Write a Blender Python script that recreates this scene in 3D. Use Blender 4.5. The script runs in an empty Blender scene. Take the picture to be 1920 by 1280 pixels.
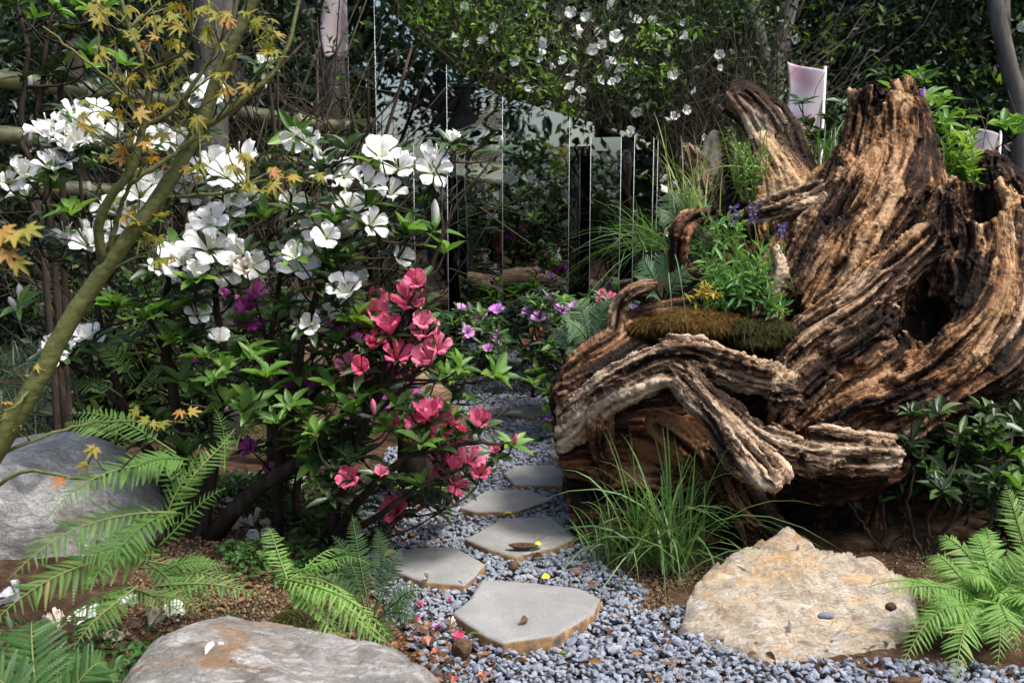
import bpy, math, random, time
import numpy as np
from concurrent.futures import ThreadPoolExecutor
from mathutils import Vector, Matrix

T0 = time.time()
rng = np.random.default_rng(11)
random.seed(5)
scene = bpy.context.scene
col = scene.collection

# ------------------------------------------------------------------ camera, sky, sun, exposure
CAM_H = 1.4
PITCH = math.radians(8.7)
LENS = 35.0
cam_d = bpy.data.cameras.new('camera')
cam_d.lens = LENS
cam_d.sensor_width = 36.0
cam_d.clip_start = 0.05
cam_d.clip_end = 400
cam_d.dof.use_dof = True
cam_d.dof.focus_distance = 3.75
cam_d.dof.aperture_fstop = 5.0
cam = bpy.data.objects.new('camera', cam_d)
cam.location = (0, 0, CAM_H)
cam.rotation_euler = (math.radians(90) - PITCH, 0, 0)
col.objects.link(cam)
scene.camera = cam

SUN_DIR = Vector((0.42, -0.24, 0.875)).normalized()      # towards the sun
world = bpy.data.worlds.new('World')
scene.world = world
world.use_nodes = True
wn = world.node_tree.nodes
wn.clear()
wo = wn.new('ShaderNodeOutputWorld')
wb = wn.new('ShaderNodeBackground')
ws = wn.new('ShaderNodeTexSky')
ws.sky_type = 'NISHITA'
ws.sun_disc = False
ws.sun_elevation = math.asin(SUN_DIR.z)
ws.sun_rotation = math.atan2(SUN_DIR.x, SUN_DIR.y)
ws.air_density = 1.0
ws.dust_density = 3.5
ws.ozone_density = 1.0
wb.inputs['Strength'].default_value = 0.15
world.node_tree.links.new(ws.outputs[0], wb.inputs[0])
world.node_tree.links.new(wb.outputs[0], wo.inputs[0])

sun_d = bpy.data.lights.new('sun', 'SUN')
sun_d.energy = 2.0
sun_d.angle = math.radians(11.0)
sun_d.color = (1.0, 0.95, 0.88)
sun = bpy.data.objects.new('sun', sun_d)
sun.rotation_euler = SUN_DIR.to_track_quat('Z', 'Y').to_euler()
sun.location = (3, 1, 8)
col.objects.link(sun)

scene.view_settings.view_transform = 'Standard'
scene.view_settings.look = 'None'
scene.view_settings.exposure = 1.25
scene.view_settings.gamma = 1.0
scene.view_settings.use_curve_mapping = False
scene.render.engine = 'CYCLES'
scene.cycles.use_denoising = True
scene.cycles.max_bounces = 8
scene.cycles.diffuse_bounces = 4
scene.cycles.glossy_bounces = 4
scene.cycles.transmission_bounces = 5
scene.cycles.caustics_reflective = False
scene.cycles.caustics_refractive = False

# ------------------------------------------------------------------ helpers: points
FPX = 1920 * LENS / 36.0
CP, SP = math.cos(PITCH), math.sin(PITCH)


def ray(px, py):
    u = (px - 960) / FPX
    v = -(py - 640) / FPX
    return np.array([u, CP + v * SP, -SP + v * CP])


def P(px, py, Y):
    """world point at distance Y in front of the viewpoint"""
    d = ray(px, py)
    return np.array([0, 0, CAM_H]) + d * (Y / d[1])


def G(px, py, z=0.0):
    """world point on the level z"""
    d = ray(px, py)
    return np.array([0, 0, CAM_H]) + d * ((z - CAM_H) / d[2])


def RW(rpx, Y):
    return rpx * Y / FPX


def unit(a):
    a = np.asarray(a, float)
    return a / np.maximum(np.linalg.norm(a, axis=-1, keepdims=True), 1e-9)


NT = np.random.default_rng(3).random((48, 48, 48)).astype(np.float32)


def vnoise(p, tex=NT):
    """smooth value noise, 0..1, p (n,3) in lattice units"""
    n = tex.shape[0]
    i = np.floor(p).astype(np.int64)
    f = (p - i).astype(np.float32)
    f = f * f * (3 - 2 * f)
    i0 = i % n
    i1 = (i + 1) % n
    x0, y0, z0 = i0[:, 0], i0[:, 1], i0[:, 2]
    x1, y1, z1 = i1[:, 0], i1[:, 1], i1[:, 2]
    fx, fy, fz = f[:, 0], f[:, 1], f[:, 2]
    a = tex[x0, y0, z0] * (1 - fx) + tex[x1, y0, z0] * fx
    b = tex[x0, y1, z0] * (1 - fx) + tex[x1, y1, z0] * fx
    c = tex[x0, y0, z1] * (1 - fx) + tex[x1, y0, z1] * fx
    d = tex[x0, y1, z1] * (1 - fx) + tex[x1, y1, z1] * fx
    return (a * (1 - fy) + b * fy) * (1 - fz) + (c * (1 - fy) + d * fy) * fz


def fbm(p, oct=4, gain=0.5):
    p = np.asarray(p, float)
    s = np.zeros(len(p))
    a, t = 1.0, 0.0
    for k in range(oct):
        s += a * vnoise(p * (2.03 ** k) + 17.3 * k)
        t += a
        a *= gain
    return s / t


def catmull(pts, n):
    pts = np.asarray(pts, float)
    m = len(pts)
    if m == 2:
        t = np.linspace(0, 1, n)[:, None]
        return pts[0] * (1 - t) + pts[1] * t
    e = np.vstack([2 * pts[0] - pts[1], pts, 2 * pts[-1] - pts[-2]])
    out = []
    for t in np.linspace(0, m - 1, n):
        k = min(int(t), m - 2)
        f = t - k
        p0, p1, p2, p3 = e[k], e[k + 1], e[k + 2], e[k + 3]
        out.append(0.5 * ((2 * p1) + (-p0 + p2) * f + (2 * p0 - 5 * p1 + 4 * p2 - p3) * f * f
                          + (-p0 + 3 * p1 - 3 * p2 + p3) * f ** 3))
    return np.array(out)


# ------------------------------------------------------------------ helpers: objects
def make_mesh(name, V, F, mat=None, attrs=None, smooth=True):
    me = bpy.data.meshes.new(name)
    V = np.asarray(V, np.float32).reshape(-1, 3)
    Fs = F if isinstance(F, list) else [F]
    Fs = [np.asarray(f, np.int32) for f in Fs if len(f)]
    me.vertices.add(len(V))
    me.vertices.foreach_set('co', V.ravel())
    tot = sum(f.size for f in Fs)
    npoly = sum(len(f) for f in Fs)
    me.loops.add(tot)
    me.loops.foreach_set('vertex_index', np.concatenate([f.ravel() for f in Fs]))
    me.polygons.add(npoly)
    sizes = np.concatenate([np.full(len(f), f.shape[1], np.int32) for f in Fs])
    starts = np.concatenate([[0], np.cumsum(sizes)[:-1]]).astype(np.int32)
    me.polygons.foreach_set('loop_start', starts)
    me.polygons.foreach_set('loop_total', sizes)
    me.polygons.foreach_set('use_smooth', np.full(npoly, bool(smooth)))
    for k, a in (attrs or {}).items():
        at = me.attributes.new(k, 'FLOAT', 'POINT')
        at.data.foreach_set('value', np.asarray(a, np.float32).ravel())
    me.update(calc_edges=True)
    if mat:
        me.materials.append(mat)
    return me


def add(name, me, parent=None, M=None):
    o = bpy.data.objects.new(name, me)
    col.objects.link(o)
    if parent is not None:
        o.parent = parent
    if M is not None:
        o.matrix_local = M
    return o


def mk(name, V, F, mat=None, parent=None, attrs=None, smooth=True):
    return add(name, make_mesh(name, V, F, mat, attrs, smooth), parent)


def tag(o, label=None, cat=None, group=None, kind=None):
    if label:
        o['label'] = label
    if cat:
        o['category'] = cat
    if group:
        o['group'] = group
    if kind:
        o['kind'] = kind
    return o


def thing(name, label, cat, loc=(0, 0, 0), group=None):
    o = bpy.data.objects.new(name, None)
    o.empty_display_size = 0.05
    col.objects.link(o)
    o.location = [float(v) for v in loc]
    return tag(o, label, cat, group)


def settle(root):
    """children are built in world coordinates: keep them there under a root that has a place of its own"""
    inv = Matrix.Translation(root.location).inverted()
    for ch in root.children:
        ch.matrix_parent_inverse = inv


def frame_of(X, N):
    X = unit(X)
    N = np.asarray(N, float)
    Z = unit(N - X * np.sum(N * X, -1, keepdims=True))
    Y = np.cross(Z, X)
    return X, Y, Z


def scatter(tv, tf, pos, X, N, L, W, tone=None, H=None):
    """copies of a small template merged into one vertex/face array; template axis +x, normal +z"""
    pos = np.asarray(pos, float)
    K, n = len(pos), len(tv)
    X, Y, Z = frame_of(X, N)
    L = np.broadcast_to(np.asarray(L, float), (K,))
    W = np.broadcast_to(np.asarray(W, float), (K,))
    H = L if H is None else np.broadcast_to(np.asarray(H, float), (K,))
    V = (pos[:, None, :]
         + tv[None, :, 0, None] * (X * L[:, None])[:, None, :]
         + tv[None, :, 1, None] * (Y * W[:, None])[:, None, :]
         + tv[None, :, 2, None] * (Z * H[:, None])[:, None, :])
    F = (np.asarray(tf)[None] + (np.arange(K) * n)[:, None, None]).reshape(-1, np.asarray(tf).shape[1])
    tone = rng.random(K) if tone is None else np.asarray(tone, float)
    return V.reshape(-1, 3), F, np.repeat(tone, n)


def join(lst):
    """list of (V,F,tone) -> one"""
    Vs, Fs, Ts = [], [], []
    off = 0
    for V, F, T in lst:
        Vs.append(V)
        Fs.append(np.asarray(F) + off)
        Ts.append(T)
        off += len(V)
    return np.vstack(Vs), np.vstack(Fs), np.concatenate(Ts)


def tube(pts, rad, sides=8, cap=True):
    """swept tube, quads (caps as fans of quads degenerate-free triangles are left out: ends taper to a point ring)"""
    pts = np.asarray(pts, float)
    n = len(pts)
    rad = np.broadcast_to(np.asarray(rad, float), (n,))
    t = unit(np.gradient(pts, axis=0))
    ref = np.array([0.31, 0.22, 0.92])
    if abs(np.dot(t[0], ref)) > 0.9:
        ref = np.array([0.95, 0.1, 0.05])
    a = np.zeros((n, 3))
    a[0] = unit(np.cross(t[0], ref))
    for k in range(1, n):
        v = a[k - 1] - t[k] * np.dot(a[k - 1], t[k])
        a[k] = unit(v)
    b = np.cross(t, a)
    th = np.linspace(0, 2 * np.pi, sides, endpoint=False)
    ring = (np.cos(th)[None, :, None] * a[:, None] + np.sin(th)[None, :, None] * b[:, None]) * rad[:, None, None]
    V = (pts[:, None] + ring).reshape(-1, 3)
    i = np.arange(n - 1)[:, None] * sides
    j = np.arange(sides)[None]
    jn = (j + 1) % sides
    F = np.stack([i + j, i + jn, i + sides + jn, i + sides + j], -1).reshape(-1, 4)
    if cap:
        V = np.vstack([V, pts[:1], pts[-1:]])
        c0, c1 = len(V) - 2, len(V) - 1
        jj = np.arange(sides)
        f0 = np.stack([np.full(sides, c0), (jj + 1) % sides, jj, jj], -1)
        f1 = np.stack([np.full(sides, c1), (n - 1) * sides + jj, (n - 1) * sides + (jj + 1) % sides,
                       (n - 1) * sides + (jj + 1) % sides], -1)
        return V, F, np.vstack([f0[:, :3], f1[:, :3]])
    return V, F, np.zeros((0, 3), int)


class Tubes:
    def __init__(s):
        s.V, s.Q, s.T, s.n = [], [], [], 0

    def add(s, pts, rad, sides=6):
        V, Q, T = tube(pts, rad, sides)
        s.V.append(V)
        s.Q.append(Q + s.n)
        s.T.append(T + s.n)
        s.n += len(V)

    def mesh(s, name, mat):
        return make_mesh(name, np.vstack(s.V), [np.vstack(s.Q), np.vstack(s.T)], mat)

    def build(s, name, mat, parent=None):
        return add(name, s.mesh(name, mat), parent)


# ------------------------------------------------------------------ helpers: materials
class NT_:
    def __init__(s, name):
        s.m = bpy.data.materials.new(name)
        s.m.use_nodes = True
        s.t = s.m.node_tree
        s.b = s.t.nodes['Principled BSDF']
        s.o = s.t.nodes['Material Output']

    def n(s, kind, **kw):
        nd = s.t.nodes.new('ShaderNode' + kind)
        for k, v in kw.items():
            if k.startswith('i_'):
                nd.inputs[k[2:].replace('_', ' ')].default_value = v
            else:
                setattr(nd, k, v)
        return nd

    def l(s, a, b):
        s.t.links.new(a, b)

    def attr(s, name):
        return s.n('Attribute', attribute_name=name).outputs['Fac']

    def ramp(s, fac, stops, interp='LINEAR'):
        r = s.n('ValToRGB')
        r.color_ramp.interpolation = interp
        e = r.color_ramp.elements
        while len(e) > 1:
            e.remove(e[-1])
        e[0].position = stops[0][0]
        e[0].color = (*stops[0][1], 1)
        for p, c in stops[1:]:
            k = e.new(p)
            k.color = (*c, 1)
        s.l(fac, r.inputs[0])
        return r.outputs[0]

    def math(s, op, a, b=0.0):
        m = s.n('Math', operation=op)
        for i, v in enumerate((a, b)):
            if isinstance(v, (int, float)):
                m.inputs[i].default_value = v
            else:
                s.l(v, m.inputs[i])
        return m.outputs[0]

    def mix(s, fac, a, b, mode='MIX'):
        m = s.n('Mix', data_type='RGBA', blend_type=mode)
        for sock, v in ((m.inputs['Factor'], fac), (m.inputs['A'], a), (m.inputs['B'], b)):
            if hasattr(v, 'is_output'):
                s.l(v, sock)
            elif isinstance(v, (int, float)):
                sock.default_value = v
            else:
                sock.default_value = (*v, 1)
        return m.outputs['Result']

    def noise(s, scale, detail=4, rough=0.55, coord='Object', sc=(1, 1, 1), dist=0.0):
        tc = s.n('TexCoord')
        mp = s.n('Mapping')
        mp.inputs['Scale'].default_value = sc
        s.l(tc.outputs[coord], mp.inputs[0])
        nn = s.n('TexNoise')
        nn.inputs['Scale'].default_value = scale
        nn.inputs['Detail'].default_value = detail
        nn.inputs['Roughness'].default_value = rough
        nn.inputs['Distortion'].default_value = dist
        s.l(mp.outputs[0], nn.inputs['Vector'])
        return nn.outputs['Fac']

    def bump(s, h, strength=0.5, dist=0.01):
        b = s.n('Bump')
        b.inputs['Strength'].default_value = strength
        b.inputs['Distance'].default_value = dist
        s.l(h, b.inputs['Height'])
        s.l(b.outputs[0], s.b.inputs['Normal'])
        return b.outputs[0]

    def set(s, color=None, rough=None, spec=None):
        if color is not None:
            if hasattr(color, 'is_output'):
                s.l(color, s.b.inputs['Base Color'])
            else:
                s.b.inputs['Base Color'].default_value = (*color, 1)
        if rough is not None:
            s.b.inputs['Roughness'].default_value = rough
        if spec is not None:
            s.b.inputs['Specular IOR Level'].default_value = spec
        return s.m


def leaf_mat(name, stops, rough=0.42, trans=0.3, spec=0.4, vein=0.0):
    m = NT_(name)
    oi = m.n('ObjectInfo')
    v = m.math('FRACT', m.math('ADD', m.attr('tone'), oi.outputs['Random']))
    c = m.ramp(v, stops)
    nz = m.noise(45, 2)
    c = m.mix(0.35, c, m.ramp(nz, [(0.3, (0.55, 0.55, 0.5)), (0.7, (1.25, 1.25, 1.2))]), 'MULTIPLY')
    m.set(c, rough, spec)
    tr = m.n('BsdfTranslucent')
    m.l(m.mix(1.0, c, (1.5, 1.6, 0.7), 'MULTIPLY'), tr.inputs[0])
    ms = m.n('MixShader')
    ms.inputs[0].default_value = trans
    m.l(m.b.outputs[0], ms.inputs[1])
    m.l(tr.outputs[0], ms.inputs[2])
    m.l(ms.outputs[0], m.o.inputs['Surface'])
    return m.m


def petal_mat(name, stops, trans=0.35, throat=None):
    m = NT_(name)
    oi = m.n('ObjectInfo')
    c = m.ramp(oi.outputs['Random'], stops)
    if throat:
        c = m.mix(m.ramp(m.attr('rad'), [(0.0, (0.9,) * 3), (0.45, (0.0,) * 3)]), c, throat)
    nz = m.noise(3.0, 4, 0.7)
    m.bump(nz, 0.12, 0.05)
    m.set(c, 0.55, 0.25)
    tr = m.n('BsdfTranslucent')
    m.l(c, tr.inputs[0])
    ms = m.n('MixShader')
    ms.inputs[0].default_value = trans
    m.l(m.b.outputs[0], ms.inputs[1])
    m.l(tr.outputs[0], ms.inputs[2])
    m.l(ms.outputs[0], m.o.inputs['Surface'])
    return m.m


def bark_mat(name, stops, scale=20, rough=0.85, stretch=(1, 1, 0.25), bump=0.6):
    m = NT_(name)
    nz = m.noise(scale, 5, 0.65, sc=stretch)
    m.bump(nz, bump, 0.01)
    m.set(m.ramp(nz, stops), rough, 0.2)
    return m.m
# ------------------------------------------------------------------ the weathered root stump
m = NT_('weathered_wood')
ga, gb, gd, g2, bl, rd = m.attr('ga'), m.attr('gb'), m.attr('gd'), m.attr('fine'), m.attr('bleach'), m.attr('red')
cv = m.n('CombineXYZ')
m.l(ga, cv.inputs[0])
m.l(gb, cv.inputs[1])
m.l(gd, cv.inputs[2])


def streak(scale, detail):
    q = m.n('TexNoise')
    q.inputs['Scale'].default_value = scale
    q.inputs['Detail'].default_value = detail
    q.inputs['Roughness'].default_value = 0.65
    m.l(cv.outputs[0], q.inputs['Vector'])
    return q.outputs['Fac']


st1, st2 = streak(1.3, 2), streak(4.0, 2)
gg = m.math('ADD', m.math('MULTIPLY', st1, 0.38), m.math('ADD', m.math('MULTIPLY', st2, 0.34), m.math('MULTIPLY', g2, 0.28)))
gg = m.math('ADD', gg, m.math('MULTIPLY', m.math('SUBTRACT', gd, 0.5), 0.50))
gg = m.math('ADD', m.math('MULTIPLY', m.math('SUBTRACT', gg, 0.5), 1.35), 0.450)
brown = m.ramp(gg, [(0.34, (0.012, 0.006, 0.003)), (0.44, (0.050, 0.021, 0.009)), (0.52, (0.17, 0.080, 0.031)), (0.60, (0.33, 0.180, 0.080)), (0.70, (0.47, 0.31, 0.17))])
red = m.ramp(gg, [(0.34, (0.008, 0.004, 0.003)), (0.48, (0.028, 0.010, 0.005)), (0.58, (0.095, 0.032, 0.013)), (0.70, (0.24, 0.10, 0.04))])
pale = m.ramp(gg, [(0.34, (0.022, 0.011, 0.006)), (0.42, (0.090, 0.050, 0.027)), (0.52, (0.29, 0.200, 0.127)), (0.66, (0.52, 0.41, 0.295))])
pn = m.noise(5.0, 4, 0.6)
blv = m.ramp(m.math('ADD', bl, m.math('MULTIPLY', m.math('SUBTRACT', pn, 0.5), 0.9)), [(0.35, (0, 0, 0)), (0.80, (1, 1, 1))])
rdv = m.ramp(m.math('ADD', rd, m.math('MULTIPLY', m.math('SUBTRACT', m.noise(4.0, 4, 0.6, sc=(1, 1.3, 1.1)), 0.5), 0.9)), [(0.3, (0, 0, 0)), (0.7, (1, 1, 1))])
c = m.mix(rdv, brown, red)
c = m.mix(blv, c, pale)
grey = m.ramp(m.noise(3.2, 5, 0.65), [(0.52, (0, 0, 0)), (0.75, (0.35, 0.35, 0.35))])
c = m.mix(m.math('MULTIPLY', grey, bl), c, m.ramp(gg, [(0.36, (0.06, 0.05, 0.04)), (0.65, (0.44, 0.39, 0.33))]))
m.bump(m.math('ADD', m.math('MULTIPLY', m.noise(160, 3, 0.6), 0.12), m.math('ADD', m.math('MULTIPLY', st2, 0.8), st1)), 0.7, 0.010)
MAT_WOOD = m.set(c, 0.80, 0.22)

SEGS = []      # a, b, ra, rb, bleach, red


def limb(path, n0=7, spread0=0.62, sub0=0.42, twist=1.2, bleach=0.2, red=0.3, core=0.74, seg=11, jag=0.12, seed=0):
    r = np.random.default_rng(seed + 101)
    n, spread, sub = int(n0 * 1.3), 0.74, 0.25
    core = max(core, 0.84)
    twist *= 0.8
    W = np.array([[*P(x, y, Y), RW(R, Y)] for x, y, Y, R in path])
    C = catmull(W, seg + 1)
    pts, rad = C[:, :3], np.maximum(C[:, 3], 0.006)
    wob = np.column_stack([fbm(np.column_stack([pts * 6, ])+ 9.1 * q, 2) - 0.5 for q in range(3)])
    pts = pts + wob * np.minimum(rad, 0.10)[:, None] * 0.75
    rad = rad * (1 + 0.30 * (fbm(pts * 9 + seed, 2) - 0.5))
    for k in range(seg):
        SEGS.append((pts[k], pts[k + 1], rad[k] * core, rad[k + 1] * core, bleach, red))
    t = unit(np.gradient(pts, axis=0))
    a = np.zeros_like(pts)
    a[0] = unit(np.cross(t[0], [0.3, 0.9, 0.2]))
    for k in range(1, seg + 1):
        a[k] = unit(a[k - 1] - t[k] * np.dot(a[k - 1], t[k]))
    b = np.cross(t, a)
    s = np.linspace(0, 1, seg + 1)
    for i in range(n):
        ph = 2 * np.pi * i / n + r.uniform(-0.3, 0.3) + twist * s * r.uniform(0.5, 1.4) + 0.25 * np.sin(s * 7 + r.uniform(0, 6))
        off = rad * spread * r.uniform(0.84, 1.14)
        sr = rad * sub * r.uniform(0.6, 1.25) * (1 + 0.18 * np.sin(s * r.uniform(4, 11) + r.uniform(0, 6)))
        q = pts + a * (np.cos(ph) * off)[:, None] + b * (np.sin(ph) * off)[:, None]
        e = r.uniform(0, jag)
        if jag:
            q[-1] += t[-1] * rad[-1] * r.uniform(-1.0, 1.6) * jag * 4
            sr[-1] *= r.uniform(0.35, 0.8)
        if i % 3 != 2 and seg > 4:      # a loose splinter lying along the grain
            k0 = int(r.integers(0, seg - 3))
            k1 = min(seg, k0 + int(r.integers(3, 7)))
            sp = pts + a * (np.cos(ph + 0.4) * rad * 0.93)[:, None] + b * (np.sin(ph + 0.4) * rad * 0.93)[:, None]
            sw = np.maximum(rad * r.uniform(0.05, 0.16), 0.007)
            for k in range(k0, k1):
                SEGS.append((sp[k], sp[k + 1], sw[k] * (0.5 if k == k0 else 1), sw[k + 1] * (0.35 if k == k1 - 1 else 1), np.clip(bleach + r.uniform(0, 0.35), 0, 1), red))
        bv = np.clip(bleach + r.uniform(-0.2, 0.2), 0, 1)
        rv = np.clip(red + r.uniform(-0.2, 0.2), 0, 1)
        for k in range(seg):
            SEGS.append((q[k], q[k + 1], sr[k], sr[k + 1], bv, rv))


# trunk lying to the side, its broken face to the path
limb([(985, 875, 4.22, 175), (1150, 860, 4.22, 180), (1330, 850, 4.25, 180), (1550, 830, 4.35, 165)], 13, 0.80, 0.26, 0.5, 0.0, 1.0, core=0.84, seed=1, jag=0)
limb([(1240, 690, 4.2, 95), (1420, 715, 4.22, 120), (1560, 740, 4.28, 140), (1690, 690, 4.35, 130)], 9, 0.7, 0.34, 0.7, 0.12, 0.7, seed=2, jag=0)
limb([(1062, 705, 3.92, 22), (1140, 648, 3.95, 34), (1230, 610, 4.1, 48), (1340, 610, 4.2, 60)], 6, 0.6, 0.42, 1.0, 0.3, 0.6, seed=3)
limb([(1058, 745, 3.86, 26), (1130, 705, 3.86, 30), (1200, 660, 3.92, 34)], 5, 0.6, 0.42, 1.0, 0.35, 0.5, seed=33)
# pale roots over its front
limb([(1040, 812, 3.84, 30), (1120, 752, 3.76, 38), (1200, 698, 3.70, 42), (1280, 672, 3.68, 38), (1350, 690, 3.70, 32), (1430, 712, 3.78, 28), (1510, 728, 3.92, 30)], 7, 0.6, 0.42, 1.6, 0.95, 0.1, seed=4, seg=18)
limb([(1250, 655, 3.78, 28), (1320, 665, 3.72, 26), (1390, 690, 3.72, 24), (1450, 700, 3.8, 22)], 5, 0.6, 0.42, 1.0, 0.95, 0.1, seed=34)
limb([(1262, 680, 3.68, 26), (1310, 735, 3.60, 36), (1370, 805, 3.54, 38), (1425, 866, 3.46, 34), (1462, 906, 3.40, 30)], 7, 0.6, 0.42, 0.8, 0.65, 0.3, seed=5, seg=14, jag=0.05)
limb([(1340, 745, 3.60, 24), (1400, 806, 3.53, 28), (1470, 836, 3.52, 36), (1560, 846, 3.54, 42), (1640, 848, 3.56, 38), (1684, 852, 3.56, 33)], 7, 0.6, 0.42, 1.0, 0.82, 0.15, seed=6, seg=15, jag=0.1)
limb([(1470, 870, 3.78, 46), (1560, 890, 3.72, 50), (1650, 880, 3.70, 42), (1690, 866, 3.68, 26)], 7, 0.6, 0.42, 1.0, 0.25, 0.75, seed=7)
limb([(1330, 860, 3.75, 34), (1395, 935, 3.66, 38), (1460, 1004, 3.56, 30)], 5, 0.6, 0.42, 0.6, 0.2, 0.4, seed=8)
limb([(1120, 770, 3.74, 24), (1128, 830, 3.74, 24), (1140, 890, 3.78, 16)], 5, 0.6, 0.45, 1, 0.15, 0.7, seed=9)
limb([(1070, 960, 3.86, 24), (1150, 968, 3.80, 30), (1260, 985, 3.84, 30)], 5, 0.6, 0.45, 1, 0.3, 0.5, seed=19)
limb([(1080, 1030, 3.9, 26), (1200, 1045, 3.85, 34), (1300, 1030, 3.9, 36)], 5, 0.6, 0.45, 1, 0.2, 0.6, seed=20)
limb([(1060, 880, 3.9, 22), (1160, 905, 3.83, 24), (1280, 900, 3.85, 30)], 5, 0.6, 0.45, 1, 0.15, 0.7, seed=21)
limb([(1230, 790, 3.80, 26), (1300, 850, 3.78, 26), (1350, 940, 3.76, 24), (1380, 1010, 3.76, 22)], 5, 0.6, 0.45, 1, 0.15, 0.5, seed=22)
for q, pth in enumerate([[(1285, 676, 3.62, 9), (1350, 745, 3.54, 12), (1420, 800, 3.49, 12), (1500, 822, 3.48, 10)], [(1300, 690, 3.60, 8), (1345, 770, 3.52, 10), (1400, 840, 3.44, 10), (1440, 885, 3.39, 7)],
                        [(1400, 790, 3.53, 10), (1460, 806, 3.50, 12), (1540, 806, 3.50, 12), (1610, 818, 3.50, 8)], [(1440, 850, 3.48, 9), (1520, 868, 3.49, 12), (1620, 880, 3.50, 10), (1672, 872, 3.50, 6)],
                        [(1060, 775, 3.80, 9), (1140, 715, 3.70, 11), (1220, 668, 3.63, 12), (1300, 655, 3.62, 9)], [(1090, 800, 3.76, 9), (1170, 742, 3.66, 11), (1250, 712, 3.62, 10), (1300, 708, 3.62, 7)],
                        [(1290, 655, 3.66, 9), (1360, 668, 3.64, 12), (1430, 690, 3.68, 10), (1490, 712, 3.80, 8)], [(1310, 720, 3.60, 12), (1330, 790, 3.62, 12), (1370, 860, 3.60, 9), (1400, 900, 3.58, 6)]]):
    limb(pth, 3, 0.5, 0.4, 1.0, 0.85 - 0.05 * q, 0.2, seg=9, seed=60 + q)
# foot of the stump, in the dark behind the rock
limb([(1570, 800, 4.25, 120), (1575, 920, 4.2, 115), (1560, 1030, 4.2, 125)], 8, 0.7, 0.36, 0.6, 0.1, 0.7, seed=10, jag=0)
limb([(1905, 640, 4.25, 55), (1888, 760, 4.25, 48), (1905, 900, 4.3, 55), (1920, 980, 4.3, 60)], 6, 0.6, 0.42, 0.6, 0.15, 0.3, seed=11, jag=0)
# tall broken spire
limb([(1450, 780, 4.08, 80), (1490, 640, 4.15, 105), (1560, 500, 4.25, 118), (1645, 370, 4.36, 100), (1662, 265, 4.42, 80), (1660, 180, 4.45, 64)], 12, 0.72, 0.30, 0.7, 0.25, 0.35, core=0.8, seed=12, seg=16, jag=0.16)
limb([(1715, 620, 4.2, 70), (1722, 480, 4.28, 66), (1712, 340, 4.38, 48), (1690, 235, 4.44, 34)], 7, 0.65, 0.38, 0.5, 0.35, 0.3, seed=13)
limb([(1500, 600, 4.15, 60), (1535, 480, 4.25, 50), (1565, 370, 4.33, 38), (1582, 285, 4.38, 22)], 6, 0.6, 0.4, 0.4, 0.1, 0.85, seed=14)
# grain fanning off the spire
limb([(1750, 450, 4.15, 34), (1680, 520, 4.02, 44), (1590, 580, 3.94, 46), (1510, 640, 3.9, 44), (1450, 710, 3.88, 34)], 8, 0.66, 0.36, 0.7, 0.58, 0.25, seed=15, seg=14)
limb([(1800, 585, 3.98, 28), (1700, 605, 3.88, 34), (1600, 655, 3.83, 36), (1510, 730, 3.8, 36), (1470, 790, 3.78, 28)], 7, 0.66, 0.36, 0.7, 0.34, 0.35, seed=16, seg=14)
limb([(1790, 650, 3.92, 40), (1700, 720, 3.84, 50), (1600, 770, 3.82, 44), (1530, 800, 3.84, 36)], 7, 0.66, 0.36, 0.7, 0.22, 0.5, seed=17, seg=12)
# hollow stub with the broken rim, and the belly under it
limb([(1828, 375, 4.12, 72), (1835, 470, 4.10, 80), (1822, 570, 4.02, 88), (1765, 670, 3.94, 88), (1670, 760, 3.9, 76), (1570, 825, 3.9, 56)], 12, 0.76, 0.28, 0.5, 0.24, 0.35, core=0.82, seed=18, seg=16, jag=0.10)
limb([(1915, 395, 4.14, 42), (1925, 520, 4.08, 54), (1915, 625, 4.0, 52), (1850, 700, 3.9, 48), (1750, 768, 3.85, 46), (1650, 820, 3.84, 40), (1570, 850, 3.86, 30)], 8, 0.66, 0.36, 0.9, 0.34, 0.35, seed=23, seg=18)
limb([(1872, 310, 4.4, 34), (1886, 390, 4.4, 54), (1920, 500, 4.35, 62)], 7, 0.66, 0.38, 0.3, 0.4, 0.35, seed=24)
limb([(1850, 300, 4.5, 26), (1845, 360, 4.48, 34), (1850, 450, 4.4, 46)], 6, 0.66, 0.38, 0.3, 0.3, 0.35, seed=25)
for q, (x, y0, y1, Y, R) in enumerate([(1764, 352, 440, 4.10, 13), (1778, 372, 450, 4.03, 12), (1800, 350, 450, 4.16, 12), (1850, 425, 480, 4.02, 14), (1876, 418, 480, 4.02, 12), (1893, 392, 470, 4.05, 11), (1910, 402, 480, 4.08, 12), (1880, 372, 440, 4.22, 12), (1838, 385, 450, 4.22, 14), (1815, 430, 490, 4.01, 14)]):
    limb([(x, y0, Y, R * 0.45), (x - 2, (y0 + y1) / 2, Y, R), (x - 4, y1, Y, R * 1.3)], 3, 0.5, 0.4, 0.2, 0.5, 0.3, seg=5, seed=80 + q, jag=0.2)
for q, (x, y0, y1, Y, R) in enumerate([(1610, 176, 300, 4.36, 12), (1632, 162, 290, 4.34, 13), (1655, 152, 290, 4.36, 12), (1678, 160, 290, 4.38, 13), (1700, 178, 300, 4.40, 12), (1600, 215, 320, 4.36, 11), (1722, 215, 330, 4.40, 12)]):
    limb([(x, y0, Y, R * 0.5), (x - 3, (y0 + y1) / 2, Y, R), (x - 8, y1, Y - 0.02, R * 1.2)], 3, 0.5, 0.4, 0.2, 0.3, 0.35, seg=6, seed=95 + q, jag=0.2)
limb([(1785, 362, 4.04, 14), (1800, 400, 4.03, 17), (1815, 450, 4.02, 20)], 4, 0.6, 0.42, 0.3, 0.55, 0.3, seed=35)
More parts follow.
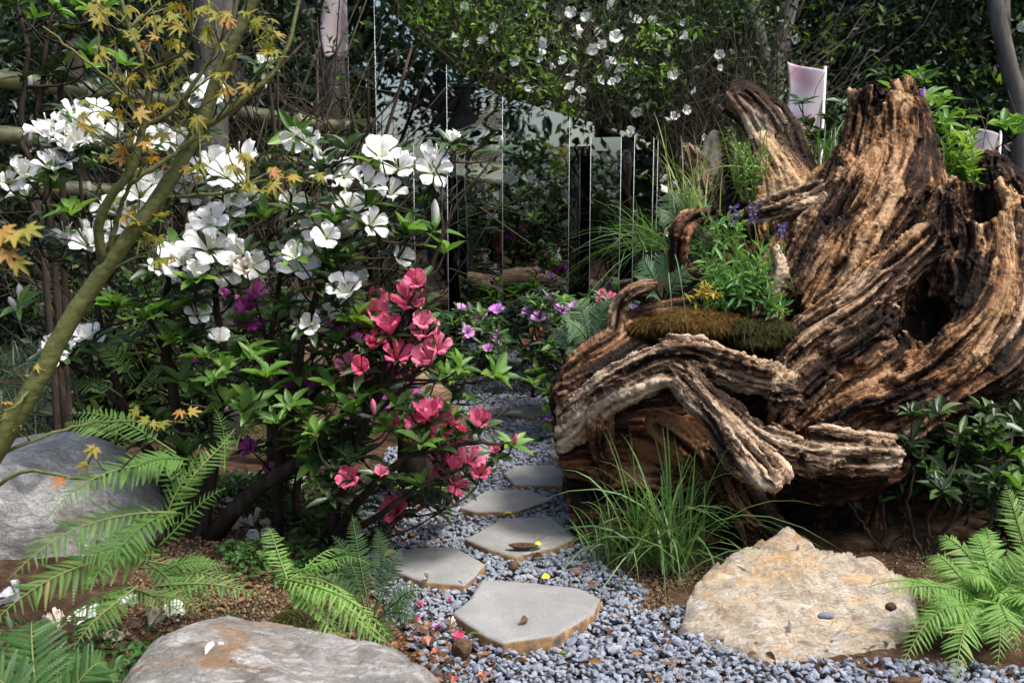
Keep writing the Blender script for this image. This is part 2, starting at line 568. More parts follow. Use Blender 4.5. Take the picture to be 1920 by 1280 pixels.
limb([(1905, 405, 4.02, 12), (1898, 450, 4.02, 18), (1890, 520, 4.0, 20)], 4, 0.6, 0.42, 0.3, 0.6, 0.3, seed=36)
limb([(1900, 520, 3.98, 20), (1895, 580, 3.93, 26), (1860, 640, 3.88, 26)], 5, 0.6, 0.42, 0.6, 0.75, 0.3, seed=37)
# the leaning limb with the bleached knuckle
limb([(1358, 188, 4.78, 32), (1402, 192, 4.72, 42), (1445, 245, 4.68, 48), (1480, 325, 4.62, 54), (1496, 410, 4.55, 56), (1485, 500, 4.45, 60)], 8, 0.62, 0.36, 0.6, 0.72, 0.2, core=0.8, seed=26, seg=14, jag=0.05)
limb([(1430, 275, 4.58, 28), (1466, 340, 4.52, 44), (1500, 420, 4.46, 52), (1490, 500, 4.4, 50)], 7, 0.66, 0.36, 0.3, 0.3, 0.25, seed=27)
limb([(1425, 300, 4.55, 22), (1440, 370, 4.5, 34), (1445, 450, 4.42, 40)], 6, 0.66, 0.36, 0.3, 0.25, 0.35, seed=38)
limb([(1395, 412, 4.3, 13), (1455, 388, 4.25, 19), (1540, 362, 4.3, 23)], 5, 0.6, 0.4, 1.0, 0.9, 0.1, seed=28)
limb([(1400, 395, 4.28, 7), (1440, 372, 4.25, 8), (1480, 355, 4.25, 6)], 3, 0.5, 0.4, 1.0, 0.9, 0.1, seed=39)
# small arching roots and stubs at the planted shoulder
limb([(1158, 625, 3.95, 15), (1158, 580, 3.95, 17), (1180, 548, 3.95, 14), (1226, 532, 4.0, 12)], 4, 0.55, 0.45, 1.0, 0.5, 0.5, seed=29)
limb([(1268, 500, 4.1, 17), (1272, 440, 4.1, 17), (1300, 408, 4.15, 14), (1345, 402, 4.2, 10)], 4, 0.55, 0.45, 1.0, 0.25, 0.5, seed=30)
limb([(1286, 275, 4.8, 12), (1296, 312, 4.8, 22), (1330, 380, 4.7, 32), (1360, 450, 4.6, 40)], 5, 0.6, 0.42, 0.4, 0.75, 0.3, seed=31)
limb([(1337, 252, 4.8, 8), (1332, 300, 4.8, 15), (1330, 370, 4.7, 25)], 4, 0.6, 0.42, 0.4, 0.75, 0.2, seed=32)
limb([(1365, 300, 4.65, 20), (1400, 370, 4.58, 40), (1440, 460, 4.45, 56)], 6, 0.62, 0.4, 0.4, 0.25, 0.6, seed=40)
limb([(1250, 590, 4.3, 60), (1350, 560, 4.4, 80), (1450, 520, 4.45, 95)], 6, 0.62, 0.4, 0.4, 0.05, 0.8, seed=41)
limb([(1454, 470, 4.0, 9), (1460, 520, 3.98, 13), (1436, 575, 3.98, 11)], 4, 0.55, 0.42, 0.6, 0.8, 0.3, seed=42)
limb([(1458, 742, 3.68, 16), (1478, 736, 3.66, 19), (1496, 742, 3.70, 15)], 4, 0.5, 0.45, 2.0, 0.75, 0.4, seed=43)
limb([(1366, 752, 3.58, 10), (1380, 760, 3.56, 14), (1392, 770, 3.6, 12)], 4, 0.5, 0.45, 2.0, 0.7, 0.4, seed=44)
# the far side, seen only in the mirrors: long pale root along the back
limb([(1120, 780, 4.75, 90), (1300, 700, 4.95, 100), (1500, 690, 5.0, 100), (1700, 640, 4.9, 100)], 8, 0.66, 0.36, 0.8, 0.75, 0.3, seed=45)

CARVE = [  # a, b, radius (px) : hollows
    ((1836, 335, 3.98), (1840, 440, 4.10), 46, 36),
    ((1834, 350, 4.12), (1840, 460, 4.12), 42, 32),
    ((1690, 585, 3.62), (1742, 600, 4.02), 40, 40),
    ((1735, 560, 3.70), (1770, 585, 3.95), 26, 24),
    ((1700, 640, 3.66), (1735, 630, 3.9), 30, 24),
    ((1560, 760, 3.62), (1660, 720, 3.74), 16, 18),
    ((1500, 560, 3.92), (1580, 500, 4.0), 16, 12),
    ((1640, 480, 4.10), (1660, 360, 4.20), 10, 8),
    ((1590, 470, 4.08), (1610, 380, 4.18), 10, 8),
    ((1640, 640, 3.66), (1680, 690, 3.82), 26, 22),
    ((1470, 700, 3.72), (1540, 660, 3.80), 20, 20),
    ((1600, 740, 3.66), (1500, 770, 3.70), 18, 22),
    ((1380, 890, 3.70), (1440, 960, 3.9), 30, 40),
    ((1180, 790, 3.62), (1300, 800, 3.66), 30, 34),
    ((1120, 880, 3.72), (1240, 900, 3.76), 14, 18),
    ((1680, 600, 3.70), (1700, 640, 3.9), 26, 20),
    ((1490, 788, 3.55), (1640, 796, 3.72), 42, 30),
    ((1775, 470, 3.92), (1755, 560, 3.98), 22, 20),
    ((1560, 690, 3.72), (1620, 700, 3.80), 18, 14),
    ((1652, 170, 4.36), (1640, 205, 4.34), 20, 14),
    ((1350, 185, 4.72), (1366, 188, 4.74), 14, 12),
    ((1480, 560, 3.98), (1500, 640, 4.0), 24, 18),
    ((1420, 785, 3.40), (1440, 800, 3.55), 8, 6),
]
HV = 0.0069
LO = np.array([0.14, 3.28, -0.08])
HI = np.array([2.45, 5.45, 2.02])
DIM = np.ceil((HI - LO) / HV).astype(int) + 1
D = np.full(DIM, 1.0, np.float32)
CF = 4
CDIM = DIM // CF + 2
TF = np.zeros((*CDIM, 6), np.float32)
AF = np.zeros((*CDIM, 3), np.float32)
VF = np.zeros((*CDIM, 3), np.float32)
AX = [(LO[i] + HV * np.arange(DIM[i])).astype(np.float32) for i in range(3)]
CAX = [(LO[i] + HV * CF * np.arange(CDIM[i])).astype(np.float32) for i in range(3)]


def seg_dist(ax, a, b, ra, rb):
    ab = (b - a).astype(np.float32)
    l2 = max(float(ab @ ab), 1e-8)
    X = (ax[0] - np.float32(a[0]))[:, None, None]
    Y = (ax[1] - np.float32(a[1]))[None, :, None]
    Z = (ax[2] - np.float32(a[2]))[None, None, :]
    t = np.clip((X * ab[0] + Y * ab[1] + Z * ab[2]) / np.float32(l2), 0, 1)
    d = np.sqrt((X - t * ab[0]) ** 2 + (Y - t * ab[1]) ** 2 + (Z - t * ab[2]) ** 2)
    return d - (np.float32(ra) + t * np.float32(rb - ra))


def box_of(a, b, r, h, dim):
    lo = np.floor((np.minimum(a, b) - r - LO) / h).astype(int)
    hi = np.ceil((np.maximum(a, b) + r - LO) / h).astype(int) + 1
    return np.clip(lo, 0, dim), np.clip(hi, 0, dim)


print('segs', len(SEGS), round(time.time() - T0, 1))
for a, b, ra, rb, bv, rv in SEGS:
    k = np.float32(0.012 + 0.22 * min(ra, rb))
    lo, hi = box_of(a, b, max(ra, rb) + float(k) + 0.015, HV, DIM)
    if (hi <= lo).any():
        continue
    sl = tuple(slice(lo[i], hi[i]) for i in range(3))
    d = seg_dist([AX[i][sl[i]] for i in range(3)], a, b, ra, rb)
    o = D[sl]
    hh = np.maximum(k - np.abs(o - d), 0) / k
    D[sl] = np.minimum(o, d) - hh * hh * k * np.float32(0.25)
    lo, hi = box_of(a, b, max(ra, rb) + 0.09, HV * CF, CDIM)
    if (hi <= lo).any():
        continue
    sl = tuple(slice(lo[i], hi[i]) for i in range(3))
    d = seg_dist([CAX[i][sl[i]] for i in range(3)], a, b, ra, rb)
    w = np.exp(-np.maximum(d, -0.02) / 0.018).astype(np.float32)
    t = (b - a) / max(np.linalg.norm(b - a), 1e-6)
    for q, (i, j) in enumerate(((0, 0), (1, 1), (2, 2), (0, 1), (0, 2), (1, 2))):
        TF[sl + (q,)] += w * np.float32(t[i] * t[j])
    for q in range(3):
        VF[sl + (q,)] += w * np.float32(t[q])
    AF[sl + (0,)] += w
    AF[sl + (1,)] += w * np.float32(bv)
    AF[sl + (2,)] += w * np.float32(rv)
for a, b, ra, rb in CARVE:
    ra, rb = RW(ra, a[2]), RW(rb, b[2])
    a, b = P(*a), P(*b)
    lo, hi = box_of(a, b, max(ra, rb) + 0.05, HV, DIM)
    sl = tuple(slice(lo[i], hi[i]) for i in range(3))
    d = -seg_dist([AX[i][sl[i]] for i in range(3)], a, b, ra, rb)
    o = D[sl]
    k = np.float32(0.02)
    hh = np.maximum(k - np.abs(o - d), 0) / k
    D[sl] = np.maximum(o, d) + hh * hh * k * np.float32(0.25)
# broken ends
for (ax, ay, aY), (bx, by, bY), rr in [((1425, 866, 3.46), (1458, 902, 3.40), 0.14), ((1640, 846, 3.56), (1680, 851, 3.555), 0.15), ((1662, 300, 4.42), (1650, 160, 4.45), 0.26), ((1412, 190, 4.72), (1362, 182, 4.76), 0.16)]:
    a, b = P(ax, ay, aY), P(bx, by, bY)
    t = unit(b - a)
    lo, hi = box_of(b, b + t * 0.15, rr, HV, DIM)
    sl = tuple(slice(lo[i], hi[i]) for i in range(3))
    gx3, gy3, gz3 = np.meshgrid(*[AX[i][sl[i]] for i in range(3)], indexing='ij')
    pp = np.column_stack([gx3.ravel(), gy3.ravel(), gz3.ravel()]) - b
    h = pp @ t
    side = pp - h[:, None] * t
    inside = np.linalg.norm(side, axis=1) < rr
    jagged = (fbm(side * 22 + b * 5, 3) - 0.5) * 0.13
    cutd = np.where(inside & (h > -0.07) & (h < 0.3), h - jagged, -1.0)
    D[sl] = np.maximum(D[sl], cutd.reshape(gx3.shape).astype(np.float32))
# the broken end face that looks onto the path
ez = np.array([P(1100, 1060, 3.9)[2], P(1078, 960, 3.9)[2], P(1055, 860, 3.9)[2], P(1047, 790, 3.9)[2], P(1058, 690, 3.9)[2], P(1150, 600, 3.9)[2]])
ex = np.array([P(1100, 1060, 3.9)[0], P(1078, 960, 3.9)[0], P(1055, 860, 3.9)[0], P(1047, 790, 3.9)[0], P(1056, 690, 3.9)[0], P(1140, 600, 3.9)[0]])
xc = np.interp(AX[2], ez, ex).astype(np.float32)
yy, zz = np.meshgrid(AX[1], AX[2], indexing='ij')
nn = np.column_stack([np.zeros(yy.size), yy.ravel() * 9, zz.ravel() * 26])
xc2 = xc[None, :] + ((fbm(nn, 3) - 0.5) * 0.055).reshape(yy.shape).astype(np.float32)
D = np.maximum(D, (xc2[None] - AX[0][:, None, None]))
D[:2], D[-2:], D[:, :2], D[:, -2:], D[:, :, :2], D[:, :, -2:] = 1, 1, 1, 1, 1, 1

print('field', round(time.time() - T0, 1))
# surface nets
S = D < 0
cnt = np.zeros(np.array(S.shape) - 1, np.uint8)
for dx in (0, 1):
    for dy in (0, 1):
        for dz in (0, 1):
            cnt += S[dx:S.shape[0] - 1 + dx, dy:S.shape[1] - 1 + dy, dz:S.shape[2] - 1 + dz]
act = np.argwhere((cnt > 0) & (cnt < 8))
del cnt
vid = np.full(np.array(S.shape) - 1, -1, np.int32)
vid[act[:, 0], act[:, 1], act[:, 2]] = np.arange(len(act))
corner = {}
for dx in (0, 1):
    for dy in (0, 1):
        for dz in (0, 1):
            corner[dx, dy, dz] = D[act[:, 0] + dx, act[:, 1] + dy, act[:, 2] + dz]
acc = np.zeros((len(act), 3))
num = np.zeros(len(act))
for c0 in corner:
    for ax_ in range(3):
        if c0[ax_] == 0:
            c1 = tuple(1 if i == ax_ else c0[i] for i in range(3))
            d0, d1 = corner[c0], corner[c1]
            cr = (d0 < 0) != (d1 < 0)
            t = np.where(cr, d0 / np.where(cr, d0 - d1, 1), 0)
            pnt = np.tile(np.array(c0, float), (len(act), 1))
            pnt[:, ax_] = t
            acc[cr] += pnt[cr]
            num[cr] += 1
SV = LO + HV * (act + acc / num[:, None])
SF = []
for ax_ in range(3):
    u, v = (ax_ + 1) % 3, (ax_ + 2) % 3
    s0 = [slice(1, -1)] * 3
    s1 = [slice(1, -1)] * 3
    s0[ax_] = slice(1, -2)
    s1[ax_] = slice(2, -1)
    a0, a1 = S[tuple(s0)], S[tuple(s1)]
    e = np.argwhere(a0 != a1) + 1
    flip = S[e[:, 0], e[:, 1], e[:, 2]]
    q = []
    for du, dv in ((-1, -1), (0, -1), (0, 0), (-1, 0)):
        c = e.copy()
        c[:, u] += du
        c[:, v] += dv
        q.append(vid[c[:, 0], c[:, 1], c[:, 2]])
    q = np.stack(q, -1)
    q[~flip] = q[~flip][:, ::-1]
    SF.append(q)
SF = np.vstack(SF)
SF = SF[(SF >= 0).all(1)]


def lookup(F, p, ax_lo, h):
    q = (p - ax_lo) / h
    i = np.clip(np.floor(q).astype(int), 0, np.array(F.shape[:3]) - 2)
    f = np.clip(q - i, 0, 1)
    out = 0
    for dx in (0, 1):
        for dy in (0, 1):
            for dz in (0, 1):
                w = (f[:, 0] if dx else 1 - f[:, 0]) * (f[:, 1] if dy else 1 - f[:, 1]) * (f[:, 2] if dz else 1 - f[:, 2])
                val = F[i[:, 0] + dx, i[:, 1] + dy, i[:, 2] + dz]
                out = out + (w[:, None] * val if val.ndim == 2 else w * val)
    return out


print('nets', round(time.time() - T0, 1))
# main fibre direction on the coarse grid
use = AF[..., 0] > 1e-6
tm = TF[use]
Mx = np.zeros((len(tm), 3, 3))
for q, (i, j) in enumerate(((0, 0), (1, 1), (2, 2), (0, 1), (0, 2), (1, 2))):
    Mx[:, i, j] = tm[:, q]
    Mx[:, j, i] = tm[:, q]
ev, evec = np.linalg.eigh(Mx)
DIRF = np.zeros((*CDIM, 3), np.float32)
ed = evec[:, :, 2]
DIRF[use] = ed * np.where(np.sum(ed * VF[use], 1) < 0, -1, 1)[:, None]
AFN = AF[..., 1:] / np.maximum(AF[..., :1], 1e-6)


NC = np.array(CDIM)
DFLAT = DIRF.reshape(-1, 3)


def fib(p):
    q = (p - LO32) * ICH
    i = np.clip(np.floor(q), 0, (NC - 2)).astype(np.int32)
    f = np.clip(q - i, 0, 1).astype(np.float32)
    base = (i[:, 0] * NC[1] + i[:, 1]) * NC[2] + i[:, 2]
    out = np.zeros_like(p)
    for dx in (0, 1):
        wx = f[:, 0] if dx else 1 - f[:, 0]
        for dy in (0, 1):
            wy = wx * (f[:, 1] if dy else 1 - f[:, 1])
            for dz in (0, 1):
                w = wy * (f[:, 2] if dz else 1 - f[:, 2])
                out += w[:, None] * DFLAT[base + (dx * NC[1] + dy) * NC[2] + dz]
    return out


LO32 = LO.astype(np.float32)
ICH = np.float32(1 / (HV * CF))


def fnoise(p, tex):
    n = tex.shape[0]
    i = np.floor(p)
    f = p - i
    f = f * f * (3 - 2 * f)
    i = i.astype(np.int32)
    i0, i1 = i % n, (i + 1) % n
    T = tex.ravel()
    a0, a1 = i0[:, 0] * (n * n), i1[:, 0] * (n * n)
    b0, b1 = i0[:, 1] * n, i1[:, 1] * n
    c0, c1 = i0[:, 2], i1[:, 2]
    fx, fy, fz = f[:, 0], f[:, 1], f[:, 2]
    m00 = T[a0 + b0 + c0] * (1 - fx) + T[a1 + b0 + c0] * fx
    m10 = T[a0 + b1 + c0] * (1 - fx) + T[a1 + b1 + c0] * fx
    m01 = T[a0 + b0 + c1] * (1 - fx) + T[a1 + b0 + c1] * fx
    m11 = T[a0 + b1 + c1] * (1 - fx) + T[a1 + b1 + c1] * fx
    return (m00 * (1 - fy) + m10 * fy) * (1 - fz) + (m01 * (1 - fy) + m11 * fy) * fz


def lic_part(p, scales, steps, h):
    """noise smeared along the fibres, for several grain sizes at once: (size, reach, stride, texture)"""
    p = p.astype(np.float32)
    tot = [fnoise(p / np.float32(sz), tex) for sz, _, _, tex in scales]
    for sgn in (1, -1):
        q = p.copy()
        last = fib(q) * np.float32(sgn)
        for k in range(1, steps + 1):
            d = fib(q)
            sg = np.where(np.einsum('ij,ij->i', d, last) < 0, np.float32(-1), np.float32(1))
            last = np.float32(0.35) * last + np.float32(0.65) * d * sg[:, None]
            last /= np.maximum(np.sqrt(np.einsum('ij,ij->i', last, last)), 1e-6)[:, None]
            q = q + last * np.float32(h * (0.6 + 0.8 * ((k * 0.618034 + 0.31 * sgn) % 1.0)))
            for n_, (sz, reach, stride, tex) in enumerate(scales):
                if k <= reach and k % stride == 0:
                    w = min(1.0, 2.2 * (1 - k / (reach + 1)))
                    tot[n_] += np.float32(w) * fnoise(q / np.float32(sz), tex)
    return np.stack(tot)


def lic(p, scales, steps, h):
    parts = [p[i:i + 12000] for i in range(0, len(p), 12000)]
    with ThreadPoolExecutor(4) as ex:
        res = list(ex.map(lambda q: lic_part(q, scales, steps, h), parts))
    tot = np.concatenate(res, 1)
    return [(g - g.mean()) / g.std() for g in tot]


gr = np.array(np.gradient(D[::2, ::2, ::2], HV * 2)).transpose(1, 2, 3, 0)
NV = unit(lookup(gr, SV, LO, HV * 2))
del gr
TEX2 = np.random.default_rng(8).random((64, 64, 64)).astype(np.float32)
gB, gC = lic(SV, [(0.0160, 20, 1, TEX2), (0.0108, 13, 1, TEX2)], 20, 0.0088)
gA, gD = lic(SV, [(0.036, 13, 1, NT), (0.10, 13, 2, TEX2)], 13, 0.0225)
print('lic', round(time.time() - T0, 1))
lump = fbm(SV * 4.5, 2) - 0.5
crack = np.clip(-(gB + 0.7 * gA) - 0.75, 0, 1.8)
rough_at = 0.55 + 0.95 * vnoise(SV * 4.0)
u1 = gA * 0.85 + 0.12 * gB
saw = u1 - np.floor(u1)
u2 = gB * 0.7 + 0.3 * gA
saw2 = u2 - np.floor(u2)
disp = (0.0085 * saw + 0.0062 * saw2 + 0.0022 * np.clip(gB, -2.2, 2.2) + 0.0014 * np.clip(gC, -2, 2) - 0.021 * crack) * rough_at + 0.03 * lump + 0.005 * np.clip(gD, -2, 2) - 0.006
SV2 = SV + NV * (disp - 0.002)[:, None]
at = lookup(AFN, SV, LO, HV * CF)
cl = lambda g: np.clip(0.5 + 0.19 * g, 0, 1)
stump = thing('root_stump', 'huge gnarled weathered root stump with a tall broken spire beside the gravel path', 'stump', (1.2, 4.2, 0))
mk('wood', SV2, SF, MAT_WOOD, stump, {'ga': gA, 'gb': gB, 'gd': cl(gD), 'fine': cl(0.7 * gB + 0.8 * gC), 'bleach': at[:, 0], 'red': at[:, 1]})
settle(stump)
del D, S, vid, TF, AF, DIRF, corner
print('stump', len(SV2), 'verts', len(SF), 'faces', round(time.time() - T0, 1), 's')
# ------------------------------------------------------------------ ground, gravel, stones
def smooth(e0, e1, x):
    t = np.clip((x - e0) / (e1 - e0), 0, 1)
    return t * t * (3 - 2 * t)


# borders of the gravel path on the level ground (from near to far)
PATH_L = np.array([G(x, y)[:2] for x, y in [(830, 1500), (835, 1290), (770, 1180), (735, 1080), (700, 1010), (690, 960), (700, 900), (740, 850), (790, 800), (800, 775), (790, 740)]])
PATH_R = np.array([G(x, y)[:2] for x, y in [(2500, 1500), (2100, 1275), (1700, 1235), (1430, 1250), (1290, 1190), (1200, 1125), (1120, 1095), (1085, 1040), (1090, 960), (1110, 880), (1180, 820), (1230, 770), (1250, 740)]])


def path_x(y):
    return np.interp(y, PATH_L[:, 1], PATH_L[:, 0]), np.interp(y, PATH_R[:, 1], PATH_R[:, 0])


def ground_z(x, y):
    x, y = np.asarray(x, float), np.asarray(y, float)
    l, r = path_x(y)
    bed_l = smooth(0.02, 0.55, l - x)
    bed_r = smooth(0.02, 0.6, x - r)
    lump = (fbm(np.column_stack([x.ravel() * 2.2, y.ravel() * 2.2, np.zeros(x.size)]), 3).reshape(x.shape) - 0.5)
    return -0.02 + bed_l * (0.075 + 0.10 * lump) + bed_r * (0.012 + 0.05 * lump + 0.10 * smooth(3.7, 4.4, y))


gx = np.sign(np.linspace(-1, 1, 300)) * np.abs(np.linspace(-1, 1, 300)) ** 2.2 * 60
gy = 3.5 + np.sign(np.linspace(-1, 1, 300)) * np.abs(np.linspace(-1, 1, 300)) ** 2.2 * 60
GX, GY = np.meshgrid(gx, gy, indexing='ij')
GZ = ground_z(GX, GY)
idx = np.arange(300 * 300).reshape(300, 300)
gf = np.stack([idx[:-1, :-1], idx[1:, :-1], idx[1:, 1:], idx[:-1, 1:]], -1).reshape(-1, 4)
lawn = smooth(5.0, 6.2, GY) * smooth(-0.9, -1.6, GX)
m = NT_('garden_soil')
nz = m.noise(14, 6, 0.65)
nf = m.noise(120, 3, 0.6)
cs = m.ramp(nz, [(0.3, (0.022, 0.013, 0.008)), (0.5, (0.06, 0.036, 0.022)), (0.7, (0.12, 0.075, 0.045))])
cl_ = m.ramp(m.noise(22, 5, 0.6), [(0.35, (0.03, 0.028, 0.014)), (0.6, (0.06, 0.075, 0.028))])
m.bump(m.math('ADD', nz, m.math('MULTIPLY', nf, 0.4)), 0.8, 0.02)
MAT_SOIL = m.set(m.mix(m.attr('lawn'), cs, cl_), 0.95, 0.1)
tag(mk('ground', np.column_stack([GX.ravel(), GY.ravel(), GZ.ravel()]), gf, MAT_SOIL, None, {'lawn': lawn.ravel()}), kind='structure')

# gravel
ico = (1 + 5 ** 0.5) / 2
ICV = unit(np.array([[-1, ico, 0], [1, ico, 0], [-1, -ico, 0], [1, -ico, 0], [0, -1, ico], [0, 1, ico], [0, -1, -ico], [0, 1, -ico], [ico, 0, -1], [ico, 0, 1], [-ico, 0, -1], [-ico, 0, 1]]))
ICF = np.array([[0, 11, 5], [0, 5, 1], [0, 1, 7], [0, 7, 10], [0, 10, 11], [1, 5, 9], [5, 11, 4], [11, 10, 2], [10, 7, 6], [7, 1, 8], [3, 9, 4], [3, 4, 2], [3, 2, 6], [3, 6, 8], [3, 8, 9], [4, 9, 5], [2, 4, 11], [6, 2, 10], [8, 6, 7], [9, 8, 1]])


def stones(n, xs, ys, zs, size, flat=0.5, tilt=0.5, nvar=14):
    lst = []
    which = rng.integers(0, nvar, n)
    for k in range(nvar):
        r = np.random.default_rng(500 + k)
        tv = ICV * r.uniform(0.72, 1.2, (12, 1)) * np.array([1.0, r.uniform(0.55, 0.85), r.uniform(flat * 0.8, flat * 1.3)]) * 0.5
        s = which == k
        K = s.sum()
        th = rng.uniform(0, 2 * np.pi, K)
        X = np.column_stack([np.cos(th), np.sin(th), rng.normal(0, tilt, K)])
        N = np.column_stack([rng.normal(0, tilt, K), rng.normal(0, tilt, K), np.ones(K)])
        lst.append(scatter(tv, ICF, np.column_stack([xs[s], ys[s], zs[s]]), X, N, size[s], size[s]))
    return join(lst)


n0 = 74000
ys = rng.uniform(2.2, 6.9, n0)
l, r_ = path_x(ys)
xs = l - 0.12 + rng.random(n0) * 3.4
wig = (fbm(np.column_stack([xs * 5, ys * 5, xs * 0]), 3) - 0.5) * 0.35
keep = (xs > l + wig * 0.7 - 0.03) & (xs < np.minimum(r_ + wig + 0.03, 1.75))
keep &= ~((xs > 0.35) & (ys > 3.75) & (ys < 5.3))
xs, ys = xs[keep], ys[keep]
zs = rng.uniform(-0.016, 0.010, len(xs))
gsz = np.clip(rng.lognormal(math.log(0.0245), 0.27, len(xs)), 0.013, 0.050)
V, F, Tn = stones(len(xs), xs, ys, zs, gsz)
m = NT_('slate_gravel')
c = m.ramp(m.attr('tone'), [(0.0, (0.145, 0.162, 0.198)), (0.4, (0.195, 0.216, 0.257)), (0.8, (0.24, 0.264, 0.308)), (0.965, (0.285, 0.31, 0.352)), (0.985, (0.20, 0.13, 0.09)), (1.0, (0.17, 0.10, 0.06))])
gn = m.noise(90, 4, 0.6)
c = m.mix(0.5, c, m.ramp(gn, [(0.3, (0.72, 0.72, 0.73)), (0.7, (1.15, 1.15, 1.14))]), 'MULTIPLY')
m.bump(gn, 0.25, 0.004)
MAT_GRAVEL = m.set(c, 0.75, 0.22)
tag(mk('gravel', V, F, MAT_GRAVEL, None, {'tone': Tn}, smooth=False), 'blue grey crushed slate gravel covering the garden path', 'gravel', kind='stuff')
print('gravel', len(xs))


def rock_from_outline(outline, top, depth, rings=26, na=150, rough=0.02, nscale=7, edge=0.18, flare=0.04, seed=0, strata=0.0, sharp=2.0, bottom=-0.06):
    """a stone whose plan is the outline; top(x,y,s) gives its upper face, the sides break down to the ground"""
    o = np.asarray(outline, float)
    c = o.mean(0)
    cl_o = np.vstack([o, o[:1]])
    seg = np.linalg.norm(np.diff(cl_o, axis=0), axis=1)
    L = np.concatenate([[0], np.cumsum(seg)])
    t = np.linspace(0, L[-1], na, endpoint=False)
    b = np.column_stack([np.interp(t, L, cl_o[:, 0]), np.interp(t, L, cl_o[:, 1])])
    b += (unit(b - c)) * ((fbm(np.column_stack([b * 12, np.full(na, seed * 3.1)]), 4) - 0.5)[:, None]) * rough * 2.2
    rows = []
    for s in np.linspace(0, 1, rings) ** 0.8:
        p = c + (b - c) * s
        z = top(p[:, 0], p[:, 1], np.full(na, s))
        q = np.column_stack([p * nscale, np.full(na, seed * 7.7)])
        n1 = fbm(q, 5, 0.55) - 0.5
        z = z + rough * 2 * n1
        if strata:
            u = (p @ np.array([0.35, 0.94])) * 9 + 3 * n1
            z = z + strata * ((u - np.floor(u)) ** 2)
        z = z - edge * np.clip((s - 0.72) / 0.28, 0, 1) ** sharp * depth
        rows.append(np.column_stack([p, z]))
    zt = rows[-1][:, 2].copy()
    for k in range(1, 9):
        f = k / 8
        p = c + (b - c) * (1 + flare * math.sin(f * 2.2))
        z = zt + (bottom - zt) * f
        q = np.column_stack([p * nscale * 1.6, z * nscale * 3])
        p = p + unit(p - c) * ((fbm(q, 4) - 0.5)[:, None]) * rough * 2.5
        rows.append(np.column_stack([p, z]))
    V = np.vstack(rows)
    nr = len(rows)
    i = np.arange(nr - 1)[:, None] * na
    j = np.arange(na)[None]
    jn = (j + 1) % na
    F = np.stack([i + j, i + na + j, i + na + jn, i + jn], -1).reshape(-1, 4)
    return V, F


# stepping stones
m = NT_('sawn_sandstone')
n1, n2 = m.noise(7, 5, 0.6), m.noise(240, 3, 0.7)
ct = m.ramp(n1, [(0.3, (0.20, 0.20, 0.196)), (0.55, (0.255, 0.255, 0.248)), (0.75, (0.305, 0.30, 0.292))])
ct = m.mix(0.8, ct, m.ramp(n2, [(0.35, (0.66, 0.66, 0.66)), (0.65, (1.18, 1.18, 1.18))]), 'MULTIPLY')
ns = m.noise(2.6, 6, 0.7, dist=0.8)
ct = m.mix(m.ramp(ns, [(0.52, (0, 0, 0)), (0.70, (0.55, 0.55, 0.55))]), ct, (0.17, 0.155, 0.13))
nd = m.noise(38, 3, 0.6)
ct = m.mix(m.ramp(nd, [(0.68, (0, 0, 0)), (0.74, (0.7, 0.7, 0.7))]), ct, (0.13, 0.11, 0.085))
ce = m.ramp(m.noise(26, 5, 0.65), [(0.35, (0.07, 0.075, 0.08)), (0.5, (0.22, 0.13, 0.06)), (0.7, (0.40, 0.24, 0.10))])
geo = m.n('NewGeometry')
sx = m.n('SeparateXYZ')
m.l(geo.outputs['True Normal'], sx.inputs[0])
m.bump(m.math('ADD', n2, m.math('MULTIPLY', n1, 0.8)), 0.35, 0.003)
MAT_SLAB = m.set(m.mix(m.ramp(sx.outputs[2], [(0.55, (0, 0, 0)), (0.85, (1, 1, 1))]), ce, ct), 0.85, 0.25)
SLABS = [
    ([(903, 1085), (1000, 1090), (1085, 1100), (1125, 1120), (1114, 1147), (1045, 1189), (943, 1204), (910, 1189), (848, 1147), (884, 1118)], 'large five sided sandstone step nearest the viewer with rusty broken edge'),
    ([(735, 1034), (775, 1025), (852, 1023), (910, 1056), (888, 1081), (870, 1095), (790, 1088), (738, 1067)], 'stepping stone half hidden by the dark fern at the path edge'),
    ([(872, 1009), (941, 970), (1037, 967), (1081, 1005), (1037, 1025), (968, 1042), (917, 1029)], 'stepping stone carrying a brown seed pod and yellow leaf'),
    ([(862, 950), (910, 919), (997, 917), (1036, 936), (965, 958), (890, 958)], 'lens shaped stepping stone just beyond the seed pod stone'),
    ([(943, 885), (965, 872), (1037, 870), (1059, 881), (1056, 910), (965, 907)], 'stepping stone touching the broken end of the stump'),
    ([(1027, 846), (1048, 836), (1095, 834), (1110, 850), (1070, 860), (1036, 856)], 'stepping stone mostly hidden behind the stump end'),
    ([(948, 776), (960, 764), (1010, 760), (1030, 772), (1000, 783)], 'far stepping stone at the foot of the mirror wall'),
    ([(868, 774), (880, 764), (930, 762), (935, 774), (900, 782)], 'small stepping stone beside the foot of the mirror wall'),
]
for k, (ol, lab) in enumerate(SLABS):
    zt = 0.036 if k == 0 else 0.027
    o2 = np.array([G(x, y, zt)[:2] for x, y in ol])
    V, F = rock_from_outline(o2, lambda x, y, s: np.full(len(x), zt), 0.05, rings=20, na=180, rough=0.0035, nscale=9, edge=0.10, flare=0.02, seed=k + 1, sharp=12, bottom=-0.03)
    tag(mk('stepping_stone', V, F, MAT_SLAB, None), lab, 'stepping stone', 'flat stepping stones along the gravel path')


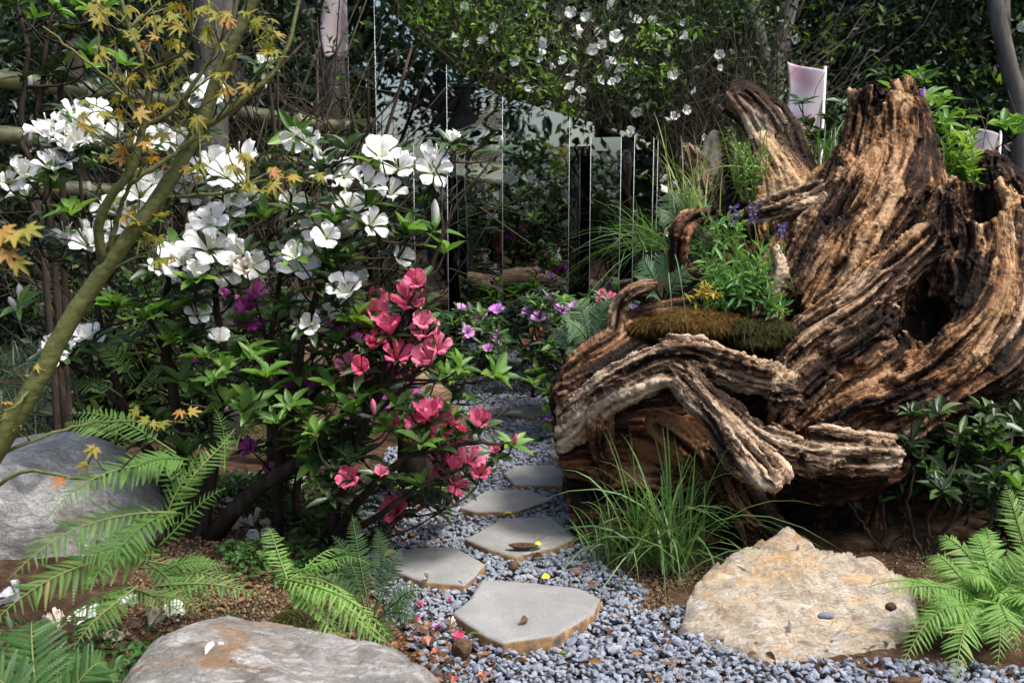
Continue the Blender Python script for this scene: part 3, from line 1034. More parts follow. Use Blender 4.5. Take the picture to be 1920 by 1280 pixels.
# boulders
def rock_mat(name, stops, vein, rust=None, scale=3.5, bump=0.7):
    m = NT_(name)
    n1 = m.noise(scale, 7, 0.62, dist=0.6)
    n2 = m.noise(scale * 3, 6, 0.6, sc=(1, 2.2, 1), dist=1.2)
    n3 = m.noise(95, 4, 0.65)
    c = m.ramp(n1, stops)
    c = m.mix(m.ramp(n2, [(0.52, (0, 0, 0)), (0.63, (0.8, 0.8, 0.8))]), c, vein)
    nk = m.noise(scale * 1.6, 8, 0.7, sc=(1, 3.0, 2.0), dist=2.0)
    c = m.mix(m.ramp(nk, [(0.47, (0, 0, 0)), (0.495, (0.7, 0.7, 0.7)), (0.52, (0, 0, 0))]), c, (0.09, 0.075, 0.06))
    if rust:
        for col_, sc_, lo in rust:
            n4 = m.noise(sc_, 6, 0.6, sc=(1, 1.8, 1.5), dist=1.6)
            c = m.mix(m.ramp(n4, [(lo, (0, 0, 0)), (lo + 0.11, (0.85, 0.85, 0.85))]), c, col_)
    c = m.mix(0.55, c, m.ramp(n3, [(0.3, (0.62, 0.62, 0.62)), (0.7, (1.18, 1.18, 1.18))]), 'MULTIPLY')
    n5 = m.noise(26, 9, 0.78, sc=(1, 1.6, 1.3), dist=0.5)
    c = m.mix(0.5, c, m.ramp(n5, [(0.34, (0.85, 0.83, 0.80)), (0.5, (1.5, 1.5, 1.5)), (0.66, (1.9, 1.89, 1.86))]), 'MULTIPLY')
    n6 = m.noise(9, 9, 0.75, sc=(1, 2.4, 1.5), dist=1.0)
    h = m.math('ADD', m.math('MULTIPLY', n6, 1.3), m.math('ADD', m.math('MULTIPLY', n5, 0.7), m.math('MULTIPLY', n3, 0.2)))
    m.bump(h, 0.85, 0.022)
    return m.set(c, 0.8, 0.3)


MAT_CREAM = rock_mat('cream_rock', [(0.3, (0.31, 0.25, 0.18)), (0.5, (0.42, 0.355, 0.265)), (0.7, (0.50, 0.45, 0.36))], (0.48, 0.455, 0.41),
                     [((0.40, 0.19, 0.065), 3.1, 0.55), ((0.24, 0.215, 0.18), 2.2, 0.60), ((0.46, 0.31, 0.16), 2.4, 0.55)])
MAT_QUARTZ = rock_mat('quartz_rock', [(0.3, (0.14, 0.13, 0.115)), (0.5, (0.24, 0.228, 0.208)), (0.7, (0.36, 0.35, 0.335))], (0.43, 0.42, 0.405),
                      [((0.25, 0.145, 0.07), 3.4, 0.56), ((0.13, 0.115, 0.095), 2.6, 0.53)])
MAT_GREY = rock_mat('grey_rock', [(0.3, (0.24, 0.235, 0.22)), (0.5, (0.36, 0.355, 0.335)), (0.7, (0.48, 0.475, 0.455))], (0.52, 0.515, 0.50), [((0.17, 0.165, 0.15), 3.0, 0.55), ((0.26, 0.22, 0.165), 4.2, 0.58)])

zplane = lambda y: 0.055 + 0.20 * (y - 3.0)


def onplane(px, py):
    z = 0.1
    for _ in range(25):
        p = G(px, py, z)
        z = zplane(p[1])
    return p[:2]


ol = [(1275, 1150), (1300, 1085), (1340, 1050), (1400, 1018), (1480, 993), (1522, 1006), (1538, 1030), (1640, 1032), (1705, 1068), (1722, 1120), (1700, 1165), (1680, 1192), (1560, 1215), (1440, 1228), (1405, 1205), (1330, 1175)]


def top_c(x, y, s):
    step = 0.022 * smooth(0.0, 0.05, (y - 3.42) - 0.25 * (x - 0.85)) * smooth(1.08, 1.0, x)
    d2 = 0.020 * smooth(0.0, 0.03, (y - 3.20) - 0.32 * (x - 1.0) + 0.04 * np.sin(x * 9))
    return zplane(y) + step + d2 - 0.03


V, F = rock_from_outline([onplane(*p) for p in ol], top_c, 0.16, rings=60, na=260, rough=0.008, nscale=5, edge=0.20, flare=0.03, seed=21, strata=0.030, sharp=4)
tag(mk('boulder', V, F, MAT_CREAM), 'broad cream and rust streaked flat boulder in front of the stump', 'boulder')

ol = [(205, 1262), (262, 1205), (330, 1165), (420, 1146), (520, 1152), (600, 1160), (700, 1192), (775, 1222), (835, 1270), (850, 1340), (760, 1420), (600, 1480), (400, 1480), (240, 1430), (170, 1340)]
o2 = np.array([G(x, y, 0.24)[:2] for x, y in ol])
V, F = rock_from_outline(o2, lambda x, y, s: 0.285 - 0.045 * s ** 2 + 0.012 * np.sin(x * 11 + y * 7), 0.3, rings=60, na=260, rough=0.022, nscale=5, edge=0.22, flare=0.05, seed=31, strata=0.012, sharp=2.5)
tag(mk('boulder', V, F, MAT_QUARTZ), 'pale quartz boulder with fallen white petals on its top', 'boulder')


def round_rock(c, r, seed, cuts=9, res=72, amp=0.16):
    th = np.linspace(0, 2 * np.pi, res * 2, endpoint=False)
    ph = np.linspace(0.02, np.pi - 0.02, res)
    PH, TH = np.meshgrid(ph, th, indexing='ij')
    d = np.column_stack([(np.sin(PH) * np.cos(TH)).ravel(), (np.sin(PH) * np.sin(TH)).ravel(), np.cos(PH).ravel()])
    r0 = np.ones(len(d))
    rr = np.random.default_rng(seed)
    for _ in range(cuts):
        n = unit(rr.normal(size=3))
        dd = d @ n
        lim = rr.uniform(0.74, 0.92)
        r0 = np.where(dd > 1e-3, np.minimum(r0, lim / np.maximum(dd, 1e-3)), r0)
    r0 = r0 + amp * (fbm(d * 2.2 + seed, 5) - 0.5) + 0.05 * (fbm(d * 9 + seed, 3) - 0.5)
    V = np.asarray(c) + d * r0[:, None] * np.asarray(r)
    n2 = res * 2
    i = np.arange(res - 1)[:, None] * n2
    j = np.arange(n2)[None]
    jn = (j + 1) % n2
    return V, np.stack([i + j, i + n2 + j, i + n2 + jn, i + jn], -1).reshape(-1, 4)


c = P(55, 935, 3.75)
V, F = round_rock([c[0], 3.8, 0.10], (0.50, 0.36, 0.37), 4, cuts=7)
tag(mk('boulder', V, F, MAT_GREY), 'big smooth grey boulder behind the drooping fern and maple stem', 'boulder')
for (px, py, w, h, lab) in [(150, 612, 60, 26, 'low tan stone under the white blossoms by the strappy grass'),
                            (118, 770, 45, 22, 'small flat tan stone between the strappy grass and grey boulder'),
                            (165, 585, 38, 16, 'little tan stone at the edge of the lawn')]:
    g = G(px, py + h * 0.8)
    V, F = round_rock([g[0], g[1], 0.02], (RW(w, g[1]), RW(w * 0.7, g[1]), RW(h * 1.2, g[1])), int(px), res=28)
    tag(mk('stone', V, F, MAT_CREAM), lab, 'stone', 'small stones in the azalea bed')

# ------------------------------------------------------------------ mirror wall
def mirror_mat(name, wave, scale, tint=(0.36, 0.39, 0.40)):
    m = NT_(name)
    m.b.inputs['Metallic'].default_value = 1.0
    m.set(tint, 0.0)
    if wave:
        nz = m.noise(scale, 2, 0.4, sc=(0.18, 0.18, 1.0))
        n2 = m.noise(scale * 0.35, 1, 0.4, sc=(0.6, 0.6, 0.8))
        m.bump(m.math('ADD', nz, m.math('MULTIPLY', n2, 1.6)), 1.0, wave)
    return m.m


MAT_MIRROR = mirror_mat('mirror_flat', 0.0006, 3.0)
MAT_MIRROR_W = mirror_mat('mirror_wavy', 0.014, 3.4)
MAT_MIRROR_S = mirror_mat('mirror_soft', 0.0022, 2.6)
MAT_EDGE = NT_('mirror_edge').set((0.30, 0.33, 0.33), 0.4, 0.5)
MAT_EDGE.node_tree.nodes['Principled BSDF'].inputs['Metallic'].default_value = 0.6


def quad_panel(name, a, b, za, zb, th, mat, parent, z0=-0.03):
    """upright sheet from plan point a to b, tops za and zb, thickness th to the back"""
    a, b = np.array(a), np.array(b)
    d = unit(b - a)
    n = np.array([-d[1], d[0]]) * th
    V = []
    for p, zt in ((a, za), (b, zb), (b + n, zb), (a + n, za)):
        V.append([*p, z0])
        V.append([*p, zt])
    F = np.array([[0, 2, 3, 1], [2, 4, 5, 3], [4, 6, 7, 5], [6, 0, 1, 7], [1, 3, 5, 7], [0, 6, 4, 2]])
    return mk(name, V, F, mat, parent, smooth=False)


def mp(px, py, Y):
    p = P(px, py, Y)
    return p[:2], p[2]


wall = thing('mirror_wall', 'tall folded wall of mirror panels with sloping top at the end of the path', 'mirror wall', (0, 6.4, 0))
edges = [  # px at mid height, top py, Y
    (649, -60, 6.95), (701, -8, 6.74), (837, 122, 6.72), (942, 182, 6.70), (1068, 218, 6.62), (1234, 264, 6.66)]
mats = [MAT_MIRROR_S, MAT_MIRROR, MAT_MIRROR_W, MAT_MIRROR_S, MAT_MIRROR_S]
for k in range(5):
    (x0, t0, Y0), (x1, t1, Y1) = edges[k], edges[k + 1]
    a, za = mp(x0, t0, Y0)
    b, zb = mp(x1, t1, Y1)
    quad_panel('mirror_panel', a, b, za, zb, 0.02, mats[k], wall)
tr = []
for k, (x0, t0, Y0) in enumerate(edges):
    a, za = mp(x0, t0, Y0)
    V, Q, T = tube(np.array([[a[0], a[1] - 0.001, -0.03], [a[0], a[1] - 0.001, za + 0.002]]), 0.0016, 6)
    mk('edge_trim', V, [Q, T], MAT_EDGE, wall)
settle(wall)


def mirror_prism(lab, pts, tops, mat):
    pts = [np.array(p) for p in pts]
    c = np.mean(pts, 0)
    root = thing('mirror_column', lab, 'mirror column', (c[0], c[1], 0))
    n = len(pts)
    for k in range(n):
        a, b = pts[k], pts[(k + 1) % n]
        V = [[*a, -0.03], [*b, -0.03], [*b, tops[(k + 1) % n]], [*a, tops[k]]]
        mk('mirror_face', V, np.array([[0, 1, 2, 3]]), mat, root, smooth=False)
        Vt, Q, T = tube(np.array([[*a, -0.03], [*a, tops[k] + 0.002]]), 0.0016, 6)
        mk('edge_trim', Vt, [Q, T], MAT_EDGE, root)
    mk('top_cap', [[*p, z] for p, z in zip(pts, tops)], np.array([list(range(n))]), MAT_EDGE, root, smooth=False)
    settle(root)


z1 = P(1165, 258, 6.0)[2]
mirror_prism('short mirror column with a faceted front behind the stump shoulder',
             [P(1108, 262, 6.02)[:2], P(1165, 258, 5.94)[:2], P(1190, 258, 5.945)[:2], P(1226, 262, 6.01)[:2], P(1170, 262, 6.30)[:2]], [z1] * 5, MAT_MIRROR_S)
z2 = P(806, 274, 6.2)[2]
mirror_prism('short mirror column standing before the mirror wall by the white azalea',
             [P(775, 275, 6.16)[:2], P(838, 275, 6.12)[:2], P(834, 275, 6.34)[:2], P(782, 275, 6.36)[:2]], [z2] * 4, MAT_MIRROR_S)

# ------------------------------------------------------------------ bamboo rail fence
m = NT_('old_bamboo')
nb = m.noise(16, 5, 0.6, sc=(0.25, 1, 1))
m.bump(nb, 0.3, 0.004)
MAT_BAMBOO = m.set(m.ramp(nb, [(0.3, (0.05, 0.065, 0.03)), (0.5, (0.115, 0.125, 0.058)), (0.68, (0.25, 0.21, 0.075)), (0.8, (0.26, 0.24, 0.15))]), 0.5, 0.4)
MAT_BNODE = NT_('bamboo_node').set((0.40, 0.39, 0.34), 0.7)
MAT_POST = bark_mat('dark_post', [(0.3, (0.02, 0.016, 0.012)), (0.7, (0.07, 0.055, 0.04))])
fence = thing('bamboo_fence', 'weathered fence of thick horizontal bamboo rails behind the white azalea', 'fence', (-2.0, 6.2, 0))
for (x0, y0, x1, y1, rr) in [(-260, 118, 690, 242, 17), (-260, 232, 690, 318, 16), (-260, 340, 690, 385, 16)]:
    a, b = P(x0, y0, 5.6), P(x1, y1, 7.1)
    t = np.linspace(0, 1, 60)[:, None]
    pts = a * (1 - t) + b * t
    pts[:, 2] += 0.012 * np.sin(np.linspace(0, 5, 60))
    rd_ = np.full(60, 0.052)
    o = None
    V, Q, T = tube(pts, rd_, 14)
    o = mk('rail', V, [Q, T], MAT_BAMBOO, fence)
    for q in np.linspace(0.06, 0.94, 9):
        pp = a * (1 - q) + b * q
        pp[2] += 0.012 * math.sin(q * 5)
        d = unit(b - a)
        V, Q, T = tube(np.array([pp - d * 0.012, pp - d * 0.004, pp + d * 0.004, pp + d * 0.012]), [0.0525, 0.056, 0.056, 0.0525], 14)
        mk('node', V, [Q, T], MAT_BNODE, o)
for q in (0.02, 0.36, 0.68, 0.97):
    pp = P(-260, 232, 5.6) * (1 - q) + P(690, 318, 7.1) * q
    V, Q, T = tube(np.array([[pp[0], pp[1] + 0.1, -0.05], [pp[0], pp[1] + 0.1, pp[2] + 0.62]]), 0.045, 10)
    mk('post', V, [Q, T], MAT_POST, fence)
settle(fence)

# ------------------------------------------------------------------ banners on poles
m = NT_('printed_banner')
tcn = m.n('TexCoord')
vor = m.n('TexVoronoi', feature='SMOOTH_F1')
vor.inputs['Scale'].default_value = 5.5
m.l(tcn.outputs['Object'], vor.inputs['Vector'])
cb = m.ramp(m.noise(3.2, 3), [(0.35, (0.72, 0.66, 0.66)), (0.55, (0.66, 0.55, 0.57)), (0.72, (0.74, 0.70, 0.70))])
cb = m.mix(m.ramp(vor.outputs['Distance'], [(0.22, (0.75, 0.75, 0.75)), (0.36, (0, 0, 0))]), cb, (0.58, 0.30, 0.40))
m.set(cb, 0.7, 0.2)
trn = m.n('BsdfTranslucent')
m.l(cb, trn.inputs[0])
mx = m.n('MixShader')
mx.inputs[0].default_value = 0.4
m.l(m.b.outputs[0], mx.inputs[1])
m.l(trn.outputs[0], mx.inputs[2])
m.l(mx.outputs[0], m.o.inputs['Surface'])
MAT_BANNER = m.m
MAT_POLE = NT_('banner_pole').set((0.55, 0.55, 0.56), 0.4, 0.5)
for (x0, y0, x1, y1, Y, lab, ph) in [(1476, 116, 1538, 262, 7.0, 'pale pink printed banner between the leaning limb and the spire', 0.0),
                                     (1822, 238, 1866, 360, 8.4, 'small lilac banner above the hollow stub of the stump', 1.4),
                                     (607, -40, 652, 108, 7.4, 'pink banner cut off by the top of the picture beside the mirror wall', 2.2)]:
    a, b = P(x0, y0, Y), P(x1, y1, Y)
    root = thing('banner', lab, 'banner', (b[0], Y, 0), 'pale pink banners on poles')
    u, v = np.meshgrid(np.linspace(0, 1, 14), np.linspace(0, 1, 30), indexing='ij')
    xx = a[0] + (b[0] - a[0]) * u + 0.03 * (1 - u) * np.sin(v * 4 + ph)
    zz_ = a[2] + (b[2] - a[2]) * v - 0.06 * u * (1 - v)
    yy_ = Y + 0.035 * np.sin(u * 5 + v * 3 + ph)
    V = np.column_stack([xx.ravel(), yy_.ravel(), zz_.ravel()])
    ii = np.arange(14 * 30).reshape(14, 30)
    F = np.stack([ii[:-1, :-1], ii[1:, :-1], ii[1:, 1:], ii[:-1, 1:]], -1).reshape(-1, 4)
    V2 = V + np.array([0, 0.003, 0])
    rim = np.concatenate([ii[:, 0], ii[-1, 1:], ii[::-1, -1][1:], ii[0, ::-1][1:-1]])
    rn = np.roll(rim, -1)
    n_ = len(V)
    mk('cloth', np.vstack([V, V2]), np.vstack([F, F[:, ::-1] + n_, np.stack([rim, rim + n_, rn + n_, rn], -1)]), MAT_BANNER, root)
    Vt, Q, T = tube(np.array([[b[0] + 0.012, Y, -0.05], [b[0] + 0.012, Y, a[2] - 0.03]]), 0.011, 8)
    mk('pole', Vt, [Q, T], MAT_POLE, root)
    settle(root)
print('setting', round(time.time() - T0, 1))
# ------------------------------------------------------------------ leaf, flower and blade templates
def leaf_tpl(curl=0.12, fold=0.10, sec=((0.22, 0.36), (0.5, 0.5), (0.8, 0.30))):
    V = [[0, 0, 0]]
    for s, w in sec:
        z = -curl * s * s
        V += [[s, -w, z + fold * w], [s, 0, z], [s, w, z + fold * w]]
    V.append([1, 0, -curl])
    F = [[0, 1, 2], [0, 2, 3]]
    for k in range(len(sec) - 1):
        a, b = 1 + 3 * k, 4 + 3 * k
        for i in (0, 1):
            F += [[a + i, b + i, b + i + 1], [a + i, b + i + 1, a + i + 1]]
    a, t = 1 + 3 * (len(sec) - 1), len(V) - 1
    F += [[a, t, a + 1], [a + 1, t, a + 2]]
    return np.array(V, float), np.array(F)


LEAFS = [leaf_tpl(0.10, 0.25), leaf_tpl(0.28, 0.18), leaf_tpl(-0.08, 0.3), leaf_tpl(0.2, 0.35, ((0.3, 0.42), (0.6, 0.5), (0.85, 0.26)))]
LEAF2 = (np.array([[0, 0, 0], [0.45, -0.5, 0.06], [1, 0, -0.08], [0.45, 0.5, 0.06]], float), np.array([[0, 1, 2], [0, 2, 3]]))


def flower_arrays(seed, open_=1.0, ruffle=0.07, npet=5, deep=0.75, curl=0.32, wide=1.0):
    r = np.random.default_rng(seed)
    ns, nt = 8, 7
    Vs, Fs, Rs = [], [], []
    for k in range(npet):
        ph = 2 * np.pi * k / npet + r.uniform(-0.12, 0.12)
        s, t = np.meshgrid(np.linspace(0, 1, ns), np.linspace(-1, 1, nt), indexing='ij')
        L = r.uniform(0.88, 1.08)
        rho = (0.06 + 0.94 * s * L) * (open_ + (1 - open_) * 0.5 * (1 - s))
        z = -deep * (1 - s) ** 1.3 + (1 - open_) * 0.8 * s - curl * r.uniform(0.4, 1.5) * s ** 3 + 0.02 * (k % 2)
        w = np.interp(s, [0, 0.3, 0.55, 0.78, 0.92, 1], [0.05, 0.18, 0.335, 0.38, 0.26, 0.03]) * wide * (0.5 + 0.5 * open_)
        notch = 0.03 * np.cos(t * 9 + r.uniform(0, 6)) * s
        z = z + 0.10 * (t * t) * s + ruffle * s * np.sin(t * r.uniform(3, 6) + r.uniform(0, 6)) + ruffle * 0.6 * np.sin(s * 8 + t * 4 + r.uniform(0, 6)) * s + 0.055 * s * s * np.abs(t) ** 1.5 * np.sin(s * 13 + np.sign(t) * 1.3 + r.uniform(0, 6))
        x = (rho + notch) * math.cos(ph) - t * w * math.sin(ph)
        y = (rho + notch) * math.sin(ph) + t * w * math.cos(ph)
        o = len(Vs) and sum(len(v) for v in Vs)
        Vs.append(np.column_stack([x.ravel(), y.ravel(), z.ravel()]))
        Rs.append(s.ravel())
        i = np.arange(ns * nt).reshape(ns, nt) + (o or 0)
        Fs.append(np.stack([i[:-1, :-1], i[1:, :-1], i[1:, 1:], i[:-1, 1:]], -1).reshape(-1, 4))
    return np.vstack(Vs), np.vstack(Fs), np.concatenate(Rs)


def stamen_mesh(seed, mat):
    r = np.random.default_rng(seed)
    tb = Tubes()
    for k in range(6):
        a = r.uniform(-0.7, 0.7)
        e = np.array([0.25 * math.sin(a) + r.uniform(-.1, .1), -0.12 + 0.25 * math.cos(a) * r.uniform(0.2, 1), r.uniform(0.12, 0.42)])
        pts = catmull([[0, 0, -0.5], [e[0] * 0.4, e[1] * 0.4 - 0.08, -0.1], e], 5)
        tb.add(pts, [0.012, 0.011, 0.010, 0.010, 0.026], 4)
    return tb.mesh('stamens', mat)


MAT_WHITE = petal_mat('white_petal', [(0.0, (0.76, 0.755, 0.74)), (1.0, (0.82, 0.82, 0.81))], 0.22, (0.62, 0.72, 0.42))
MAT_FADED = petal_mat('faded_petal', [(0.0, (0.66, 0.54, 0.38)), (0.6, (0.76, 0.69, 0.58)), (1.0, (0.50, 0.36, 0.22))], 0.25)
MAT_PINK = petal_mat('coral_petal', [(0.0, (0.78, 0.11, 0.25)), (0.5, (0.84, 0.17, 0.32)), (1.0, (0.82, 0.26, 0.38))], 0.36, (0.62, 0.05, 0.13))
MAT_MAGENTA = petal_mat('magenta_petal', [(0.0, (0.50, 0.06, 0.40)), (1.0, (0.62, 0.13, 0.50))], 0.32, (0.36, 0.02, 0.25))
MAT_LILAC = petal_mat('lilac_petal', [(0.0, (0.52, 0.20, 0.56)), (1.0, (0.66, 0.34, 0.66))], 0.3, (0.4, 0.08, 0.36))
MAT_SALMON = petal_mat('salmon_petal', [(0.0, (0.74, 0.25, 0.17)), (1.0, (0.76, 0.36, 0.26))], 0.3)
MAT_STAMEN_W = NT_('pale_filament').set((0.72, 0.72, 0.55), 0.5)
MAT_STAMEN_P = NT_('pink_filament').set((0.55, 0.12, 0.14), 0.5)
MAT_BUD = NT_('bud_scale').set((0.20, 0.07, 0.03), 0.6)

FLW = {}
for nm, mt, sts in (('white', MAT_WHITE, 1), ('faded', MAT_FADED, 0), ('pink', MAT_PINK, 2), ('magenta', MAT_MAGENTA, 2), ('lilac', MAT_LILAC, 0), ('salmon', MAT_SALMON, 0)):
    FLW[nm] = []
    for q in range(5):
        op = [0.97, 0.88, 0.76, 0.92, 0.60][q]
        if nm == 'pink':
            op *= 0.84
        if nm == 'faded':
            op *= 0.6
        V, F, R = flower_arrays(40 + q + len(nm) * 7, op, {'faded': 0.12, 'pink': 0.12, 'magenta': 0.10}.get(nm, 0.075), wide=[1.0, 1.1, 1.05, 0.9, 1.0][q])
        FLW[nm].append(make_mesh('flower', V, F, mt, {'rad': R}))
STM = {'white': [stamen_mesh(k, MAT_STAMEN_W) for k in range(3)], 'pink': [stamen_mesh(k + 9, MAT_STAMEN_P) for k in range(3)]}
STM['magenta'] = STM['pink']


def bud_mesh(name, mat):
    Vs, Fs = [], []
    th = np.linspace(0, 2 * np.pi, 10, endpoint=False)
    rows = []
    for s, r in ((0, 0.10), (0.15, 0.16), (0.4, 0.26), (0.65, 0.27), (0.85, 0.17), (1.0, 0.02)):
        rows.append(np.column_stack([r * np.cos(th + s * 1.4) * (1 + 0.18 * np.cos(3 * th)), r * np.sin(th + s * 1.4) * (1 + 0.18 * np.cos(3 * th)), np.full(10, s * 1.7 - 0.6)]))
    V = np.vstack(rows)
    i = np.arange(5)[:, None] * 10
    j = np.arange(10)[None]
    F = np.stack([i + j, i + (j + 1) % 10, i + 10 + (j + 1) % 10, i + 10 + j], -1).reshape(-1, 4)
    return make_mesh(name, V, F, mat, {'rad': np.repeat(np.linspace(0.5, 1, 6), 10)})


BUD = {'white': bud_mesh('bud', MAT_WHITE), 'pink': bud_mesh('bud', MAT_PINK), 'lilac': bud_mesh('bud', MAT_LILAC)}

MAT_LEAF_D = leaf_mat('azalea_leaf_dark', [(0.0, (0.014, 0.032, 0.012)), (0.5, (0.030, 0.062, 0.020)), (0.85, (0.05, 0.10, 0.028)), (1.0, (0.085, 0.13, 0.04))], 0.38, 0.18)
MAT_LEAF_F = leaf_mat('azalea_leaf_fresh', [(0.0, (0.06, 0.14, 0.025)), (0.5, (0.10, 0.22, 0.035)), (1.0, (0.17, 0.30, 0.06))], 0.42, 0.32)
MAT_STEM = bark_mat('azalea_bark', [(0.3, (0.012, 0.009, 0.007)), (0.55, (0.045, 0.032, 0.023)), (0.75, (0.11, 0.085, 0.06))], 30)
LEAF_ME = {}
for nm, mt in (('dark', MAT_LEAF_D), ('fresh', MAT_LEAF_F)):
    LEAF_ME[nm] = [make_mesh('leaf', v, f, mt, None) for v, f in LEAFS]


def mat4(X, Y, Z, p):
    return Matrix(((X[0], Y[0], Z[0], p[0]), (X[1], Y[1], Z[1], p[1]), (X[2], Y[2], Z[2], p[2]), (0, 0, 0, 1)))


def put_flower(parent, p, face, size, kind, var=None, stamens=True, name='flower', bud=False):
    roll = rng.normal(size=3)
    X, Y, Z = frame_of(roll, face)
    Zf = unit(face)
    Xf = unit(roll - Zf * np.dot(roll, Zf))
    Yf = np.cross(Zf, Xf)
    me = BUD[kind] if bud else FLW[kind][rng.integers(0, 5) if var is None else var]
    o = add('bud' if bud else name, me, parent, mat4(Xf * size, Yf * size, Zf * size, p))
    if stamens and not bud and kind in STM:
        add('stamens', STM[kind][rng.integers(0, 3)], o)
    return o


def whorl_dirs(axis, n, tilt):
    axis = unit(axis)
    ref = np.array([0.2, 0.9, 0.3]) if abs(axis[2]) > 0.8 else np.array([0, 0, 1.0])
    u = unit(np.cross(axis, ref))
    v = np.cross(axis, u)
    th = np.arange(n) * 2.399 + rng.uniform(0, 6)
    al = np.clip(rng.normal(tilt, 0.22, n), 0.2, 2.0)
    d = axis * np.cos(al)[:, None] + (u * np.cos(th)[:, None] + v * np.sin(th)[:, None]) * np.sin(al)[:, None]
    nn_ = axis * np.sin(al)[:, None] - (u * np.cos(th)[:, None] + v * np.sin(th)[:, None]) * np.cos(al)[:, None]
    return d, nn_


class Grow:
    """twigs that reach given tips from the nearest older wood"""

    def __init__(s):
        s.nodes, s.tb = [], Tubes()

    def stem(s, pts, rad, n=14, sides=8, jit=0.006):
        p = catmull(pts, n)
        p[1:-1] += rng.normal(0, jit, (n - 2, 3))
        s.tb.add(p, np.interp(np.linspace(0, 1, n), np.linspace(0, 1, len(rad)), rad), sides)
        s.nodes += list(p)
        return p

    def reach(s, tip, r0=0.0045, r1=0.0022, sag=0.3):
        N = np.array(s.nodes)
        d = tip - N
        cost = np.linalg.norm(d, axis=1) + np.maximum(0, N[:, 2] - tip[2] + 0.06) * 2.0
        k = int(np.argmin(cost))
        a = N[k]
        L = np.linalg.norm(tip - a)
        if L < 0.02:
            return unit(rng.normal(size=3) + [0, 0, 1])
        mid = a * 0.5 + tip * 0.5 + rng.normal(0, 0.07 * L, 3) - np.array([0, 0, sag * 0.25 * L]) + np.array([tip[0] - a[0], tip[1] - a[1], 0]) * 0.12
        n = 7
        p = catmull([a, mid, tip], n)
        s.tb.add(p, np.linspace(min(r0 + 0.006 * L, 0.010), r1, n), 5)
        s.nodes += list(p[2:])
        return unit(p[-1] - p[-2])


def leafy(root, tips, kinds, axes, L, budget=300, nl=(5, 8), tilt=1.15, W=0.34, fresh_scale=1.1):
    """leaves round each tip: the ones nearest the viewer are single leaves, the rest one mass"""
    order = np.argsort([t[1] for t in tips])
    single = 0
    rest = {'dark': [], 'fresh': []}
    for k in order:
        n = int(rng.integers(nl[0], nl[1] + 1))
        d, nn_ = whorl_dirs(axes[k] + np.array([0, 0, 0.5]), n, tilt if kinds[k] == 'dark' else tilt * 0.85)
        ln = L * rng.uniform(0.65, 1.25, n) * (fresh_scale if kinds[k] == 'fresh' else 1)
        base = tips[k] - unit(axes[k]) * rng.uniform(0, 0.02, (n, 1))
        for i in range(n):
            if single < budget:
                X, Y, Z = frame_of(d[i], nn_[i])
                w = ln[i] * W * rng.uniform(0.85, 1.2)
                add('leaf', LEAF_ME[kinds[k]][rng.integers(0, 4)], root, mat4(X * ln[i], Y * w, Z * ln[i], base[i]))
                single += 1
            else:
                rest[kinds[k]].append((base[i], d[i], nn_[i], ln[i]))
    for q, lst in rest.items():
        if lst:
            v, f = LEAFS[1]
            ln = np.array([a[3] for a in lst])
            V, F, T = scatter(v, f, [a[0] for a in lst], np.array([a[1] for a in lst]), np.array([a[2] for a in lst]), ln, ln * W)
            o = mk('foliage', V, F, MAT_LEAF_D if q == 'dark' else MAT_LEAF_F, root, {'tone': T})
            o['kind'] = 'stuff'


def poly_sample(poly, n, Y0, Y1):
    poly = np.array(poly, float)
    lo, hi = poly.min(0), poly.max(0)
    out = []
    while len(out) < n:
        p = rng.uniform(lo, hi)
        c = False
        j = len(poly) - 1
        for i in range(len(poly)):
            if (poly[i, 1] > p[1]) != (poly[j, 1] > p[1]) and p[0] < (poly[j, 0] - poly[i, 0]) * (p[1] - poly[i, 1]) / (poly[j, 1] - poly[i, 1]) + poly[i, 0]:
                c = not c
            j = i
        if c:
            out.append(P(p[0], p[1], rng.uniform(Y0, Y1)))
    return out


def face_of(p, up=0.45, out=None):
    f = unit(np.array([0, 0, CAM_H]) - p) * 0.75 + np.array([0, 0, up]) + rng.normal(0, 0.33, 3)
    if out is not None:
        f = f + unit(p - out) * 0.3
    return unit(f)


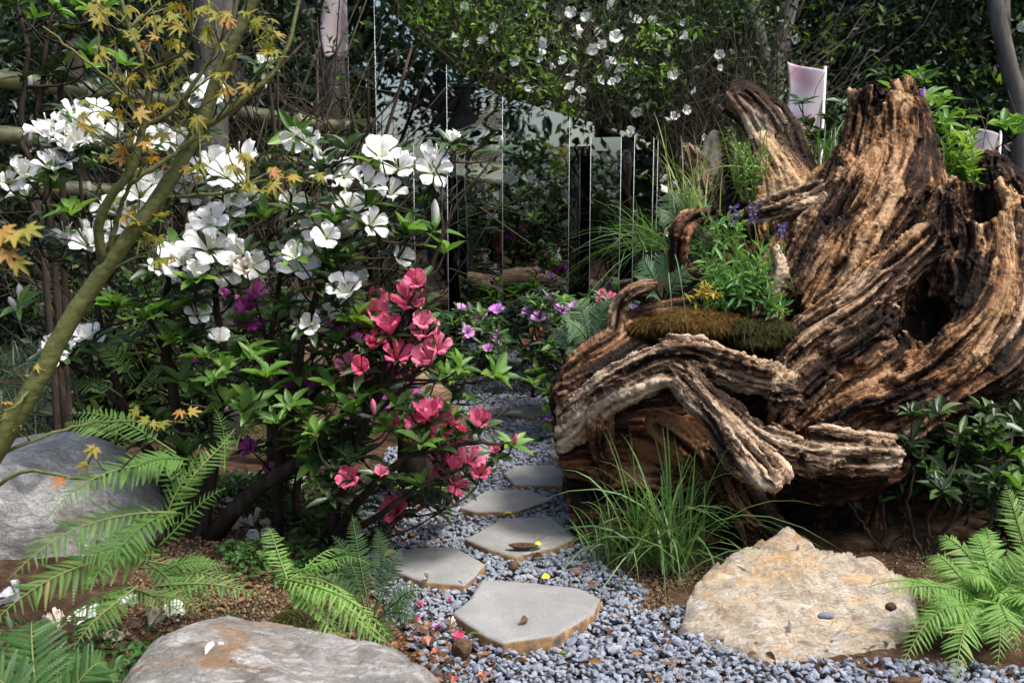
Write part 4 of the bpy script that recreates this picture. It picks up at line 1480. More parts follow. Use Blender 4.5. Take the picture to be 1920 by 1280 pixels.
def azalea(name, label, stems, flowers, leaf_regions, fresh, Yr, L=0.075, budget=300, group=None, loc=None, extra_dark=()):
    root = thing(name, label, 'azalea', loc, group)
    g = Grow()
    for pts, rad in stems:
        g.stem([P(*q) for q in pts], rad)
    tips, kinds, axes = [], [], []
    c = np.mean([P(f[0], f[1], np.mean(Yr)) for f in flowers], 0) - np.array([0, 0, 0.5])
    fl = []
    for f in flowers:
        px, py, r = f[:3]
        kind = f[3] if len(f) > 3 else 'white'
        Y = f[4] if len(f) > 4 else rng.uniform(*Yr)
        p = P(px, py, Y)
        fc = face_of(p, 0.45, c)
        size = RW(r * (1.0 if kind in ('white', 'faded') else 1.12), Y)
        fl.append((p, fc, size, kind))
    todo = [(p - fc * s * 0.62, ('flower', p, fc, s, k)) for p, fc, s, k in fl]
    for reg, n, fr in leaf_regions:
        for p in poly_sample(reg, n, Yr[0] + 0.05, Yr[1] + 0.35):
            todo.append((p, ('leaf', 'fresh' if rng.random() < fr else 'dark')))
    for q in fresh:
        todo.append((P(q[0], q[1], q[2] if len(q) > 2 else rng.uniform(Yr[0], Yr[0] + 0.15)), ('leaf', 'fresh')))
    N0 = np.array(g.nodes)
    todo.sort(key=lambda t: np.min(np.linalg.norm(N0 - t[0], axis=1)))
    for tip, what in todo:
        ax = g.reach(tip)
        if what[0] == 'flower':
            _, p, fc, s, k = what
            if k.startswith('bud_'):
                put_flower(root, p, unit(fc + np.array([0, 0, 1.0])), s, k[4:], bud=True)
            else:
                put_flower(root, p, fc, s, k)
            if k != 'faded':
                tips.append(tip - fc * 0.012)
                kinds.append('dark' if rng.random() < 0.8 else 'fresh')
                axes.append(fc)
        else:
            tips.append(tip)
            kinds.append(what[1])
            axes.append(unit(ax + np.array([0, -0.25, 0.6])))
    leafy(root, tips, kinds, axes, L, budget)
    g.tb.build('stems', MAT_STEM, root)
    settle(root)
    return root


WH = [(95, 230, 52), (165, 212, 50), (130, 262, 45), (48, 312, 42), (98, 296, 40), (186, 192, 30), (215, 240, 30),
      (125, 430, 44), (210, 392, 46), (250, 385, 45), (195, 425, 36), (290, 345, 46), (335, 325, 48), (392, 300, 62), (430, 315, 42),
      (425, 382, 44), (455, 385, 32), (300, 255, 34), (345, 482, 50), (400, 452, 58), (445, 485, 46), (322, 470, 34), (385, 420, 44), (370, 500, 36), (455, 500, 34, 'faded'),
      (375, 165, 36), (490, 110, 16), (380, 595, 36), (445, 535, 30, 'faded'), (372, 535, 24, 'bud_white'),
      (130, 625, 38), (158, 618, 36), (100, 640, 34), (40, 560, 24, 'bud_white'), (25, 572, 18, 'bud_white'), (265, 350, 40), (240, 420, 34)]
WH += [(f[0] + random.uniform(-0.9, 0.9) * f[2], f[1] + random.uniform(-0.5, 0.9) * f[2], f[2] * random.uniform(0.65, 0.95)) for f in WH if len(f) == 3 and f[2] > 32 for _ in (0, 1)]
bY = (3.35, 3.8)
azalea('white_azalea', 'tall white flowering azalea beneath the maple stem beside the grey boulder', [
    ([(345, 1060, 3.85), (355, 980, 3.82), (340, 840, 3.75), (318, 680, 3.7), (312, 520, 3.65), (300, 380, 3.6)], [0.045, 0.034, 0.024, 0.018, 0.012, 0.006]),
    ([(340, 1050, 3.85), (310, 900, 3.85), (230, 760, 3.8), (180, 560, 3.75), (150, 330, 3.7)], [0.035, 0.024, 0.016, 0.011, 0.006]),
    ([(360, 1050, 3.85), (400, 880, 3.8), (420, 700, 3.72), (405, 560, 3.65), (420, 400, 3.6)], [0.035, 0.024, 0.018, 0.012, 0.006]),
    ([(330, 700, 3.72), (250, 560, 3.7), (120, 500, 3.7), (60, 380, 3.65)], [0.014, 0.010, 0.007, 0.004]),
    ([(240, 770, 3.8), (160, 700, 3.75), (110, 660, 3.7)], [0.012, 0.008, 0.004]),
], WH, [([(60, 200), (230, 170), (470, 260), (480, 560), (470, 640), (150, 640), (70, 460)], 60, 0.15),
        ([(160, 560), (480, 560), (500, 840), (320, 900), (200, 760)], 45, 0.4)],
       [(215, 575), (270, 592), (320, 580), (385, 668), (345, 632), (470, 655), (400, 712), (420, 690), (500, 700), (455, 770), (470, 755), (130, 395), (320, 640)],
       bY, 0.085, loc=(*P(345, 1060, 3.85)[:2], 0.05))

WH2 = [(548, 470, 34), (578, 455, 54), (612, 440, 32), (520, 478, 34), (560, 505, 30, 'faded'), (590, 420, 36), (550, 378, 36), (548, 440, 34, 'faded'), (560, 425, 30, 'faded'),
       (615, 310, 44), (592, 300, 34), (550, 262, 40), (575, 256, 32), (715, 272, 44), (698, 330, 44), (675, 382, 46), (708, 414, 36), (660, 375, 34),
       (815, 288, 46), (850, 250, 24), (941, 268, 11, 'bud_white'), (815, 405, 26, 'bud_white'), (758, 480, 34), (645, 530, 46), (672, 520, 34), (640, 572, 36), (575, 582, 44), (668, 560, 24),
       (770, 655, 14, 'bud_white'), (595, 296, 18, 'bud_white'), (625, 400, 14, 'bud_white')]
WH2 += [(f[0] + random.uniform(-0.9, 0.9) * f[2], f[1] + random.uniform(-0.3, 1.0) * f[2], f[2] * random.uniform(0.65, 0.95)) for f in WH2 if len(f) == 3 and f[2] > 40]
azalea('white_azalea', 'slender white azalea with single blossoms rising in front of the mirrors', [
    ([(395, 1010, 3.8), (460, 930, 3.72), (560, 870, 3.62), (650, 815, 3.56), (720, 730, 3.52), (775, 600, 3.5), (800, 540, 3.5), (830, 440, 3.5), (880, 350, 3.5), (938, 278, 3.5)], [0.040, 0.032, 0.026, 0.022, 0.016, 0.012, 0.009, 0.006, 0.004, 0.002]),
    ([(520, 1010, 3.85), (530, 860, 3.8), (560, 700, 3.7), (600, 520, 3.65), (640, 380, 3.6), (700, 300, 3.6)], [0.026, 0.020, 0.015, 0.010, 0.007, 0.004]),
    ([(530, 880, 3.8), (500, 720, 3.75), (520, 560, 3.7), (540, 420, 3.65), (560, 290, 3.6)], [0.018, 0.014, 0.010, 0.007, 0.003]),
    ([(600, 520, 3.65), (690, 540, 3.6), (740, 510, 3.6)], [0.008, 0.006, 0.003]),
    ([(830, 440, 3.5), (826, 370, 3.5), (812, 300, 3.5)], [0.005, 0.004, 0.002]),
], WH2, [([(500, 240), (640, 240), (760, 260), (780, 420), (700, 560), (520, 600), (490, 420)], 62, 0.16),
         ([(480, 600), (640, 600), (700, 760), (640, 900), (500, 860)], 40, 0.35)],
       [(590, 870), (545, 760), (625, 470), (610, 490), (515, 790), (590, 830), (660, 600), (700, 610), (835, 470), (930, 705), (1000, 720, 4.6)],
       (3.4, 3.8), 0.085, loc=(*P(520, 1010, 3.85)[:2], 0.05))

PK = [(700, 565, 40, 'pink'), (765, 552, 40, 'pink'), (728, 602, 36, 'pink'), (680, 585, 30, 'pink'), (662, 676, 44, 'pink'), (640, 690, 30, 'pink'), (795, 612, 36, 'pink'), (795, 665, 38, 'pink'), (745, 655, 36, 'pink'), (715, 628, 28, 'pink'),
      (805, 762, 40, 'pink'), (798, 800, 36, 'pink'), (838, 810, 42, 'pink'), (900, 783, 36, 'pink'), (885, 850, 38, 'pink'), (852, 866, 28, 'pink'), (857, 908, 26, 'pink'), (650, 892, 30, 'pink'), (735, 950, 36, 'pink'), (965, 826, 14, 'bud_pink'),
      (700, 766, 18, 'bud_pink'), (928, 840, 18, 'pink'), (700, 640, 28, 'pink'), (820, 640, 30, 'pink'), (770, 620, 30, 'pink'), (820, 840, 34, 'pink'), (780, 790, 32, 'pink'), (900, 880, 26, 'pink'), (690, 600, 30, 'pink'), (870, 800, 28, 'pink'), (830, 880, 26, 'pink'), (740, 790, 20, 'pink'), (838, 775, 26, 'pink'), (760, 690, 26, 'pink'), (715, 880, 18, 'pink'), (770, 580, 26, 'pink')]
PK += [(f[0] + random.uniform(-0.8, 0.8) * f[2], f[1] + random.uniform(-0.8, 0.8) * f[2], f[2] * random.uniform(0.7, 0.95), 'pink') for f in PK if f[2] > 34]
azalea('coral_azalea', 'coral pink azalea leaning over the gravel path edge', [
    ([(610, 1020, 3.75), (640, 900, 3.65), (690, 780, 3.55), (735, 640, 3.5), (770, 560, 3.45)], [0.026, 0.02, 0.015, 0.010, 0.004]),
    ([(615, 1020, 3.75), (690, 920, 3.55), (780, 850, 3.45), (900, 830, 3.4), (960, 828, 3.38)], [0.022, 0.016, 0.011, 0.007, 0.003]),
    ([(620, 1020, 3.75), (720, 960, 3.5), (800, 900, 3.42), (850, 900, 3.4)], [0.018, 0.012, 0.008, 0.003]),
    ([(640, 900, 3.65), (640, 780, 3.6), (660, 690, 3.5)], [0.012, 0.009, 0.004]),
    ([(690, 780, 3.55), (770, 720, 3.5), (800, 640, 3.48)], [0.010, 0.008, 0.004]),
    ([(700, 1030, 3.55), (760, 960, 3.48), (850, 948, 3.4)], [0.008, 0.005, 0.003]),
], PK, [([(620, 560), (790, 540), (850, 700), (830, 760), (620, 760)], 46, 0.22), ([(600, 760), (830, 740), (920, 840), (860, 940), (740, 1010), (600, 980)], 62, 0.2)],
       [(680, 745), (725, 800), (660, 770), (790, 830), (840, 700), (860, 690), (590, 810), (790, 910), (620, 720), (745, 760)], (3.35, 3.65), 0.080, loc=(*P(612, 1020, 3.75)[:2], 0.05))

MG = [(470, 592, 36, 'magenta'), (478, 540, 28, 'magenta'), (562, 712, 32, 'magenta'), (545, 655, 30, 'magenta'), (560, 690, 22, 'magenta'), (720, 690, 38, 'magenta'), (760, 720, 28, 'magenta'), (695, 705, 30, 'magenta'), (655, 610, 32, 'magenta'), (625, 600, 22, 'magenta'),
      (462, 835, 20, 'magenta'), (510, 872, 22, 'magenta'), (430, 548, 24, 'magenta'), (360, 670, 14, 'magenta'), (590, 650, 18, 'magenta'), (735, 745, 24, 'magenta'), (465, 570, 26, 'magenta'), (675, 625, 26, 'magenta')]
azalea('magenta_azalea', 'magenta azalea deep among the white and coral bushes', [
    ([(560, 1000, 4.0), (555, 880, 3.98), (540, 760, 3.95), (500, 640, 3.9), (475, 550, 3.9)], [0.02, 0.016, 0.012, 0.008, 0.004]),
    ([(555, 880, 3.98), (640, 780, 3.9), (720, 700, 3.85)], [0.014, 0.010, 0.004]),
    ([(540, 800, 3.95), (640, 680, 3.9), (670, 610, 3.88)], [0.012, 0.008, 0.004]),
], MG, [([(420, 560), (800, 560), (800, 800), (480, 900)], 70, 0.1)], [], (3.8, 4.1), 0.075, budget=160, loc=(*P(560, 1000, 4.0)[:2], 0.05))
print('azaleas', round(time.time() - T0, 1))

# azaleas beyond the stump, doubled by the mirrors
LC = [(1035, 560, 16), (1055, 575, 17), (1010, 590, 16), (1045, 625, 17), (1075, 570, 14), (1020, 650, 14), (1060, 640, 14), (990, 580, 14), (1090, 600, 13), (1032, 602, 13), (1000, 690, 13), (1030, 780, 15), (1045, 750, 14), (1022, 812, 12), (1060, 690, 12)]
azalea('lilac_azalea', 'lilac azalea between the far side of the stump and the mirror wall', [
    ([(1070, 800, 5.6), (1060, 700, 5.6), (1050, 600, 5.6)], [0.016, 0.010, 0.004]), ([(1070, 800, 5.6), (1020, 680, 5.6), (1000, 600, 5.65)], [0.014, 0.009, 0.004]),
    ([(1075, 800, 5.6), (1100, 690, 5.6), (1095, 610, 5.6)], [0.014, 0.009, 0.004]), ([(1070, 800, 5.6), (1040, 780, 5.45)], [0.008, 0.003])],
       [(*f, 'lilac') for f in LC], [([(985, 560), (1110, 550), (1120, 760), (1010, 740)], 80, 0.4)], [(1005, 718, 5.4), (1030, 735, 5.4), (1040, 770, 5.4)], (5.35, 5.85), 0.085, budget=60, loc=(*P(1070, 800, 5.6)[:2], 0.0))
SL = [(1000, 620, 12), (1012, 632, 12), (992, 665, 12), (1005, 672, 11), (985, 640, 11), (1020, 615, 10)]
azalea('salmon_azalea', 'low salmon azalea at the foot of the mirror wall', [([(1000, 745, 5.9), (998, 690, 5.9), (1000, 630, 5.9)], [0.010, 0.007, 0.003])],
       [(*f, 'salmon') for f in SL], [([(975, 610), (1030, 610), (1030, 720), (975, 720)], 26, 0.2)], [], (5.8, 5.95), 0.07, budget=30, loc=(*P(1000, 745, 5.9)[:2], 0.0))
LC2 = [(900, 590, 15), (930, 575, 16), (880, 620, 14), (915, 650, 13), (935, 632, 14), (870, 575, 13), (925, 700, 12), (890, 690, 12)]
azalea('lilac_azalea', 'lilac azalea before the wavy mirror panel on the far bank of the path', [
    ([(800, 790, 5.4), (820, 700, 5.4), (860, 620, 5.4)], [0.014, 0.009, 0.004]), ([(800, 790, 5.4), (870, 720, 5.5), (920, 640, 5.5)], [0.012, 0.008, 0.004])],
       [(*f, 'lilac') for f in LC2], [([(800, 590), (940, 580), (940, 740), (790, 760)], 80, 0.3)], [], (5.3, 5.7), 0.08, budget=40, loc=(*P(800, 790, 5.4)[:2], 0.0))
RD = [(1130, 548, 11), (1140, 560, 12), (1125, 560, 10), (1148, 552, 10)]
azalea('red_azalea', 'small red azalea glimpsed between the arching root and mirror column', [([(1120, 700, 5.75), (1130, 620, 5.75), (1135, 560, 5.75)], [0.010, 0.007, 0.003])],
       [(*f, 'pink') for f in RD], [([(1100, 550), (1160, 550), (1160, 650), (1100, 650)], 24, 0.3)], [], (5.7, 5.85), 0.07, budget=20, loc=(*P(1120, 700, 5.75)[:2], 0.0))
PKB = [(1172, 585, 11), (1188, 575, 11), (1180, 600, 10), (1165, 570, 9)]
azalea('lilac_azalea', 'lilac blossoms seen through the arching root of the stump', [([(1180, 700, 5.0), (1178, 640, 5.0), (1178, 590, 5.0)], [0.010, 0.007, 0.003])],
       [(*f, 'lilac') for f in PKB], [([(1150, 560), (1210, 560), (1210, 660), (1150, 660)], 22, 0.4)], [], (4.95, 5.1), 0.07, budget=20, loc=(*P(1180, 700, 5.0)[:2], 0.0))
print('far azaleas', round(time.time() - T0, 1))

# ------------------------------------------------------------------ maple
m = NT_('maple_bark')
nb = m.noise(34, 6, 0.65, sc=(1, 1, 1.6))
m.bump(nb, 0.6, 0.008)
MAT_MAPLE = m.set(m.ramp(nb, [(0.3, (0.050, 0.058, 0.018)), (0.55, (0.105, 0.115, 0.032)), (0.75, (0.17, 0.165, 0.06))]), 0.6, 0.35)
MAT_MLEAF = leaf_mat('maple_leaf', [(0.0, (0.20, 0.22, 0.03)), (0.55, (0.31, 0.27, 0.04)), (0.82, (0.37, 0.25, 0.045)), (0.94, (0.40, 0.18, 0.04)), (1.0, (0.38, 0.12, 0.035))], 0.5, 0.42)
lob = []
for k, (a, r) in enumerate([(-128, 0.36), (-84, 0.70), (-42, 0.93), (0, 1.06), (42, 0.93), (84, 0.70), (128, 0.36)]):
    a = math.radians(a)
    lob += [(a - 0.22, r * 0.58), (a - 0.11, r * 0.80), (a, r), (a + 0.11, r * 0.80), (a + 0.22, r * 0.58), (a + math.radians(21), 0.40)]
lob = lob[:-1]
mv = [[0, 0, 0]] + [[r * math.cos(a), r * math.sin(a), -0.30 * r * r + 0.05 * math.sin(5 * a)] for a, r in lob]
mf = [[0, i, i + 1] for i in range(1, len(mv) - 1)]
MLEAF_ME = [make_mesh('leaf', np.array(mv) * [1, 1, q], np.array(mf), MAT_MLEAF) for q in (1.0, 1.9, 0.3)]
maple = thing('maple', 'young green stemmed maple with yellow orange leaves crossing the white azalea', 'maple', (*P(-165, 1360, 2.6)[:2], 0))
g = Grow()
g.stem([P(*q) for q in [(-170, 1380, 2.62), (-150, 1180, 2.6), (-90, 980, 2.58), (0, 832, 2.58), (72, 710, 2.6), (125, 610, 2.62), (195, 505, 2.64), (290, 380, 2.68), (368, 250, 2.72), (418, 120, 2.76), (490, -40, 2.8), (540, -200, 2.84), (570, -380, 2.88), (560, -520, 2.9)]],
       [0.034, 0.032, 0.029, 0.0265, 0.025, 0.0235, 0.022, 0.0205, 0.019, 0.0175, 0.016, 0.013, 0.009, 0.003], 52, 14, 0.0012)
for pts, r0, r1 in [([(195, 500, 2.64), (185, 430, 2.62), (208, 370, 2.6), (248, 319, 2.6), (265, 242, 2.6), (278, 195, 2.6), (275, 134, 2.6), (240, 50, 2.6), (225, -30, 2.6)], 0.017, 0.006),
                    ([(205, 470, 2.64), (225, 390, 2.64), (252, 330, 2.64)], 0.010, 0.006),
                    ([(240, 345, 2.6), (335, 282, 2.66), (368, 235, 2.7)], 0.009, 0.006),
                    ([(380, 240, 2.72), (470, 175, 2.74), (524, 117, 2.76), (554, 40, 2.78), (565, -30, 2.8)], 0.011, 0.005),
                    ([(265, 242, 2.6), (330, 200, 2.62), (380, 134, 2.64), (433, 40, 2.66), (445, -20, 2.66)], 0.009, 0.004),
                    ([(275, 134, 2.6), (350, 90, 2.55), (360, -10, 2.5)], 0.006, 0.003),
                    ([(80, 50, 2.5), (130, 90, 2.5), (180, 130, 2.5), (235, 180, 2.56), (262, 230, 2.6)], 0.003, 0.006),
                    ([(300, 370, 2.68), (420, 360, 2.7), (520, 335, 2.7), (590, 345, 2.7)], 0.006, 0.003),
                    ([(60, 725, 2.6), (30, 760, 2.5), (10, 770, 2.4)], 0.006, 0.003),
                    ([(-90, 980, 2.58), (40, 885, 2.6), (150, 898, 2.62), (215, 890, 2.64)], 0.008, 0.003),
                    ([(-20, 860, 2.58), (100, 810, 2.66), (200, 790, 2.72), (350, 792, 2.8)], 0.007, 0.003),
                    ([(-160, 640, 2.0), (-60, 540, 1.9), (10, 470, 1.85)], 0.006, 0.003),
                    ([(-150, 1180, 2.6), (-190, 900, 2.3), (-165, 640, 2.0)], 0.02, 0.006)]:
    g.stem([P(*q) for q in pts], [r0 * 0.85, r1 * 0.8], 16, 7, 0.002)
ML = [(185, 20), (205, 30), (180, 30), (300, 5), (330, 15), (262, 38), (308, 45), (350, 50), (390, 40), (402, 55), (372, 30), (420, 45), (225, 65), (250, 62), (490, 40), (505, 55), (495, 75), (515, 75), (463, 55), (175, 110), (265, 95), (276, 112), (310, 75), (320, 92), (340, 95), (400, 90), (330, 120), (440, 110), (512, 105), (522, 108), (425, 140), (420, 155), (230, 160), (246, 155), (275, 155), (300, 152), (325, 165), (280, 200), (300, 205), (222, 195), (215, 215), (420, 180), (450, 175), (465, 170), (270, 230), (290, 220), (340, 225), (330, 240), (160, 205), (140, 225), (150, 240), (385, 260), (215, 280), (220, 315), (240, 310), (280, 290), (285, 300), (430, 285), (446, 305), (460, 320), (512, 330), (540, 340), (562, 345), (592, 345), (470, 360), (482, 367), (500, 350), (380, 320), (360, 330), (250, 400), (290, 405), (260, 432), (250, 425), (265, 455), (290, 490), (302, 495), (285, 455),
      (50, 710), (10, 760), (22, 780), (245, 780), (270, 805), (286, 812), (355, 790), (175, 850), (155, 880), (125, 915), (168, 845), (20, 795), (70, 690), (290, 800), (345, 782), (240, 30), (345, 25), (200, 5), (395, 10), (475, 25), (240, 215), (255, 265), (310, 260)]
ML2 = list(ML)
for (px, py) in ML:
    for _ in range(1 if py < 600 else 0):
        ML2.append((px + random.uniform(-26, 26), py + random.uniform(-18, 22)))
ML2 += [(random.uniform(430, 610), random.uniform(-480, -40)) for _ in range(40)]
for (px, py) in ML2:
    Y = 2.66 + rng.uniform(-0.14, 0.10)
    if py > 600:
        Y = 2.58
    p = P(px + rng.uniform(-6, 6), py + rng.uniform(-6, 6), Y)
    if px > 620:
        continue
    base = p + np.array([rng.uniform(-0.02, 0.02), rng.uniform(-0.01, 0.02), 0.015])
    g.reach(base, 0.0022, 0.0010, sag=-0.3)
    d = unit(np.array([rng.normal(0, 0.8), rng.normal(-0.3, 0.5), -0.35 + rng.normal(0, 0.25)]))
    nrm = unit(np.array([rng.normal(0, 0.35), -0.45 + rng.normal(0, 0.4), 0.9]))
    X, Y_, Z = frame_of(d, nrm)
    s = RW(rng.uniform(17, 28), Y)
    add('leaf', MLEAF_ME[rng.integers(0, 3)], maple, mat4(X * s, Y_ * s, Z * s, base))
for (px, py, s0) in [(25, 440, 30), (50, 428, 28), (12, 470, 30), (30, 490, 26), (5, 430, 30)]:
    p = P(px, py, 1.85)
    g.reach(p, 0.002, 0.001)
    X, Y_, Z = frame_of(unit(np.array([rng.normal(0, 0.8), -0.2, -0.4])), unit(np.array([rng.normal(0, 0.3), -0.6, 0.8])))
    s = RW(s0 * 1.25, 1.85)
    add('leaf', MLEAF_ME[rng.integers(0, 3)], maple, mat4(X * s, Y_ * s, Z * s, p))
g.tb.build('stem', MAT_MAPLE, maple)
settle(maple)
print('maple', round(time.time() - T0, 1))

# ------------------------------------------------------------------ ferns
def pinna_tpl(n=12, wmax=0.125, curl=0.10):
    V, F = [], []
    for k in range(n):
        x0 = k / n
        w = wmax * np.interp(x0, [0, 0.15, 0.6, 0.9, 1], [0.75, 1, 0.72, 0.3, 0.1])
        dx = 1.02 / n
        for sg in (1, -1):
            b = len(V)
            V += [[x0, 0, -curl * x0 * x0], [x0 + dx * 0.88, 0, -curl * (x0 + dx) ** 2], [x0 + dx * 1.08 + w * 0.30, sg * w, -curl * x0 * x0 - 0.025], [x0 + dx * 0.55 + w * 0.25, sg * w * 1.05, -curl * x0 * x0 - 0.03]]
            F.append([b, b + 1, b + 2, b + 3] if sg > 0 else [b, b + 3, b + 2, b + 1])
    return np.array(V, float), np.array(F)


PIN = pinna_tpl()
MAT_FERN_L = leaf_mat('fern_lime', [(0.0, (0.13, 0.27, 0.05)), (0.5, (0.18, 0.34, 0.075)), (0.95, (0.25, 0.42, 0.11)), (1.0, (0.34, 0.36, 0.12))], 0.5, 0.38)
MAT_FERN_M = leaf_mat('fern_green', [(0.0, (0.065, 0.15, 0.028)), (0.5, (0.10, 0.21, 0.042)), (0.95, (0.15, 0.28, 0.065)), (1.0, (0.26, 0.24, 0.07))], 0.5, 0.36)
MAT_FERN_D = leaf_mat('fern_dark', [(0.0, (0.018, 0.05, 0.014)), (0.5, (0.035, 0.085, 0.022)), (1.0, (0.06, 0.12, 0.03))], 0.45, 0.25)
MAT_FERN_B = leaf_mat('fern_mid_dark', [(0.0, (0.03, 0.085, 0.018)), (0.5, (0.05, 0.125, 0.026)), (1.0, (0.08, 0.17, 0.04))], 0.5, 0.3)  # mid-dark green leaf colour, between the green and the dark fern
MAT_FERN_G = leaf_mat('fern_grey', [(0.0, (0.06, 0.13, 0.06)), (0.5, (0.10, 0.19, 0.09)), (1.0, (0.15, 0.25, 0.12))], 0.5, 0.3)
MAT_RACHIS = NT_('fern_stalk').set((0.14, 0.17, 0.05), 0.6, 0.3)
PIN_ME = {k: [make_mesh('pinna', *pinna_tpl(curl=q), mt) for q in (0.10, 0.32, -0.06, 0.2)] for k, mt in (('L', MAT_FERN_L), ('M', MAT_FERN_M), ('D', MAT_FERN_D), ('G', MAT_FERN_G), ('B', MAT_FERN_B))}
FMAT = {'L': MAT_FERN_L, 'M': MAT_FERN_M, 'D': MAT_FERN_D, 'G': MAT_FERN_G, 'B': MAT_FERN_B}


def frond(root, base, tip, arch=0.1, width=0.16, n=18, kind='L', single=True, bare=0.18, ang=58, nrm=None, droop=0.25, pw=0.66):
    base, tip = np.asarray(base, float), np.asarray(tip, float)
    L = np.linalg.norm(tip - base)
    ctrl = base * 0.45 + tip * 0.55 + np.array([0, 0, arch])
    t = np.linspace(0, 1, 16)[:, None]
    pts = base * (1 - t) ** 2 + 2 * ctrl * t * (1 - t) + tip * t * t
    sw = unit(np.cross(tip - base, [0, 0, 1.0]))
    pts = pts + sw * (L * rng.normal(0, 0.05)) * np.sin(np.pi * t) + np.array([0, 0, 1.0]) * (L * rng.normal(0, 0.025)) * np.sin(2 * np.pi * t) - np.array([0, 0, 1.0]) * L * 0.10 * np.clip(t - 0.65, 0, 1) ** 1.5
    V, Q, T = tube(pts, np.linspace(0.0035, 0.0010, 16), 5)
    n = int(n * 1.25) if ang < 70 else n
    up = np.array([0, 0, 1.0]) if nrm is None else np.asarray(nrm, float)
    tv, tf = PIN
    fo = mk('frond', V, [Q, T], MAT_RACHIS, root) if single else None
    items = []
    for k in range(n):
        s = bare + (1 - bare) * (k + 0.5) / n
        f = s * 15
        i = min(int(f), 14)
        p = pts[i] * (1 - (f - i)) + pts[i + 1] * (f - i)
        tg = unit(pts[i + 1] - pts[i])
        side = unit(np.cross(tg, up))
        nn_ = np.cross(side, tg)
        l = width * np.interp((s - bare) / (1 - bare), [0, 0.12, 0.35, 0.7, 0.92, 1], [0.62, 0.85, 1.0, 0.66, 0.22, 0.06]) * rng.uniform(0.9, 1.1)
        a = math.radians(ang + rng.normal(0, 5))
        for sg in (1, -1):
            d = unit(side * sg * math.sin(a) + tg * math.cos(a) - up * (droop + rng.normal(0, 0.06)))
            N_ = unit(nn_ + rng.normal(0, 0.16, 3))
            w = l * 1.0 * pw
            if single:
                X, Y, Z = frame_of(d, N_)
                add('pinna', PIN_ME[kind][rng.integers(0, 4)], fo, mat4(X * l, Y * w, Z * l, p))
            else:
                items.append((p, d, N_, l, w))
    if not single:
        Vp, Fp, Tp = scatter(tv, tf, [a[0] for a in items], np.array([a[1] for a in items]), np.array([a[2] for a in items]), np.array([a[3] for a in items]), np.array([a[4] for a in items]))
        o = mk('frond', np.vstack([Vp, V]), [np.vstack([Fp, Q + len(Vp)]), T + len(Vp)], FMAT[kind], root, {'tone': np.concatenate([np.full(len(Vp), rng.random()), np.zeros(len(V))])})


def fern(label, base, fronds, kind, single=True, group=None, name='fern', fill=0, **kw):
    root = thing(name, label, 'fern', base, group)
    for fr in fronds:
        b, t = P(*fr[0]), P(*fr[1])
        frond(root, b, t, fr[2] if len(fr) > 2 else 0.1, (fr[3] if len(fr) > 3 else 0.15) * (0.76 if kind in 'LMB' else 1), fr[4] if len(fr) > 4 else 16, kind, single, **kw)
        for q in range(fill):
            L_ = np.linalg.norm(t - b)
            t2 = b + (t - b) * rng.uniform(0.55, 0.85) + rng.normal(0, 0.22, 3) * L_ * [1, 0.6, 0.7] + [0, 0.05, 0.0]
            t2[2] = max(t2[2], 0.04)
            frond(root, b + rng.normal(0, 0.012, 3), t2, (fr[2] if len(fr) > 2 else 0.1) * rng.uniform(0.6, 1.2), (fr[3] if len(fr) > 3 else 0.15) * rng.uniform(0.5, 0.7), int((fr[4] if len(fr) > 4 else 16) * 0.9), kind, False, **kw)
    settle(root)
    return root


# big drooping fern over the grey boulder
fern('large drooping fern spreading over the grey boulder', G(330, 1180)[:3] * [1, 1, 0], [
    ((350, 870, 2.75), (86, 968, 2.45), 0.10, 0.105, 18),
    ((330, 960, 2.70), (10, 1085, 2.38), 0.10, 0.120, 19),
    ((300, 1040, 2.60), (-20, 1165, 2.28), 0.09, 0.125, 18),
    ((255, 1100, 2.50), (135, 1215, 2.30), 0.04, 0.080, 14),
    ((300, 1010, 2.70), (375, 830, 2.75), 0.02, 0.085, 14),
    ((330, 940, 2.72), (440, 800, 2.90), 0.03, 0.075, 13)], 'M', fill=1, droop=0.12, nrm=(0, -0.55, 0.9), bare=0.06)
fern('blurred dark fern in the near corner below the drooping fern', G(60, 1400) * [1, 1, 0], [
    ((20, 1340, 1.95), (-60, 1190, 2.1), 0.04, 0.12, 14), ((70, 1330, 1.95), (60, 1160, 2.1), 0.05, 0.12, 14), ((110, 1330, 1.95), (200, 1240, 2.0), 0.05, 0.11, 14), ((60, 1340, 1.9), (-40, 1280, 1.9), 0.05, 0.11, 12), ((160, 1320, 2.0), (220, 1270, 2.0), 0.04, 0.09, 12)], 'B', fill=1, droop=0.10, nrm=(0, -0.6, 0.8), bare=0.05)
fern('lime fern arching across the quartz boulder', G(520, 1130) * [1, 1, 0], [
    ((520, 1095, 2.75), (820, 1275, 2.45), 0.10, 0.085, 22), ((530, 1095, 2.75), (690, 1275, 2.45), 0.10, 0.070, 18), ((540, 1090, 2.78), (600, 1215, 2.55), 0.06, 0.065, 15),
    ((545, 1085, 2.80), (705, 1175, 2.65), 0.06, 0.070, 15), ((540, 1090, 2.8), (500, 985, 2.95), 0.04, 0.06, 14), ((530, 1095, 2.78), (650, 1060, 2.85), 0.05, 0.065, 14), ((545, 1090, 2.75), (760, 1230, 2.5), 0.12, 0.075, 18)], 'L', fill=1, droop=0.30, bare=0.08)
